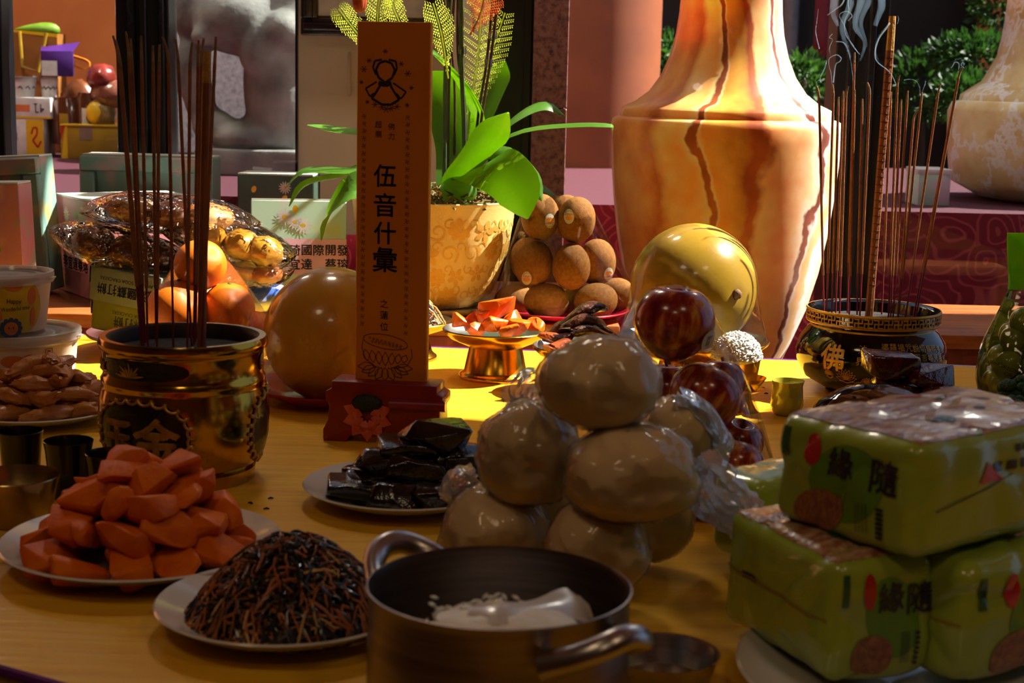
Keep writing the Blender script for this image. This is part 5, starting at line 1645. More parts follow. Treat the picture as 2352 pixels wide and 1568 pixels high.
# ================================================================ APPLES
def apple_mat():
    mt, nt, out = new_mat('red_apple_skin')
    b = N(nt, 'ShaderNodeBsdfPrincipled')
    tc = N(nt, 'ShaderNodeTexCoord')
    mp = N(nt, 'ShaderNodeMapping'); mp.inputs['Scale'].default_value = (3.2, 3.2, 0.7)
    nt.links.new(tc.outputs['Object'], mp.inputs['Vector'])
    nz = N(nt, 'ShaderNodeTexNoise'); nz.inputs['Scale'].default_value = 1.1; nz.inputs['Detail'].default_value = 6
    nt.links.new(mp.outputs[0], nz.inputs['Vector'])
    rp = ramp(nt, [(0.36, (116, 22, 18)), (0.50, (156, 40, 24)), (0.60, (200, 96, 40)), (0.70, (220, 156, 66))])
    nt.links.new(nz.outputs['Fac'], rp.inputs[0])
    nt.links.new(rp.outputs[0], b.inputs['Base Color'])
    b.inputs['Roughness'].default_value = 0.22
    b.inputs['Coat Weight'].default_value = 0.5
    b.inputs['Coat Roughness'].default_value = 0.05
    nt.links.new(b.outputs[0], out.inputs[0])
    return mt
m_apple = apple_mat()
def apple_fn(d, p):
    up = max(0, d.z); dn = max(0, -d.z)
    rr = math.hypot(d.x, d.y)
    z = p.z - 0.36 * math.exp(-(rr / 0.26) ** 2) * (1 if d.z > 0 else 0) + 0.20 * math.exp(-(rr / 0.2) ** 2) * (1 if d.z < 0 else 0)
    k = 1.0 + 0.07 * d.z - 0.16 * dn * dn
    return Vector((p.x * k, p.y * k, z))
mb = MB().sphere((0, 0, 0), (1, 1, 0.97), 40, 28, fn=apple_fn)
_o = mb.build('apple', m_apple); ame = _o.data; bpy.data.objects.remove(_o)
AD = 1.58
as_ = sc(AD)
APS = [(1548, 742, 0.0, 95, (0.0, 0.08, 0.4), 'topmost big red apple of the wrapped pyramid'), (1615, 915, -0.01, 86, (0.35, 0.45, 1.2), 'middle apple with a yellow shoulder in the wrapped pyramid'), (1655, 880, 0.07, 62, (0.2, 0.1, 2.2), 'dark red apple behind the middle apple'),
       (1530, 900, 0.05, 75, (0.1, 0.0, 3.0), 'apple behind the buns in the middle of the pyramid'),
       (1693, 1018, 0.06, 64, (0.30, -0.1, 0.9), 'orange-red apple with its stem showing at the lower right'), (1686, 1074, -0.02, 70, (0.40, 0.0, 2.6), 'dark red apple with its stem showing at the foot of the pyramid'), (1560, 1050, 0.04, 70, (0.2, 0.1, 1.0), 'apple at the foot of the pyramid behind the buns')]
apts = []
for px, py, dd, r, rot, lab in APS:
    p = at(px, py, AD + dd)
    t = thing('apple', lab, 'apple', p, group='apples in the wrapped pyramid')
    rr = r * as_
    o = link('skin', ame, t, None, rot); o.scale = (rr, rr, rr)
    R3 = Matrix.Rotation(rot[2], 3, 'Z') @ Matrix.Rotation(rot[1], 3, 'Y') @ Matrix.Rotation(rot[0], 3, 'X')
    ax = R3 @ Vector((0, 0, 1))
    sd_ = R3 @ Vector((1, 0, 0))
    if py != 742:
        MB().tube([ax * rr * 0.55, ax * rr * 0.85 + sd_ * rr * 0.02, ax * rr * 1.02 + sd_ * rr * 0.08], [0.0016, 0.0014, 0.002], 6).build('stem', m_stem, t)
    if py == 742:
        def amap(u, v):
            x, z = 0.033 + u, -0.014 + v
            a = rr * 1.005
            return Vector((x, -math.sqrt(max(0.0001, a * a - x * x - z * z)) - 0.001, z))
        Flat().ell(0, 0, 0.007, 0.0115, -0.35, n=20).lay(amap, 'sticker', m_sticker, t, cuts=1)
        fl = Flat()
        for q in range(6):
            fl.line([(-0.003 + q * 0.0012, -0.005), (-0.001 + q * 0.0012, 0.005)], 0.0005)
        fl.lay(lambda u, v: amap(u, v) + Vector((0, -0.0005, 0)), 'barcode', m_blk, t)
    for k in range(30):
        v = Vector((random.Random(k).gauss(0, 1), random.Random(k + 99).gauss(0, 1), random.Random(k + 7).gauss(0, 1))).normalized()
        apts.append(p + v * rr * 1.06)
ap0 = at(1640, 1100, AD + 0.03)
plate('plate', 'red plate under the wrapped apple pyramid', (ap0.x, AD + 0.03, 0), 0.085, 0.018, m_redplate)
o = hull(apts + [Vector((ap0.x + 0.08 * math.cos(a), AD + 0.03 + 0.08 * math.sin(a), 0.02)) for a in [k * 0.26 for k in range(24)]], 'plastic_wrap', m_film, sub=1)
tag(o, 'clear plastic wrap stretched over the apple pyramid', 'plastic wrap')

# ================================================================ STEAMED BUNS
m_bun = mat('steamed_bun_dough', (242, 218, 178), 0.6, 0, (232, 206, 164), 12, 0.06, 60, sss=0.25, sssr=0.015)
m_bag = film_mat('thin_bun_bag', (255, 250, 240), 0.12, 0.012, 0.12, 30, 0.006, 0.8, milk=0.06)
BUN = [(1380, 880, 1.28, 142, 106, 'topmost steamed bun of the bagged pyramid'), (1212, 1045, 1.33, 124, 122, 'left middle steamed bun of the bagged pyramid'), (1450, 1090, 1.26, 160, 116, 'right middle steamed bun of the bagged pyramid'),
       (1138, 1232, 1.34, 130, 124, 'lower left steamed bun behind the pot'), (1370, 1262, 1.27, 124, 118, 'lower right steamed bun between pot and noodle packs'), (1550, 1010, 1.37, 92, 95, 'steamed bun at the back right of the pyramid'), (1250, 1180, 1.42, 120, 105, 'steamed bun hidden at the back of the bottom row'), (1480, 1190, 1.38, 120, 100, 'steamed bun low at the back right of the pyramid')]
for i, (px, py, d, rx, ry, lab) in enumerate(BUN):
    p = at(px, py, d)
    k = sc(d)
    t = thing('steamed_bun', lab + ' in a thin clear bag', 'bun', p, group='steamed buns in bags')
    off = Vector((i * 3.1, 0, 0))
    fn = lambda d_, q: Vector((q.x, q.y, q.z * (0.96 if d_.z < 0 else 1.03))) * (1 + 0.09 * noise.noise(d_ * 1.7 + off)) - d_ * (0.006 * math.exp(-((d_ - Vector((0.1, -0.95, -0.1))).length / 0.25) ** 2))
    MB().sphere((0, 0, 0), (rx * k, rx * k * 0.95, ry * k), 40, 26, fn=fn).build('dough', m_bun, t)
    def fb(d_, q):
        w = noise.noise(d_ * 5 + off * 2)
        rdg = (1 - abs(noise.noise(Vector((d_.x * 5, d_.y * 5, d_.z * 2.2)) + off))) ** 5
        return fn(d_, q) * (1.02 + 0.022 * w + 0.055 * rdg)
    MB().sphere((0, 0, 0), (rx * k, rx * k * 0.95, ry * k), 64, 40, fn=fb).build('clear_bag', m_bag, t)
# loose gathered ends of the bags at the right
for i, (pts, w, lab) in enumerate((([(1590, 1060, 1.32), (1640, 1130, 1.31), (1690, 1165, 1.30), (1735, 1190, 1.29)], 150, 'crumpled tail of a clear bun bag trailing towards the noodle packs'),
                                   ([(1540, 930, 1.36), (1600, 970, 1.36), (1640, 1030, 1.36), (1635, 1085, 1.35)], 110, 'crumpled clear bag end hanging at the right of the buns'),
                                   ([(1240, 870, 1.40), (1205, 885, 1.40), (1190, 925, 1.40), (1195, 960, 1.39)], 80, 'small clear bag end poking out left of the top bun'),
                                   ([(1090, 1090, 1.36), (1060, 1100, 1.36), (1040, 1125, 1.36), (1035, 1150, 1.36)], 60, 'small clear bag end left of the lower bun'))):
    sp = spline([at(*q) for q in pts], 22)
    vs, fs = [], []
    base = sp[0]
    C_ = 30
    for a, p in enumerate(sp):
        tg = (sp[min(a + 1, 21)] - sp[max(a - 1, 0)]).normalized()
        s = (UPV * 1.0 + FWD * -0.3); s = (s - tg * s.dot(tg)).normalized(); u = s.cross(tg)
        ww = w * sc(1.32) * (0.5 + 0.5 * math.sin(math.pi * (0.25 + 0.7 * a / 21)))
        for j in range(C_ + 1):
            f_ = j / C_ - 0.5
            vs.append(p - base + s * ww * f_ + u * (0.010 * math.sin(j * 1.1 + a * 0.25) + 0.012 * noise.noise(Vector((j * 0.3, a * 0.25, i)))) + tg * 0.006 * noise.noise(Vector((j * 0.8, i, 3.3))))
    for a in range(21):
        for j in range(C_):
            fs.append((a * (C_ + 1) + j, a * (C_ + 1) + j + 1, (a + 1) * (C_ + 1) + j + 1, (a + 1) * (C_ + 1) + j))
    o = MB().add(vs, fs).build('bag_end', film_mat('crumpled_bag', (252, 250, 248), 0.14, 0.10, 0.5, 30, 0.01, 1.2, milk=0.32), None, base)
    tag(o, lab, 'plastic bag')

# ================================================================ NOODLE PACKS
m_pack = mat('green_pack_foil', (172, 192, 66), 0.30, 0, (156, 176, 52), 10, 0.35, 22, 0.7, crough=0.05)
m_packfilm = film_mat('pack_gloss_film', (255, 255, 255), 0.05, 0.015, 0.8, 16, 0.012, 0.9)
m_pg = mat('pack_bright_green', (110, 156, 30), 0.35, 0, (96, 140, 26), 12, coat=0.4)
m_pdk = mat('pack_dark_green', (40, 96, 44), 0.35, coat=0.4)
m_pred = mat('pack_red', (206, 40, 30), 0.35, coat=0.4)
m_pink = mat('pack_ink', (40, 26, 52), 0.4, coat=0.3)
m_pnood = mat('pack_noodle_photo', (176, 118, 74), 0.4, 0, (136, 76, 52), 160, coat=0.4, stretch=(1, 3, 1))
m_phot = mat('pack_cover_photo', (206, 168, 124), 0.35, 0, (150, 84, 60), 60, coat=0.5, stretch=(1, 2.4, 1), detail=6, lo=0.4, hi=0.62)
def pack_pos(half, r, seed, c, wr=1.0):
    """point of a soft pack's wrapper from cube coordinates"""
    h = Vector(half)
    p = Vector((c[0] * h.x, c[1] * h.y, c[2] * h.z))
    q = Vector([max(-(h[i] - r), min(h[i] - r, p[i])) for i in range(3)])
    d = p - q
    pos = q + d.normalized() * r if d.length > 1e-9 else p
    bulge = (1 - c[0] ** 2) * (1 - c[1] ** 2) + (1 - c[1] ** 2) * (1 - c[2] ** 2) + (1 - c[0] ** 2) * (1 - c[2] ** 2)
    nrm = Vector((c[0] ** 7, c[1] ** 7, c[2] ** 7))
    nrm = nrm.normalized() if nrm.length > 1e-6 else Vector((0, 0, 1))
    off = Vector((seed * 7.3, seed * 2.1, 0))
    crease = 0.0024 * noise.noise(pos * 38 + off) - 0.0026 * (max(0.0, 0.16 - abs(noise.noise(pos * 13 + off))) / 0.16) ** 2 + 0.0006
    edge = min(1.0, max(abs(c[0]), 0.0))
    return pos + nrm * (0.004 * bulge + wr * crease), nrm
FACES = {'-y': (Vector((1, 0, 0)), Vector((0, 0, 1)), Vector((0, -1, 0))), '+x': (Vector((0, 1, 0)), Vector((0, 0, 1)), Vector((1, 0, 0))), '-x': (Vector((0, -1, 0)), Vector((0, 0, 1)), Vector((-1, 0, 0))),
         '+y': (Vector((-1, 0, 0)), Vector((0, 0, 1)), Vector((0, 1, 0))), '+z': (Vector((1, 0, 0)), Vector((0, 1, 0)), Vector((0, 0, 1))), '-z': (Vector((1, 0, 0)), Vector((0, -1, 0)), Vector((0, 0, -1)))}
def noodle_pack(label, corner, yaw, half, seed, prints, roll=0.0, pitch=0.0):
    """corner = near bottom edge of the pack (local -x,-y corner)"""
    t = thing('noodle_pack', label, 'package', corner, group='green noodle packs')
    t.rotation_euler = (pitch, roll, yaw)
    h = Vector(half)
    C0 = Vector((h.x, h.y, h.z))
    mb = MB()
    n = 26
    for k, (u, v, nn) in FACES.items():
        vs, fs = [], []
        for i in range(n + 1):
            for j in range(n + 1):
                c = u * (2 * i / n - 1) + v * (2 * j / n - 1) + nn
                vs.append(pack_pos(half, 0.012, seed, c)[0] + C0)
        for i in range(n):
            for j in range(n):
                fs.append((i * (n + 1) + j, (i + 1) * (n + 1) + j, (i + 1) * (n + 1) + j + 1, i * (n + 1) + j + 1))
        mb.add(vs, fs)
    mb.build('wrapper', m_pack, t, ang=80)
    for face, kind in prints:
        u, v, nn = FACES[face]
        hu, hv = abs(u.dot(h)), abs(v.dot(h))
        hu = abs(u.x) * h.x + abs(u.y) * h.y + abs(u.z) * h.z
        hv = abs(v.x) * h.x + abs(v.y) * h.y + abs(v.z) * h.z
        def mp(a, b, u=u, v=v, nn=nn, hu=hu, hv=hv, e=0.0006):
            c = u * (a / hu) + v * (b / hv) + nn
            p, q = pack_pos(half, 0.012, seed, c)
            return p + C0 + nn * e
        if kind == 'brand':
            fl = Flat()
            W2, H2 = hu * 0.94, hv * 0.94
            fl.ell(0.1 * W2, 0.05 * H2, W2 * 0.55, H2 * 0.72, 0.35, n=24)
            fl.lay(mp, 'green_swirl', m_pg, t, cuts=3)
            fl = Flat()
            fl.rect(-W2 * 0.92, H2 * 0.30, -W2 * 0.80, H2 * 0.86, 0)
            fl.ell(-W2 * 0.42, H2 * 0.55, W2 * 0.13, H2 * 0.30, 0, mi=1)
            fl.ell(-W2 * 0.30, -H2 * 0.60, W2 * 0.40, H2 * 0.40, 0.3, mi=2, n=24)
            fl.lay(lambda a, b, f=mp: f(a, b, e=0.0011), 'print', [m_pdk, m_pred, m_pnood], t, cuts=2)
            fl = Flat()
            fs1 = min(H2 * 0.66, W2 * 0.60)
            fl.text('緣', W2 * 0.02, H2 * 0.42, fs1 * 0.92, bold=0.018)
            fl.text('隨', W2 * 0.64, H2 * 0.36, fs1, bold=0.018)
            for q in range(7):
                fl.rect(W2 * 0.56, -H2 * (0.22 + q * 0.09), W2 * 0.66, -H2 * (0.27 + q * 0.09))
            for q in range(4):
                fl.line([(W2 * (0.28 + q * 0.05), -H2 * 0.2), (W2 * (0.30 + q * 0.05), -H2 * 0.75)], 0.0006)
            fl.lay(lambda a, b, f=mp: f(a, b, e=0.0015), 'lettering', m_pink, t, cuts=1)
        elif kind == 'photo':
            fl = Flat()
            W2, H2 = hu * 0.93, hv * 0.93
            for i in range(8):
                for j in range(8):
                    fl.rect(-W2 + 2 * W2 * i / 8, -H2 + 2 * H2 * j / 8, -W2 + 2 * W2 * (i + 1) / 8, -H2 + 2 * H2 * (j + 1) / 8)
            fl.lay(mp, 'cover_photo', m_phot, t, cuts=1)
            fl = Flat()
            fl.ell(-W2 * 0.3, -H2 * 0.45, W2 * 0.10, H2 * 0.12, mi=0).ell(-W2 * 0.42, -H2 * 0.42, W2 * 0.06, H2 * 0.08, mi=0).ell(W2 * 0.2, H2 * 0.72, W2 * 0.16, H2 * 0.09, mi=1)
            fl.ell(W2 * 0.35, H2 * 0.4, W2 * 0.12, H2 * 0.05, 0.4, mi=2).ell(W2 * 0.6, H2 * 0.1, W2 * 0.10, H2 * 0.05, -0.3, mi=2).ell(W2 * 0.25, -H2 * 0.3, W2 * 0.10, H2 * 0.05, 0.3, mi=2)
            fl.lay(lambda a, b, f=mp: f(a, b, e=0.0012), 'print', [m_pdk, m_pred, m_blk], t, cuts=1)
        elif kind == 'back':
            fl = Flat()
            W2, H2 = hu * 0.9, hv * 0.9
            fl.rect(-W2 * 0.62, H2 * 0.02, -W2 * 0.35, H2 * 0.14)
            fl.lay(lambda a, b, f=mp: f(a, b, e=0.0008), 'barcode_block', m_pink, t, cuts=2)
            fl = Flat()
            fl.line([(-W2, H2 * 0.10), (W2, H2 * 0.02)], 0.0016)
            fl.lay(lambda a, b, f=mp: f(a, b, e=0.0014), 'seal_seam', m_olive, t, cuts=6)
        elif kind == 'side':
            fl = Flat()
            W2, H2 = hu * 0.9, hv * 0.9
            [fl.rect(W2 * (-0.25 + q * 0.16), H2 * 0.36, W2 * (-0.14 + q * 0.16), H2 * 0.54) for q in range(3)] + [fl.rect(W2 * (0.0 + q * 0.09), H2 * 0.70, W2 * (0.06 + q * 0.09), H2 * 0.84) for q in range(3)]
            fl.line([(W2 * 0.0, H2 * 0.25), (-W2 * 0.9, -H2 * 0.2)], 0.0012)
            fl.lay(lambda a, b, f=mp: f(a, b, e=0.0010), 'lettering', m_pink, t, cuts=2)
            fl = Flat().poly([(-W2 * 0.35, H2 * 0.62), (-W2 * 0.15, H2 * 0.2), (-W2 * 0.45, H2 * 0.2)])
            fl.lay(lambda a, b, f=mp: f(a, b, e=0.0010), 'red_mark', m_pred, t, cuts=2)
    return t
plz = 0.016
# oval serving plate under the packs
pp = on(1960, 1540)
plate('plate', 'white porcelain plate under the green noodle packs', (pp.x + 0.065, 1.10, 0), 0.160, 0.018, m_porcelain)
def place_pack(label, near, left, right, H_, seed, prints, z, roll=0.0):
    """near/left/right: image points of three bottom corners on the level z"""
    a, b, c = on(*near, z), on(*left, z), on(*right, z)
    ux = (c - a); uy = (b - a)
    lx, ly = ux.length, uy.length
    yaw = math.atan2(ux.y, ux.x)
    t = noodle_pack(label, a, yaw, (lx / 2, ly / 2, H_ / 2), seed, prints, roll)
    return t
# local frame: x axis runs along the right-hand visible face (-y face), y axis along the left-hand visible face (-x face)
place_pack('lower left green noodle pack, its seamed back towards the pot', (1905, 1580), (1515, 1455), (2140, 1545), 0.092, 1, (('-y', 'brand'), ('-x', 'back'), ('+z', 'photo')), plz)
place_pack('lower right green noodle pack at the bottom corner of the picture', (2210, 1580), (2165, 1490), (2500, 1500), 0.088, 2, (('-y', 'brand'), ('-x', 'back')), plz)
zz = 0.016 + 0.096
place_pack('upper green noodle pack lying across the two lower packs', (2095, 1292), (1765, 1190), (2500, 1190), 0.083, 3, (('-x', 'brand'), ('-y', 'side'), ('+z', 'photo')), zz)
place_pack('green noodle pack at the back, only its corner showing beside the buns', (1745, 1300), (1690, 1250), (2050, 1230), 0.075, 4, (('-x', 'back'),), 0.02)
# brown pears in film behind
m_pear = mat('brown_pear_skin', (150, 92, 44), 0.55, 0, (130, 76, 36), 120, 0.15, 700, 0.15)
PRD = 1.88
for i, px in enumerate((1958, 2072)):
    p = at(px, 930, PRD + 0.02 * i)
    t = thing('pear', ['left of the two brown round pears behind the noodle packs', 'right of the two brown round pears behind the noodle packs'][i], 'pear', (p.x, p.y, 0.035), group='brown pears')
    MB().sphere((0, 0, 0), (0.036, 0.036, 0.035), 32, 22, fn=lambda d, q: q - Vector((0, 0, 0.008 * math.exp(-(math.hypot(d.x, d.y) / 0.25) ** 2) * (1 if d.z > 0 else 0)))).build('skin', m_pear, t)
    MB().tube([(0, 0, 0.024), (0.002, 0, 0.032)], 0.0025, 6).build('stem', m_stem, t)
pe = at(2015, 930, PRD)
o = MB().sphere((0, 0, 0), (0.078, 0.046, 0.044), 30, 18, fn=lambda d, q: Vector((q.x, q.y, max(-0.034, q.z))) * (1 + 0.06 * noise.noise(d * 5))).build('plastic_wrap', film_mat('stiff_film', bump=0.5, bscale=14, base=0.05), None, (pe.x, PRD + 0.01, 0.037))
tag(o, 'stiff clear plastic bag around the two brown pears', 'plastic wrap')
# glazed red-brown blocks
BD = 1.98
bl = at(2120, 930, BD)
t = plate('plate', 'small brass dish under the red-brown glazed blocks', (bl.x + 0.01, BD, 0), 0.078, 0.028, m_brassdish)
m_block = mat('glazed_soy_block', (92, 26, 20), 0.16, 0, (54, 14, 14), 50, 0.5, 90, 0.7)
bm_ = [chunk_mesh('glazed_block', 70 + k, (0.062, 0.042, 0.026), m_block, 20, 0.10, 0.9) for k in range(5)]
spots = []
for px, py, dd, s, rzz in ((2048, 838, 0.0, 1.25, 0.3), (2140, 862, 0.0, 1.05, 0.0), (2090, 900, 0.01, 1.0, 0.5), (2170, 905, -0.01, 0.95, -0.3), (2200, 918, 0.01, 0.75, 0.8), (2110, 930, -0.02, 1.0, 0.2), (2060, 880, 0.01, 1.0, 0.1)):
    p = at(px, py, BD + dd)
    o = link('glazed_block', bm_[len(spots) % 5], None, p, (0.12, 0.05, rzz)); o.scale = (s, s, s)
    spots.append(1)
    tag(o, 'topmost diamond-shaped red-brown glazed block before the black censer' if len(spots) == 1 else ['', 'sticky red-brown block jutting out right below the topmost one', 'red-brown glazed block in the middle of the pile before the censer', 'red-brown glazed block at the right of the small brass dish', 'small glistening block at the right rim of the brass dish', 'red-brown glazed block at the front bottom of the pile', 'red-brown glazed block directly under the topmost one'][len(spots) - 1], 'food', None if len(spots) == 1 else 'red-brown glazed blocks')
# ================================================================ RICE CUP, GREEN CUP
m_rice = mat('cooked_rice', (244, 238, 226), 0.5, 0, (236, 228, 212), 90, 0.25, 260)
def rice_grains(R, Hh, n, seed, base_r=None, flat=False):
    rnd = random.Random(seed)
    mb = MB()
    for k in range(n):
        if flat:
            a, r = rnd.uniform(0, 6.28), math.sqrt(rnd.random()) * R
            p = Vector((r * math.cos(a), r * math.sin(a), Hh * (1 - (r / R) ** 2) + rnd.uniform(0, 0.002) + 0.004 * noise.noise(Vector((r * math.cos(a) * 30, r * math.sin(a) * 30, seed)))))
        else:
            v = Vector((rnd.gauss(0, 1), rnd.gauss(0, 1), abs(rnd.gauss(0, 1)))).normalized()
            p = Vector((v.x * R, v.y * R, v.z * Hh)) * 0.985
        d = Vector((rnd.gauss(0, 1), rnd.gauss(0, 1), rnd.gauss(0, .4))).normalized()
        mb.tube([p - d * 0.003, p - d * 0.0018, p, p + d * 0.0018, p + d * 0.003], [0.0004, 0.0011, 0.0014, 0.0011, 0.0004], 5)
    return mb
RC = on(1712, 945)
rs = sc(RC.y)
st = thing('footed_saucer', 'small brass footed saucer under the heaped rice cup', 'saucer', RC)
zs = at(1712, 893, RC.y).z
MB().lathe([(0, zs - 0.004), (0.012, zs - 0.005), (0.024, zs), (0.0245, zs + 0.001), (0.012, zs - 0.002), (0, zs - 0.002)], 40).build('dish', m_brassdish, st)
MB().lathe([(0.006, zs - 0.004), (0.008, zs * 0.5), (0.014, 0.004), (0.018, 0.0), (0, 0)], 32).build('stem', m_brassdish, st)
zc0 = at(1705, 872, RC.y).z
sa = thing('saucer', 'thin brass saucer directly under the rice cup', 'saucer', (RC.x, RC.y, zs - 0.001))
MB().lathe([(0, 0), (0.014, 0.0), (0.026, zc0 - zs + 0.004), (0.0265, zc0 - zs + 0.005), (0.014, 0.003), (0, 0.003)], 40).build('saucer', m_brassdish, sa)
cup = thing('rice_cup', 'small brass cup heaped with a white rice mound', 'cup', (at(1704, 850, RC.y).x, RC.y, zs + 0.0025))
hcup = at(1704, 818, RC.y).z - zs - 0.0025
MB().lathe([(0, 0), (33 * rs, 0), (43 * rs, hcup), (44.5 * rs, hcup + 0.001), (42 * rs, hcup), (32 * rs, 0.003), (0, 0.003)], 48).build('cup_wall', m_brassdish, cup)
hri = at(1690, 758, RC.y).z - at(1690, 818, RC.y).z
ri = thing('rice_mound', 'rounded mound of bright white rice in the small brass cup', 'rice', (at(1692, 818, RC.y).x, RC.y, zs + hcup))
MB().sphere((0, 0, 0), (58 * rs, 56 * rs, hri), 28, 18, fn=lambda d, q: Vector((q.x * (1 if d.z > -0.1 else 0.72), q.y * (1 if d.z > -0.1 else 0.72), max(q.z, -0.006)))).build('mound', m_rice, ri)
tag(rice_grains(58 * rs, hri, 700, 3).build('grains', m_rice, ri, merge=False), kind='stuff')
GC = on(1806, 952)
gk = sc(GC.y)
gc = thing('tea_cup', 'small yellow-green glazed handleless cup beside the black censer', 'cup', GC)
hgc = at(1806, 873, GC.y).z
MB().lathe([(0, 0), (0.014, 0), (31 * gk, 0.003), (39 * gk, hgc * 0.30), (36 * gk, hgc * 0.65), (35 * gk, hgc * 0.85), (38.5 * gk, hgc), (36.5 * gk, hgc), (33 * gk, hgc * 0.8), (33 * gk, 0.006), (0, 0.006)], 48).build('cup_wall', mat('olive_glaze', (176, 168, 60), 0.15, 0, (160, 150, 48), 20, coat=0.6), gc)
MB().lathe([(0, hgc * 0.72), (33 * gk, hgc * 0.72)], 32).build('tea', mat('green_tea', (90, 84, 30), 0.05), gc)

# ================================================================ GRAPES, BROCCOLI
GD2 = 2.12
gr = at(2335, 905, GD2)
plate('plate', 'brown glazed plate under the bagged green grapes', (gr.x + 0.01, GD2, 0), 0.075, 0.022, mat('amber_glaze', (150, 84, 30), 0.15, 0, (110, 56, 24), 10, coat=0.5))
m_grape = mat('green_grape', (170, 180, 60), 0.25, 0, (146, 158, 44), 20, coat=0.4, sss=0.4, sssr=0.012)
gme = blob_mesh('grape', 2, (0.0175, 0.0175, 0.021), m_grape, 0.03, 1.2, 20, 14)
rnd = random.Random(8)
gi = 0
gpts = []
for lay_, (n, R, z) in enumerate(((7, 0.042, 0.04), (6, 0.038, 0.072), (5, 0.028, 0.102), (3, 0.016, 0.13))):
    for k in range(n):
        a = k * 6.283 / n + lay_ * 0.5
        p = Vector((gr.x + 0.012 + R * math.cos(a), GD2 + R * math.sin(a), z + rnd.uniform(-.004, .004)))
        o = link('grape', gme, None, p, (rnd.uniform(-.6, .6), rnd.uniform(-.6, .6), 0))
        tag(o, 'plump green grape in the %s of the bag, %s' % (['bottom layer', 'second layer', 'third layer', 'top layer'][lay_], side(math.cos(a), math.sin(a), 0.4)), 'grape', 'green grapes in the bag')
        gpts.append(p)
bag = thing('grape_bag', 'clear printed bag with a bright green top holding the grapes', 'bag', (gr.x + 0.012, GD2, 0.014))
ztop = at(2335, 535, GD2).z - 0.014
vs, fs = [], []
nS, nL = 40, 18
for i in range(nL + 1):
    f_ = i / nL
    z = 0.006 + (ztop - 0.006) * f_
    wx = 0.068 * (1 - f_ ** 1.2 * 0.55) if f_ < 0.62 else 0.068 * 0.72 + 0.0 * f_
    wx = [0.05, 0.064, 0.068, 0.069, 0.068, 0.066, 0.063, 0.060, 0.055, 0.049, 0.043, 0.038, 0.034, 0.034, 0.036, 0.038, 0.040, 0.041, 0.041][i]
    wy = wx * (1 - 0.85 * min(1, f_ * 1.2))
    for k in range(nS):
        a = 2 * math.pi * k / nS
        w_ = 1 + 0.06 * noise.noise(Vector((math.cos(a) * 3, math.sin(a) * 3, f_ * 6)))
        vs.append((wx * math.sin(a) * w_, -wy * math.cos(a) * w_, z))
for i in range(nL):
    for k in range(nS):
        fs.append((i * nS + k, i * nS + (k + 1) % nS, (i + 1) * nS + (k + 1) % nS, (i + 1) * nS + k))
cut = 12 * nS
MB().add(vs, fs[:cut]).build('clear_pouch', film_mat('pouch_film', bump=0.5, bscale=16, base=0.03), bag)
MB().add(vs, fs[cut:]).build('green_top', mat('lime_print_film', (110, 200, 20), 0.25, 0, (170, 220, 60), 30, coat=0.5, transl=0.5, tcol=(150, 230, 30)), bag)
fl = Flat()
for k, s in enumerate(('INGREDIENTS: Grapes, Sulphites', 'GRAPES, Raisin, Sultana')):
    fl.text(s, 0.0, -0.008 * k, 0.007, rot=-0.3)
fl.lay(lambda u, v: Vector((u - 0.016, -math.sqrt(max(1e-5, 0.0715 ** 2 - (u - 0.016) ** 2)) - 0.001, 0.05 + v)), 'lettering', m_blk, bag)
m_brocc = mat('broccoli_floret', (40, 84, 26), 0.7, 0, (24, 56, 18), 60, 0.9, 260)
m_broccstem = mat('broccoli_stem', (150, 170, 90), 0.5)
for i, (px, py, d, r) in enumerate(((2345, 925, 1.84, 0.026), (2330, 965, 1.80, 0.022))):
    p = at(px, py, d)
    t = thing('broccoli', ['upper dark green broccoli floret at the right edge', 'lower broccoli floret with a pale stem at the right edge'][i], 'broccoli', (p.x, p.y, p.z - 0.03), group='broccoli florets')
    rnd = random.Random(i)
    mb = MB()
    for k in range(60):
        v = Vector((rnd.gauss(0, 1), rnd.gauss(0, 1), rnd.gauss(0.4, .8))).normalized()
        mb.sphere(Vector((0, 0, 0.032)) + v * r, r * rnd.uniform(0.18, 0.32), 8, 6)
    mb.sphere((0, 0, 0.032), r * 0.95, 14, 10)
    mb.build('crown', m_brocc, t)
    MB().tube([(0, 0, 0), (0.0, 0, 0.025)], [0.012, 0.015], 10).build('stalk', m_broccstem, t)
bp_ = at(2345, 970, 1.82)
plate('plate', 'pale plate under the broccoli at the right edge', (bp_.x + 0.05, 1.82, 0), 0.085, 0.016, m_porcelain)

# ================================================================ POT
PD = 1.00
pc_ = at(1147, 1345, PD)
ptk = sc(PD) * 1.005
zr = pc_.z
pr_ = 315 * ptk
pan = thing('cooking_pot', 'round steel cooking pot with loop handles holding rice in front', 'pot', (pc_.x, PD, 0))
MB().lathe([(0, 0), (pr_ * 0.94, 0), (pr_ * 0.99, 0.006), (pr_ * 1.0, 0.02), (pr_ * 0.99, zr - 0.03), (pr_ * 0.985, zr - 0.006), (pr_ * 1.0, zr - 0.001), (pr_ * 1.005, zr + 0.0008), (pr_ * 0.99, zr + 0.0012), (pr_ * 0.972, zr - 0.004), (pr_ * 0.972, zr - 0.030), (pr_ * 0.955, zr - 0.034), (pr_ * 0.955, 0.004), (0, 0.004)], 96).build('pot_wall', mat('dull_pot_steel', (150, 136, 128), 0.34, 1.0, (128, 114, 106), 10, 0.04, 50, stretch=(1, 1, 20)), pan, ang=60)
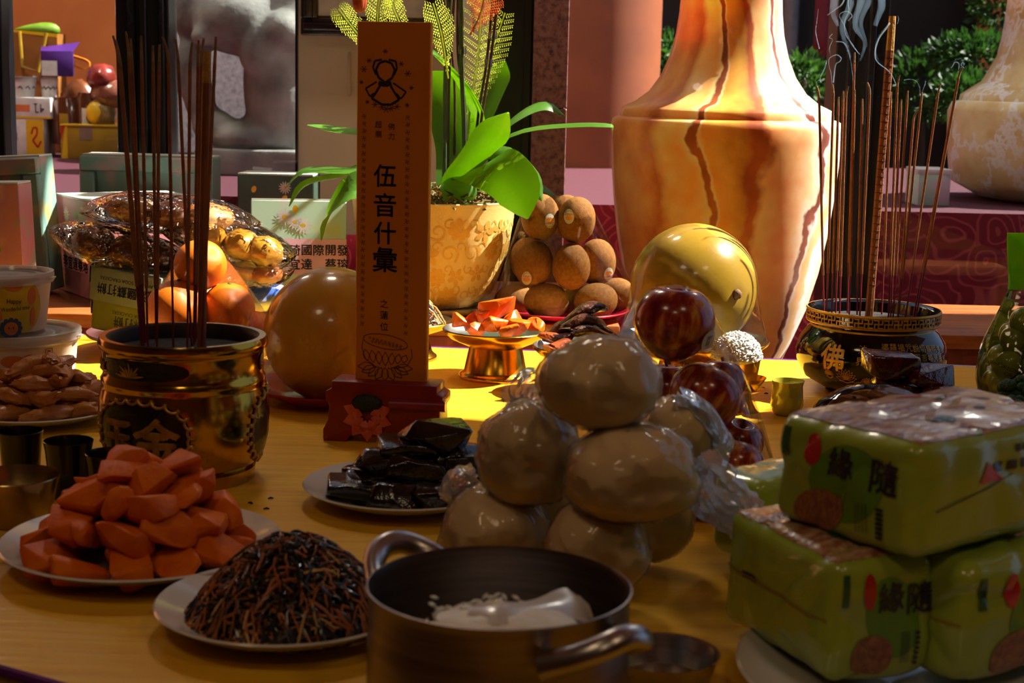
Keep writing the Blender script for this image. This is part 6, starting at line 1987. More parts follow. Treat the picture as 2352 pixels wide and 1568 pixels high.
def handle(a0, name='loop_handle'):
    c = Vector((math.sin(a0), -math.cos(a0), 0)); s = Vector((math.cos(a0), math.sin(a0), 0))
    pts = []
    for k in range(17):
        t_ = -1 + 2 * k / 16
        ou = 0.034 * (1 - abs(t_) ** 3)
        pts.append(c * (pr_ * 0.985 + ou) + s * (0.036 * t_) + Vector((0, 0, zr - 0.020 + 0.020 * (1 - t_ * t_))))
    MB().tube(pts, [0.0088 if 0 < k < 16 else 0.0105 for k in range(17)], 12, flat=0.75).build(name, m_steel, pan)
handle(math.radians(40)); handle(math.radians(40 + 180))
rr_ = thing('rice', 'white cooked rice lying inside the steel pot', 'rice', (pc_.x, PD, 0.006))
zri = zr - 0.006 - 0.066
MB().lathe([(pr_ * 0.93, 0), (pr_ * 0.93, zri * 0.86), (pr_ * 0.6, zri * 0.95), (0, zri)], 40, wob=lambda a, z: 1).build('rice_bed', m_rice, rr_)
tag(rice_grains(pr_ * 0.9, zri * 0.12, 900, 5, flat=True).build('grains', m_rice, rr_, (0, 0, zri * 0.9), merge=False), kind='stuff')
mb = MB()
rnd = random.Random(21)
MB().sphere(at(1160, 1425, PD - 0.02) - Vector((pc_.x, PD, 0.006)) + Vector((0, 0, -0.012)), (0.055, 0.04, 0.02), 24, 14, fn=lambda d, q: q * (1 + 0.12 * noise.noise(d * 4))).build('rice_heap', m_rice, rr_)
for (px, py, n) in ((1050, 1402, 220), (1125, 1386, 160), (1090, 1405, 160)):
    c = at(px, py, PD + 0.0) - Vector((pc_.x, PD, 0.006))
    for k in range(n):
        p = c + Vector((rnd.gauss(0, 0.010), rnd.gauss(0, 0.010), rnd.uniform(-0.014, 0.002)))
        d = Vector((rnd.gauss(0, 1), rnd.gauss(0, 1), rnd.gauss(0, .4))).normalized()
        mb.tube([p - d * 0.003, p, p + d * 0.003], [0.0005, 0.0014, 0.0005], 5)
tag(mb.build('rice_lump', m_rice, rr_, merge=False), kind='stuff')
# flat rice paddle lying in the pot
m_paddle = mat('white_plastic_paddle', (216, 206, 196), 0.25, 0, (208, 198, 188), 10, coat=0.3)
pa = [at(1080, 1402, PD - 0.02), at(1140, 1400, PD - 0.025), at(1190, 1402, PD - 0.02), at(1260, 1392, PD + 0.0), at(1320, 1386, PD + 0.02), at(1350, 1392, PD + 0.03)]
pad = thing('rice_paddle', 'white plastic rice paddle lying on the rice in the pot', 'paddle', pa[0])
bl_ = blade([p - pa[0] for p in pa], 0.034, (0.1, 1, 0.15), 0.12, 0.003, lambda t: 0.55 + 0.45 * math.sin(t * 5.2 + 0.4) ** 2 if t < 0.9 else 0.6, 24)
bl_.build('paddle', m_paddle, pad)
# steel bowl edge right of the pot
sb = on(1530, 1560)
o = thing('steel_bowl', 'dark steel bowl just right of the pot handle', 'bowl', (sb.x - 0.006, sb.y - 0.03, 0))
MB().lathe([(0, 0), (0.02, 0), (0.034, 0.012), (0.040, 0.032), (0.041, 0.033), (0.039, 0.032), (0.032, 0.012), (0, 0.004)], 48).build('bowl_wall', m_steel, o)

# ================================================================ CARROT PLATE
CPc = on(328, 1290)
cpd = CPc.y
plate('plate', 'white porcelain plate heaped with carrot chunks at the lower left', (CPc.x, cpd, 0), 0.126, 0.022, m_porcelain)
cms = [chunk_mesh('carrot_chunk', 200 + k, (0.062, 0.044, 0.034), m_carrot, 13, 0.15, 0.5) for k in range(9)]
spots = []
rnd = random.Random(31)
for lay_, (n, R, z) in enumerate(((13, 0.084, 0.022), (8, 0.045, 0.024), (11, 0.066, 0.046), (8, 0.044, 0.066), (5, 0.024, 0.084))):
    for k in range(n):
        a = k * 6.283 / n + lay_ * 0.37
        spots.append((CPc.x + R * math.cos(a) * rnd.uniform(.92, 1.05), cpd + R * math.sin(a) * rnd.uniform(.92, 1.05), z + rnd.uniform(-.004, .004), rnd.uniform(0.85, 1.1), (['bottom ring', 'inner core', 'second layer', 'third layer', 'upper layer'][lay_], side(math.cos(a), math.sin(a), 0.4))))
heap('orange carrot chunk in the %s of the large heap, %s', 'carrots on the large plate', 'carrot_chunk', 'carrot', cms, spots, 9, tilt=0.5)
p = at(322, 1130, cpd - 0.005)
o = link('carrot_chunk', cms[2], None, p, (0.1, 0.1, 0.4)); o.scale = (1.35,) * 3
tag(o, 'topmost big carrot chunk crowning the heap on the large white plate', 'carrot')

# ================================================================ SHREDDED VEGETABLE PLATE
SPc = on(655, 1440)
spd = SPc.y
plate('plate', 'white porcelain plate of dark shredded kelp at the bottom', (SPc.x, spd, 0), 0.104, 0.022, m_porcelain)
o = shreds('shredded_vegetables', 'tall heap of dark kelp and carrot shreds on the white plate', 'food', SPc.x + 0.006, spd, 0.010, 0.082, 0.066, 2300, 17, (6, 3.4, 0.5), (0.016, 0.04), 0.00105)
mound(0.078, 0.058, (0, 0, -0.002), m_shred_d, o)
mb = MB()
sp = spline([at(715, 1300, spd - 0.03), at(740, 1340, spd - 0.035), at(770, 1395, spd - 0.045)], 10)
base = sp[0]
o = blade([p - base for p in sp], 0.006, (1, 0, 0.2), 0.1, 0.001).build('kelp_strip', mat('blue_black_kelp', (34, 48, 60), 0.25, coat=0.5), None, base)
tag(o, 'wider blue-black kelp strip on the heap of shreds', 'kelp')

# ================================================================ DARK CUBES PLATE
DPc = on(930, 1152)
dpd = DPc.y
plate('plate', 'white porcelain plate of glossy black tofu blocks before the tablet', (DPc.x, dpd, 0), 0.107, 0.02, m_porcelain)
m_tofu = mat('black_braised_tofu', (34, 20, 16), 0.20, 0, (18, 12, 14), 40, 0.5, 70, 0.5, crough=0.15)
tms = [chunk_mesh('tofu_block', 300 + k, (0.062, 0.046, 0.028), m_tofu, 22, 0.12, 0.92) for k in range(5)]
rnd = random.Random(3)
k_ = 0
for px, py, dd, s in ((815, 1165, -0.03, 1.05), (905, 1180, -0.05, 1.05), (995, 1190, -0.05, 1.05), (1060, 1165, -0.02, 1), (850, 1140, 0.03, 1), (960, 1150, 0.0, 1.1), (1040, 1140, 0.04, 1),
                      (840, 1110, -0.01, 1.0), (925, 1120, -0.03, 1.05), (1010, 1118, -0.02, 1.05), (905, 1085, 0.02, 1.0), (1060, 1095, 0.02, 1),
                      (880, 1060, -0.005, 1.05), (960, 1070, -0.02, 1.05), (1040, 1068, 0.0, 1.05), (935, 1030, -0.005, 1.05), (1040, 1045, 0.005, 1.0), (1000, 1000, 0.0, 1.15)):
    p = at(px, py, dpd + dd)
    p.z = max(p.z, 0.02)
    k_ += 1
    o = link('tofu_block', tms[k_ % 5], None, p, (rnd.uniform(-.12, .12), rnd.uniform(-.12, .12), rnd.uniform(-0.25, 0.35))); o.scale = (s, s, s)
    if k_ == 18:
        tag(o, 'topmost glossy black tofu block crowning the pile', 'tofu')
    else:
        tag(o, 'glossy black tofu block in the %s, %s from the left' % (('front bottom row', ORD[k_ - 1]) if k_ <= 4 else ('back bottom row', ORD[k_ - 5]) if k_ <= 7 else ('second layer', ORD[k_ - 8]) if k_ <= 12 else ('third layer', ORD[k_ - 13]) if k_ <= 15 else ('fourth layer', ORD[k_ - 16])), 'tofu', 'black tofu blocks')

# ================================================================ LEFT SIDE: TUBS, FRIED SNACKS, CUPS, STEEL BOWL
m_tub = mat('printed_tub_paper', (222, 200, 178), 0.5, 0, (216, 192, 168), 8)
m_lid = film_mat('milky_lid', (250, 240, 230), 0.15, 0.05, 0.12, 30, 0.004, 0.8, milk=0.55)
m_t_yel = mat('tub_yellow', (222, 186, 40), 0.5); m_t_or = mat('tub_orange', (220, 124, 56), 0.5, 0, (210, 110, 46), 30); m_t_gr = mat('tub_green', (120, 132, 66), 0.5); m_t_bl = mat('tub_blue', (70, 84, 116), 0.5)
TBd = 2.15
tb = on(38, 905)
TBd = tb.y
tk = sc(TBd)
def tub(label, cx, z0, Rb, Rt, Hh, decor):
    t = thing('paper_tub', label, 'tub', (cx, TBd, z0), group='printed paper tubs')
    PR = [(Rb, 0.0), (Rt, Hh)]
    MB().lathe([(0, 0.003), (Rb * 0.97, 0.003), (Rb, 0.0), (Rt, Hh), (Rt * 0.98, Hh), (Rb * 0.97, 0.004), (0, 0.004)], 72).build('tub_wall', m_tub, t)
    lid_o = MB().lathe([(0, Hh - 0.001), (Rt * 0.5, Hh - 0.001), (Rt * 0.52, Hh - 0.0025), (Rt * 0.72, Hh - 0.0025), (Rt * 0.74, Hh - 0.001), (Rt * 0.9, Hh - 0.002), (Rt * 0.95, Hh + 0.004), (Rt * 1.045, Hh + 0.004), (Rt * 1.05, Hh - 0.001), (Rt * 1.04, Hh - 0.004), (Rt * 1.055, Hh - 0.007), (Rt * 1.03, Hh - 0.010), (Rt * 1.01, Hh - 0.010)], 72).build('lid', m_lid, t)
    MB().box((Rt * 1.06, -0.004, Hh - 0.003), (0.008, 0.012, 0.0015)).build('lid_tab', m_lid, lid_o)
    decor(PR, Hh, Rt, t)
    return t
def dec1(PR, Hh, Rt, t):
    fl = Flat()
    k = tk
    fl.ell(0.026, 0.0, 0.030, 0.038, 0.3, mi=0)
    fl.ell(-0.030, 0.022, 0.022, 0.010, 0, mi=1)                                   # cloud
    fl.lay(lathe_map(PR, 0.25, Hh * 0.5, 0.0006), 'print', [m_t_yel, m_t_or], t, cuts=2)
    fl = Flat()
    fl.ell(-0.012, -0.012, 0.0125, 0.0125, 0, mi=1); fl.ell(-0.021, 0.010, 0.0035, 0.012, 0.25, mi=1); fl.ell(-0.006, 0.010, 0.0035, 0.012, -0.05, mi=1)   # rabbit
    fl.ell(0.016, 0.028, 0.011, 0.008, 0, mi=1); fl.poly([(0.006, 0.036), (0.009, 0.031), (0.013, 0.034)], 1); fl.poly([(0.026, 0.036), (0.023, 0.031), (0.019, 0.034)], 1)   # cat
    fl.ell(-0.020, -0.036, 0.022, 0.009, 0, mi=2); fl.ell(-0.03, -0.031, 0.011, 0.009, 0, mi=2); fl.ell(-0.008, -0.031, 0.009, 0.008, 0, mi=2)   # bush
    fl.ell(0.012, -0.030, 0.013, 0.012, 0, mi=3)
    for q in range(12):
        fl.ell(0.012 + 0.0125 * math.cos(q * .5236), -0.030 + 0.0115 * math.sin(q * .5236), 0.0036, 0.0036, mi=3, n=8)
    fl.ell(0.040, 0.012, 0.006, 0.012, 0, mi=1); fl.ell(0.043, -0.016, 0.004, 0.013, 0, mi=1)
    fl.lay(lathe_map(PR, 0.25, Hh * 0.5, 0.0011), 'animals', [m_t_yel, m_t_or, m_t_gr, m_t_bl], t, cuts=1)
    fl = Flat()
    fl.ell(0.012, -0.030, 0.0095, 0.009, mi=0)
    fl.lay(lathe_map(PR, 0.25, Hh * 0.5, 0.0015), 'lion_face', m_t_or, t, cuts=1)
    fl = Flat()
    fl.text('Happy', 0.016, 0.006, 0.009, sx=0.8, rot=-0.05).text('Wonderful time', 0.018, -0.003, 0.008, sx=0.72, rot=0.05)
    for (ex, ey) in ((-0.016, -0.012), (-0.008, -0.012), (0.012, 0.029), (0.020, 0.029), (0.009, -0.029), (0.015, -0.029)):
        fl.ell(ex, ey, 0.0008, 0.0012, n=8)
    fl.lay(lathe_map(PR, 0.25, Hh * 0.5, 0.0019), 'lettering', m_blk, t)
def dec2(PR, Hh, Rt, t):
    fl = Flat()
    fl.ell(0.030, 0.0, 0.012, 0.030, 0.15, mi=0); fl.ell(0.006, 0.020, 0.016, 0.008, mi=1)
    fl.lay(lathe_map(PR, 0.2, Hh * 0.45, 0.0006), 'print', [m_t_yel, m_t_or], t, cuts=2)
    fl = Flat()
    fl.ell(0.010, -0.004, 0.009, 0.010, mi=1); fl.ell(0.004, 0.009, 0.0026, 0.009, 0.2, mi=1); fl.ell(0.013, 0.010, 0.0026, 0.009, -0.1, mi=1)
    fl.ell(0.024, 0.020, 0.007, 0.009, mi=1); fl.ell(0.004, -0.030, 0.015, 0.008, mi=2); fl.ell(0.024, -0.026, 0.008, 0.008, mi=3)
    fl.rect(-0.035, -0.004, -0.027, 0.004, 4)
    for (sx_, sy_) in ((-0.031, 0.018), (-0.024, 0.026), (-0.032, -0.02), (-0.038, -0.028)):
        fl.poly([(sx_ + 0.004 * (1 if q % 2 == 0 else .45) * math.cos(q * .628 + 1.57), sy_ + 0.004 * (1 if q % 2 == 0 else .45) * math.sin(q * .628 + 1.57)) for q in range(10)], 1)
    fl.lay(lathe_map(PR, 0.2, Hh * 0.45, 0.0011), 'animals', [m_t_yel, m_t_or, m_t_gr, m_t_bl, m_redp], t, cuts=1)
    fl = Flat()
    fl.text('Happy', 0.026, 0.0, 0.009, sx=0.8)
    for q, v in enumerate((0.030, 0.015)):
        fl.line([(0.046, v - 0.005), (0.056, v - 0.005), (0.056, v + 0.005), (0.046, v + 0.005), (0.046, v - 0.005)], 0.0007)
        fl.ell(0.051, v, 0.002, 0.003, n=8)
    fl.lay(lathe_map(PR, 0.2, Hh * 0.45, 0.0016), 'lettering', m_blk, t)
    fl = Flat()
    for q, v in enumerate((0.030, 0.015)):
        fl.line([(0.047, v - 0.004), (0.055, v + 0.004)], 0.0009); fl.line([(0.047, v + 0.004), (0.055, v - 0.004)], 0.0009)
    fl.lay(lathe_map(PR, 0.2, Hh * 0.45, 0.0020), 'cross_marks', m_redp, t)
zt1_ = at(38, 760, TBd).z
t2 = tub('wide printed paper tub with lid at the left edge', tb.x, 0, 128 * tk, 144 * tk, zt1_, dec2)
tz1 = zt1_ + 0.0045
tub('smaller printed paper tub stacked on the wide tub', at(10, 700, TBd).x, tz1, 92 * tk, 108 * tk, at(10, 628, TBd).z - tz1, dec1)
# fried snacks plate
m_fry = mat('fried_dough', (206, 132, 58), 0.5, 0, (178, 102, 40), 40, 0.35, 120, 0.15)
fp = on(85, 962)
fpd = fp.y
plate('plate', 'white plate of fried dough sticks left of the brass censer', (fp.x, fpd, 0), 0.105, 0.018, m_porcelain)
def bent(seed):
    rnd = random.Random(seed)
    l = rnd.uniform(0.060, 0.078)
    def fn(d, p):
        return Vector((p.x, p.y + 0.008 * math.sin(p.x * 50 + seed), p.z + 0.010 * (p.x / (l / 2)) ** 2 * rnd_b))
    rnd_b = rnd.uniform(-1, 1)
    return blob_mesh('fried_dough_stick', seed, (l / 2, 0.0115, 0.0095), m_fry, 0.28, 3.0, 18, 14, fn)
fms = [bent(400 + k) for k in range(7)]
spots = []
rnd = random.Random(12)
for lay_, (n, R, z) in enumerate(((10, 0.062, 0.022), (4, 0.025, 0.024), (8, 0.050, 0.038), (6, 0.032, 0.054), (4, 0.016, 0.068), (1, 0.0, 0.078))):
    for k in range(n):
        a = k * 6.283 / n + lay_ * 0.5
        spots.append((fp.x + 0.012 + R * math.cos(a), fpd + R * math.sin(a), z + rnd.uniform(-.003, .003), rnd.uniform(0.9, 1.1), (['bottom ring', 'inner core', 'second layer', 'third layer', 'upper layer', 'very top'][lay_], side(math.cos(a), math.sin(a), 0.4))))
heap('brown fried dough stick in the %s of the heap, %s', 'fried dough sticks', 'fried_dough_stick', 'snack', fms, spots, 14, tilt=0.25)
# black cups
m_blkcup = mat('black_cup_glaze', (16, 13, 13), 0.22, 0, (22, 18, 18), 20, coat=0.4)
for i, (px, py, w, lab) in enumerate(((50, 1115, 106, 'black handleless cup at the left edge beside the fried snacks'), (160, 1140, 116, 'middle black handleless cup of the three'), (256, 1172, 118, 'black handleless cup nearest the carrot heap'))):
    p = on(px, py)
    k = sc(p.y)
    hcp = [0.060, 0.060, 0.060][i]
    r = w / 2 * k
    t = thing('tea_cup', lab, 'cup', p, group='black cups')
    MB().lathe([(0, 0), (r * 0.72, 0), (r * 0.78, 0.003), (r * 0.86, hcp * 0.5), (r * 0.93, hcp * 0.85), (r, hcp), (r * 0.97, hcp + 0.0006), (r * 0.90, hcp * 0.85), (r * 0.8, 0.01), (0, 0.006)], 48).build('cup_wall', m_blkcup, t)
    MB().lathe([(0, hcp * 0.8), (r * 0.88, hcp * 0.8)], 32).build('tea', mat('dark_tea', (24, 14, 10), 0.04), t)
# steel bowl with rice
p = on(38, 1205)
k = sc(p.y)
t = thing('steel_bowl', 'steel bowl with white rice at the left edge', 'bowl', p)
hb = at(38, 1092, p.y).z
R = 103 * k
MB().lathe([(0, 0), (R * 0.5, 0), (R * 0.55, 0.003), (R * 0.85, hb * 0.45), (R * 0.97, hb * 0.9), (R * 1.01, hb), (R * 0.99, hb + 0.001), (R * 0.95, hb * 0.9), (R * 0.83, hb * 0.47), (0, 0.006)], 64).build('bowl_wall', mat('brass_tinted_steel', (190, 164, 112), 0.25, 1.0, (170, 144, 96), 12), t)
r2 = thing('rice', 'white rice lying in the steel bowl at the left edge', 'rice', (p.x, p.y, hb * 0.5))
MB().lathe([(R * 0.86, 0), (R * 0.6, 0.006), (0, 0.010)], 32).build('rice_bed', m_rice, r2)
tag(rice_grains(R * 0.8, 0.011, 400, 6, flat=True).build('grains', m_rice, r2, merge=False), kind='stuff')
# ash crumbs
rnd = random.Random(2)
for k, (px, py) in enumerate(((497, 1155), (510, 1160), (525, 1150), (575, 1157), (622, 1146), (540, 1175), (612, 1170), (1752, 892), (1760, 905))):
    p = on(px, py)
    o = MB().tube([(-0.003, 0, 0.001), (0, 0.001, 0.0014), (0.003, 0, 0.001)], [0.0006, 0.0012, 0.0006], 6).build('ash_crumb', m_ash, None, p, (0, 0, rnd.uniform(-.6, .6)))
    tag(o, 'tiny dark ash crumb on the yellow cloth beside the %s, %s' % (('brass censer', ORD[k] + ' of seven') if k < 7 else ('footed saucer', ORD[k - 7] + ' of two')), 'ash', 'ash crumbs')

# ================================================================ GIFT BOXES ON THE BENCH
def flower_card(name, base, c2, c3):
    mt, nt, out = new_mat(name)
    b = N(nt, 'ShaderNodeBsdfPrincipled')
    tc = N(nt, 'ShaderNodeTexCoord')
    nz = N(nt, 'ShaderNodeTexNoise'); nz.inputs['Scale'].default_value = 11; nz.inputs['Detail'].default_value = 2
    nt.links.new(tc.outputs['Object'], nz.inputs['Vector'])
    rp = ramp(nt, [(0.30, c3), (0.40, base), (0.58, base), (0.68, c2)])
    nt.links.new(nz.outputs['Fac'], rp.inputs[0])
    nt.links.new(rp.outputs[0], b.inputs['Base Color'])
    b.inputs['Roughness'].default_value = 0.45
    nt.links.new(b.outputs[0], out.inputs[0])
    return mt
m_mint = flower_card('mint_lotus_card', (196, 232, 214), (228, 214, 222), (206, 222, 160))
m_mintd = flower_card('grey_mint_card', (120, 156, 146), (190, 150, 150), (166, 160, 90))
m_rose = flower_card('rose_lotus_card', (196, 130, 140), (222, 170, 170), (150, 160, 140))
m_label = mat('pink_label', (252, 196, 214), 0.5, 0, (250, 190, 210), 6)
m_toplid = mat('white_box_top', (226, 232, 222), 0.5, 0, (216, 224, 210), 8)
m_mont = mat('daisy_print', (226, 222, 220), 0.5, 0, (214, 200, 206), 40)
def gift_box(label, px, d, w, dp, topy, phi, face, lab=None, frame=False, lean=0.0, corner='left'):
    """standing box; px,d = its front left corner, topy = image height of its top edge there"""
    c = at(px, topy, d)
    h = c.z - BENCH_Z
    t = thing('gift_box', label, 'gift box', (c.x, d, BENCH_Z), rz=phi)
    t.rotation_euler[1] = lean
    MB().box((w / 2, dp / 2, h / 2), (w, dp, h)).build('carton', face, t, bevel=0.0015, bseg=1)
    MB().box((w / 2, dp / 2, h + 0.0015), (w - 0.002, dp - 0.002, 0.003)).build('top_panel', m_toplid, t, smooth=False)
    mp = plane_map((0, 0, 0), (1, 0, 0), (0, 0, 1), 0.0008)
    if frame:
        f_ = 0.03
        for (x0, x1, z0, z1) in ((0, w, h - f_, h), (0, w, 0, f_), (0, f_, f_, h - f_), (w - f_, w, f_, h - f_)):
            MB().box(((x0 + x1) / 2, -0.008, (z0 + z1) / 2), (x1 - x0, 0.018, z1 - z0)).build('border', m_mintd, t, bevel=0.003, bseg=1)
    else:
        fl = Flat()
        rnd = random.Random(int(px * 7 + d * 10))
        for q in range(3):
            u, v, r = rnd.uniform(0.03, w - 0.03), rnd.uniform(h * 0.55, h * 0.92), rnd.uniform(0.012, 0.02)
            for k in range(13):
                a = k * 6.283 / 13
                fl.ell(u + r * .6 * math.cos(a), v + r * .6 * math.sin(a), r * .42, r * .11, a, mi=0, n=8)
            fl.ell(u, v, r * .3, r * .22, mi=1, n=12)
        for q in range(5):
            u, v = rnd.uniform(0.02, w - 0.02), rnd.uniform(h * 0.1, h * 0.95)
            fl.ell(u, v, 0.007, 0.005, rnd.random() * 3, mi=rnd.choice((1, 2)), n=10)
        fl.lay(mp, 'flower_print', [m_mont, m_yel, mat('print_leaf_green', (130, 170, 80), 0.5)], t)
    if lab:
        u0, u1, v0, v1, fs_, l1, l2 = lab
        lab_o = Flat().rect(u0, v0, u1, v1).lay(plane_map((0, 0, 0), (1, 0, 0), (0, 0, 1), 0.0014), 'name_label', m_label, t)
        fl = Flat()
        for k, chh in enumerate(l1):
            fl.text(chh, u0 + fs_ * (0.9 + k * 1.02), v1 - fs_ * 0.95, fs_, bold=0.018)
        for k, chh in enumerate(l2):
            if chh != ' ':
                fl.text(chh, u0 + fs_ * (0.9 + k * 1.02), v1 - fs_ * 2.15, fs_, bold=0.018)
        fl.lay(plane_map((0, 0, 0), (1, 0, 0), (0, 0, 1), 0.0020), 'lettering', m_blk, lab_o)
    return t
D2R = math.radians
gift_box('mint flowered gift box with a shaded pink label facing left behind the crackers', 127, 2.94, 0.27, 0.22, 447, D2R(-55), m_rose, (0.03, 0.26, 0.045, 0.115, 0.026, '達琦國際開發', '李宜達蔡瑢'))
_b = gift_box('mint flowered gift box with a bright pink name label beside the gold pot', 575, 2.70, 0.166, 0.08, 457, D2R(8), m_mint, (0.036, 0.166, 0.066, 0.128, 0.0205, '達琦國際開發', '李宜達 蔡瑢'))
_b.rotation_euler[0] = D2R(-12)
gift_box('grey-green framed gift box standing upright behind the incense', 187, 3.12, 0.262, 0.07, 356, D2R(-3), m_mintd, None, True)
gift_box('tall grey-green framed box leaning at the far left', -40, 2.86, 0.125, 0.06, 366, D2R(-6), m_mintd, None, True, D2R(-4))
gift_box('rose flowered box standing in front at the left edge', -70, 2.66, 0.092, 0.06, 424, D2R(-4), m_rose, None, False, D2R(-2))
gift_box('dark green box behind the orchid leaf tips at the left', 545, 3.1, 0.15, 0.08, 400, D2R(-4), mat('dark_teal_card', (44, 70, 64), 0.5, 0, (60, 80, 60), 16))

# ================================================================ CRACKER PACKS AND SNACK BAGS
CK = 2.47
ck = sc(CK)
fd = on(265, 790)
zdish = at(265, 762, CK).z
footed_dish('footed_dish', 'cream dish carrying the crackers and snack bags', (at(380, 760, CK).x, CK, 0), 0.125, max(0.03, zdish), 0.5)
m_ck1 = mat('grey_blue_pack', (120, 134, 132), 0.45, 0, (110, 122, 116), 10, coat=0.2)
m_ck2 = mat('olive_green_pack', (136, 140, 66), 0.45, 0, (120, 126, 54), 10, coat=0.2)
def cracker(label, px, py0, py1, mt, l1, l2, ink):
    a = at(px, py1, CK - 0.05)
    h = at(px, py0, CK - 0.05).z - a.z
    w = 0.135
    t = thing('cracker_pack', label, 'package', (a.x, CK - 0.05, a.z), rz=D2R(-24))
    t.rotation_euler[1] = D2R(5)
    MB().box((w / 2, 0.03, h / 2), (w, 0.06, h)).build('carton', mt, t, bevel=0.004)
    MB().add([(0, 0.0, h), (0, 0.06, h), (-0.022, 0.03, h * 0.95), (-0.026, 0.03, h * 0.70), (0, 0, h * 0.5), (0, 0.06, h * 0.5)], [(0, 1, 2), (0, 2, 3, 4), (1, 5, 3, 2), (4, 3, 5)]).build('end_fold', mt, t, smooth=False)
    fl = Flat().text(l1, w * 0.54, h * 0.40, 0.019, rot=math.pi, bold=0.01).text(l2, w * 0.54, h * 0.70, 0.008, rot=math.pi)
    fl.lay(plane_map((0, 0, 0), (1, 0, 0), (0, 0, 1), 0.0008), 'lettering', ink, t)
    return t
cracker('grey-blue cracker pack lying upside down on the olive pack', 203, 606, 688, m_ck1, '鹽湖鹽蘇打餅', 'LAKE SALT SODA CRACKERS', m_blk)
cracker('olive-green cracker pack at the bottom of the snack pile', 207, 684, 754, m_ck2, '蘇打餅', 'SODA CRACKERS', mat('olive_ink', (70, 80, 24), 0.5))
m_snackfilm = film_mat('crinkled_snack_film', (255, 252, 246), 0.07, 0.06, 1.0, 30, 0.02, 1.3)
def snack_bag(label, pts, d, wpx, hpx, seed, inner, inner2, prints=None, solid=None):
    sp = spline([at(a, b, d + (q if len(pts[0]) > 2 else 0)) for a, b, *r in pts for q in [r[0] if r else 0]], 28)
    base = sp[len(sp) // 2].copy()
    t = thing('snack_bag', label, 'snack bag', base)
    n, C_ = 28, 28
    wd, hg = wpx * ck, hpx * ck
    vs, fs = [], []
    iv = []
    for a, p in enumerate(sp):
        f_ = a / (n - 1)
        tg = (sp[min(a + 1, n - 1)] - sp[max(a - 1, 0)]).normalized()
        dep = Vector((0, 1, 0)); dep = (dep - tg * dep.dot(tg)).normalized()
        up = tg.cross(dep); up = up if up.z > 0 else -up
        e = math.sin(math.pi * min(1, max(0, f_))) ** 0.6
        for k in range(C_):
            an = 2 * math.pi * k / C_
            cx, cy = math.cos(an), math.sin(an)
            wr = 1 + 0.12 * noise.noise(Vector((f_ * 7, math.cos(an) * 2, math.sin(an) * 2 + seed * 3.3)))
            crinkle = 0.003 * (1 - abs(noise.noise(Vector((f_ * 16, an * 2.2, seed))))) * (1.6 - e)
            vs.append(p - base + dep * (cx * wd / 2 * (0.85 + 0.15 * e) * wr) + up * (cy * (hg / 2 * e + 0.0015) * wr + crinkle * cy))
    for a in range(n - 1):
        for k in range(C_):
            fs.append((a * C_ + k, a * C_ + (k + 1) % C_, (a + 1) * C_ + (k + 1) % C_, (a + 1) * C_ + k))
    MB().add(vs, fs).build('film', m_snackfilm if not solid else solid, t, ang=70)
    if inner:
        rnd = random.Random(seed)
        m0 = len(sp)
        for q, fq in enumerate((0.30, 0.52, 0.74)):
            i = int(fq * (m0 - 1))
            p = sp[i] - base
            L_ = (sp[-1] - sp[0]).length
            tg = (sp[-1] - sp[0]).normalized()
            ry = -math.atan2(tg.z, tg.x)
            mb = MB().sphere((0, 0, 0), (L_ * 0.145, wd * 0.36, hg * 0.36), 20, 12, fn=lambda dd_, pp_: Vector((pp_.x, pp_.y, pp_.z)) * (1 + 0.12 * noise.noise(dd_ * 2.5 + Vector((seed + q, 0, 0)))))
            mb.build('biscuit_packet', inner if q != 1 else inner2, t, p, (rnd.uniform(-.2, .2), ry, 0))
    if prints:
        fl = Flat()
        for s, u, v, sz, rot in prints:
            fl.text(s, u, v, sz, rot=rot)
        i = int(0.5 * (len(sp) - 1))
        fl.lay(lambda u, v: Vector((u, -wd * 0.37 * math.sqrt(max(0.05, 1 - (v / (hg * 0.45)) ** 2)) - 0.004, v)), 'lettering', m_blk, t)
    return t
m_in1 = mat('tan_biscuit_wrap', (186, 116, 54), 0.4, 0, (150, 84, 44), 20, 0.3, 60, 0.3)
m_in2 = mat('orange_biscuit_wrap', (206, 116, 40), 0.4, 0, (186, 156, 110), 18, 0.3, 60, 0.3)
m_in3 = mat('gold_biscuit_wrap', (206, 160, 40), 0.3, 0.2, (186, 136, 50), 22, 0.3, 60, 0.4)
m_in4 = mat('brown_biscuit_wrap', (130, 76, 46), 0.45, 0, (98, 56, 36), 22, 0.5, 80, 0.2)
snack_bag('crinkled clear snack bag lying on top of the pile', [(200, 478), (280, 480), (390, 492), (500, 500), (588, 520)], CK, 190, 84, 1, m_in2, m_in1, (('日日', -0.02, 0.004, 0.014, 0.1),))
snack_bag('clear snack bag with brown biscuits poking out at the left', [(132, 522), (200, 552), (290, 578), (380, 600), (450, 615)], CK - 0.02, 180, 96, 2, m_in4, m_in4)
snack_bag('shiny golden snack bag pointing to the pink label', [(380, 520), (460, 538), (550, 560), (620, 580), (672, 592)], CK - 0.03, 170, 96, 3, m_in3, m_in3)
snack_bag('clear snack bag low at the right beside the oranges', [(400, 600), (480, 615), (560, 622), (620, 628), (668, 624)], CK - 0.02, 150, 66, 4, m_in1, m_in2)
snack_bag('brown clear snack bag under the pile behind the oranges', [(290, 640), (340, 640), (400, 645), (460, 648), (520, 650)], CK - 0.01, 150, 100, 5, m_in4, m_in1)
snack_bag('white and blue snack bag under the pile beside the amber melon', [(470, 690), (520, 686), (570, 684), (620, 680), (655, 672)], CK + 0.02, 140, 66, 6, None, None, None, mat('blue_white_wrap', (214, 222, 236), 0.25, 0, (60, 100, 190), 14, 0.5, 40, 0.5, lo=0.5, hi=0.62))

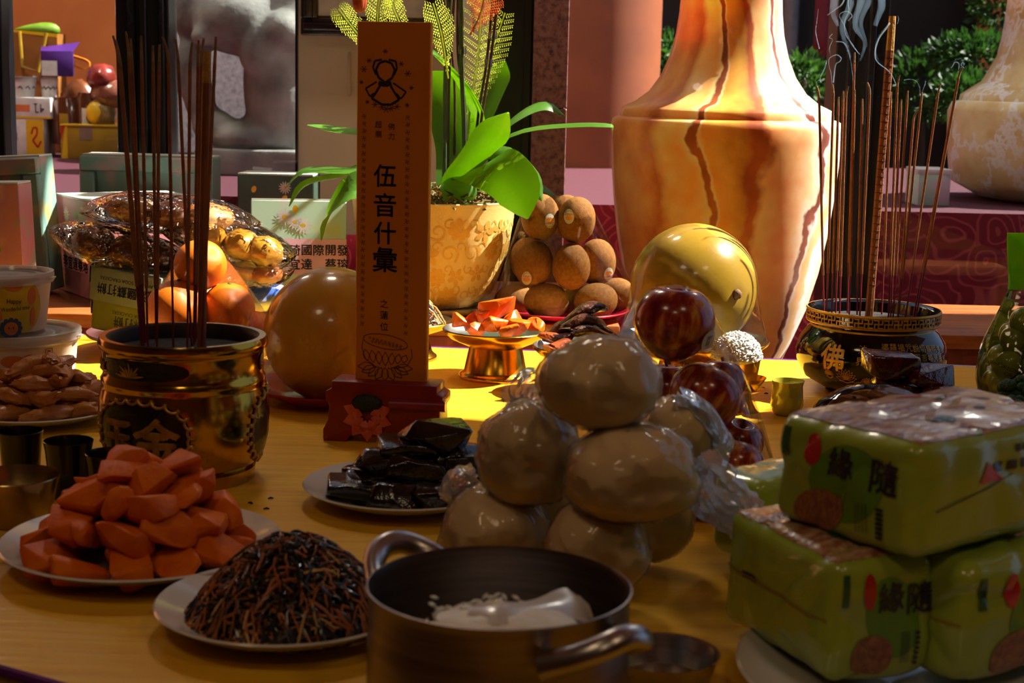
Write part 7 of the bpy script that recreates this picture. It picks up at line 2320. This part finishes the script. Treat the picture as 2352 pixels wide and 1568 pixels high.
# ================================================================ SMOKE
def smoke_mat(name, dens):
    mt, nt, out = new_mat(name)
    v = N(nt, 'ShaderNodeVolumeScatter')
    v.inputs['Color'].default_value = (0.45, 0.70, 1.0, 1)
    v.inputs['Density'].default_value = dens
    v.inputs['Anisotropy'].default_value = 0.1
    nt.links.new(v.outputs[0], out.inputs['Volume'])
    return mt
m_sm1 = smoke_mat('fine_smoke', 190.0)
m_sm2 = smoke_mat('drifting_smoke', 16.0)
def wisp(mb, pts, d, r0, r1, n=40, jit=0.0, flat=1.0):
    sp = spline([at(a, b, d) for a, b in pts], n)
    sp = [p + noise.noise_vector(p * 30) * jit for p in sp]
    mb.tube([p - SB for p in sp], [(r0 + (r1 - r0) * k / (n - 1)) * bs_ for k in range(n)], 8, 0, True, flat)
SB = at(1960, 200, bd)
mb = MB()
wisp(mb, [(1881, 200), (1877, 196), (1876, 188), (1883, 184), (1886, 190), (1884, 178), (1893, 160), (1899, 140)], bd - 0.02, 0.8, 1.2)
wisp(mb, [(1912, 212), (1909, 170), (1904, 150), (1905, 134), (1922, 126), (1932, 134), (1928, 142), (1919, 150), (1914, 190)], bd, 0.9, 1.6)
wisp(mb, [(1958, 205), (1962, 175), (1973, 132), (1960, 105), (1943, 80), (1940, 50), (1950, 25), (1948, 5), (1955, -30)], bd, 0.8, 1.6)
wisp(mb, [(1975, 125), (1955, 100), (1940, 60), (1928, 35), (1945, 26), (1957, 36), (1948, 48)], bd + 0.01, 1.0, 1.4)
wisp(mb, [(1908, 128), (1905, 110), (1912, 92), (1905, 86), (1912, 78)], bd + 0.02, 0.8, 1.2)
wisp(mb, [(1960, 185), (1952, 130), (1940, 100), (1920, 95)], bd + 0.03, 0.8, 1.3)
wisp(mb, [(2060, 200), (2050, 175), (2038, 160), (2015, 142), (2010, 120), (2018, 90), (2035, 66), (2044, 52)], bd - 0.02, 1.0, 2.2)
wisp(mb, [(2061, 55), (2064, 45), (2062, 36)], bd - 0.02, 0.8, 0.9, 12)
wisp(mb, [(2206, 156), (2212, 152), (2215, 146), (2210, 144), (2208, 150), (2214, 156)], bd - 0.02, 0.8, 1.1, 24)
wisp(mb, [(2200, 168), (2203, 150), (2199, 143), (2192, 144), (2188, 152), (2184, 156)], bd - 0.02, 0.8, 1.2, 24)
wisp(mb, [(2118, 210), (2124, 196), (2126, 186)], bd - 0.02, 0.8, 1.0, 12)
wisp(mb, [(2113, 218), (2112, 200), (2104, 186), (2090, 182), (2076, 184)], bd - 0.02, 0.7, 1.0, 24)
wisp(mb, [(1880, 20), (1876, 50), (1874, 75), (1882, 112)], bd + 0.02, 0.8, 1.4, 24)
wisp(mb, [(1900, 35), (1918, 22), (1935, 8), (1945, -20)], bd + 0.02, 1.2, 2.4, 24)
o = mb.build('incense_smoke', m_sm1, None, SB, merge=False)
tag(o, 'thin blue curls of smoke rising from the black censer incense', 'smoke', None, 'stuff')
mb = MB()
for pts, r in (([(1958, 130), (1940, 90), (1935, 50), (1950, 10), (1955, -40)], (5, 16)), ([(1980, 140), (1985, 100), (1965, 60), (1975, 20), (1985, -40)], (4, 18)), ([(1925, 60), (1910, 30), (1915, 0), (1930, -40)], (6, 18)),
               ([(2010, 60), (2020, 30), (2025, 10), (2015, -30)], (8, 16)), ([(1990, 110), (1978, 60), (1990, 20), (2005, -30)], (4, 14)), ([(2018, 140), (2010, 115), (2020, 85), (2042, 55)], (3, 6)), ([(2190, 152), (2193, 140), (2203, 136), (2212, 142), (2214, 150)], (2, 4))):
    wisp(mb, pts, bd + 0.02, r[0], r[1], 30, 0.004, 0.5)
o = mb.build('incense_smoke', m_sm2, None, SB, merge=False)
tag(o, 'hazy blue smoke veil drifting above the black censer', 'smoke', None, 'stuff')
mb = MB()
for pts in ([(268, 82), (280, 60), (300, 40), (290, 10), (310, -30)], [(466, 86), (500, 90), (560, 84), (600, 88)], [(380, 70), (360, 50), (372, 20), (360, -20)]):
    wisp(mb, pts, cd, 1.2, 4, 30, 0.004, 0.6)
o = mb.build('incense_smoke', m_sm2, None, SB, merge=False)
tag(o, 'faint smoke thread above the brass censer incense', 'smoke', None, 'stuff')

# tell apart neighbours that still carry one label
_by = {}
for o in bpy.data.objects:
    if o.parent is None and o.get('label') and o.get('group'):
        _by.setdefault(o['label'], []).append(o)
for lab, os2 in _by.items():
    if len(os2) == 2 and len(lab.split()) <= 14:
        os2.sort(key=lambda q: q.location.x)
        os2[0]['label'] = lab + ', left one'
        os2[1]['label'] = lab + ', right one'
    elif len(os2) == 3 and len(lab.split()) <= 14:
        os2.sort(key=lambda q: q.location.x)
        for q, w_ in zip(os2, ('left', 'middle', 'right')):
            q['label'] = lab + ', %s one' % w_
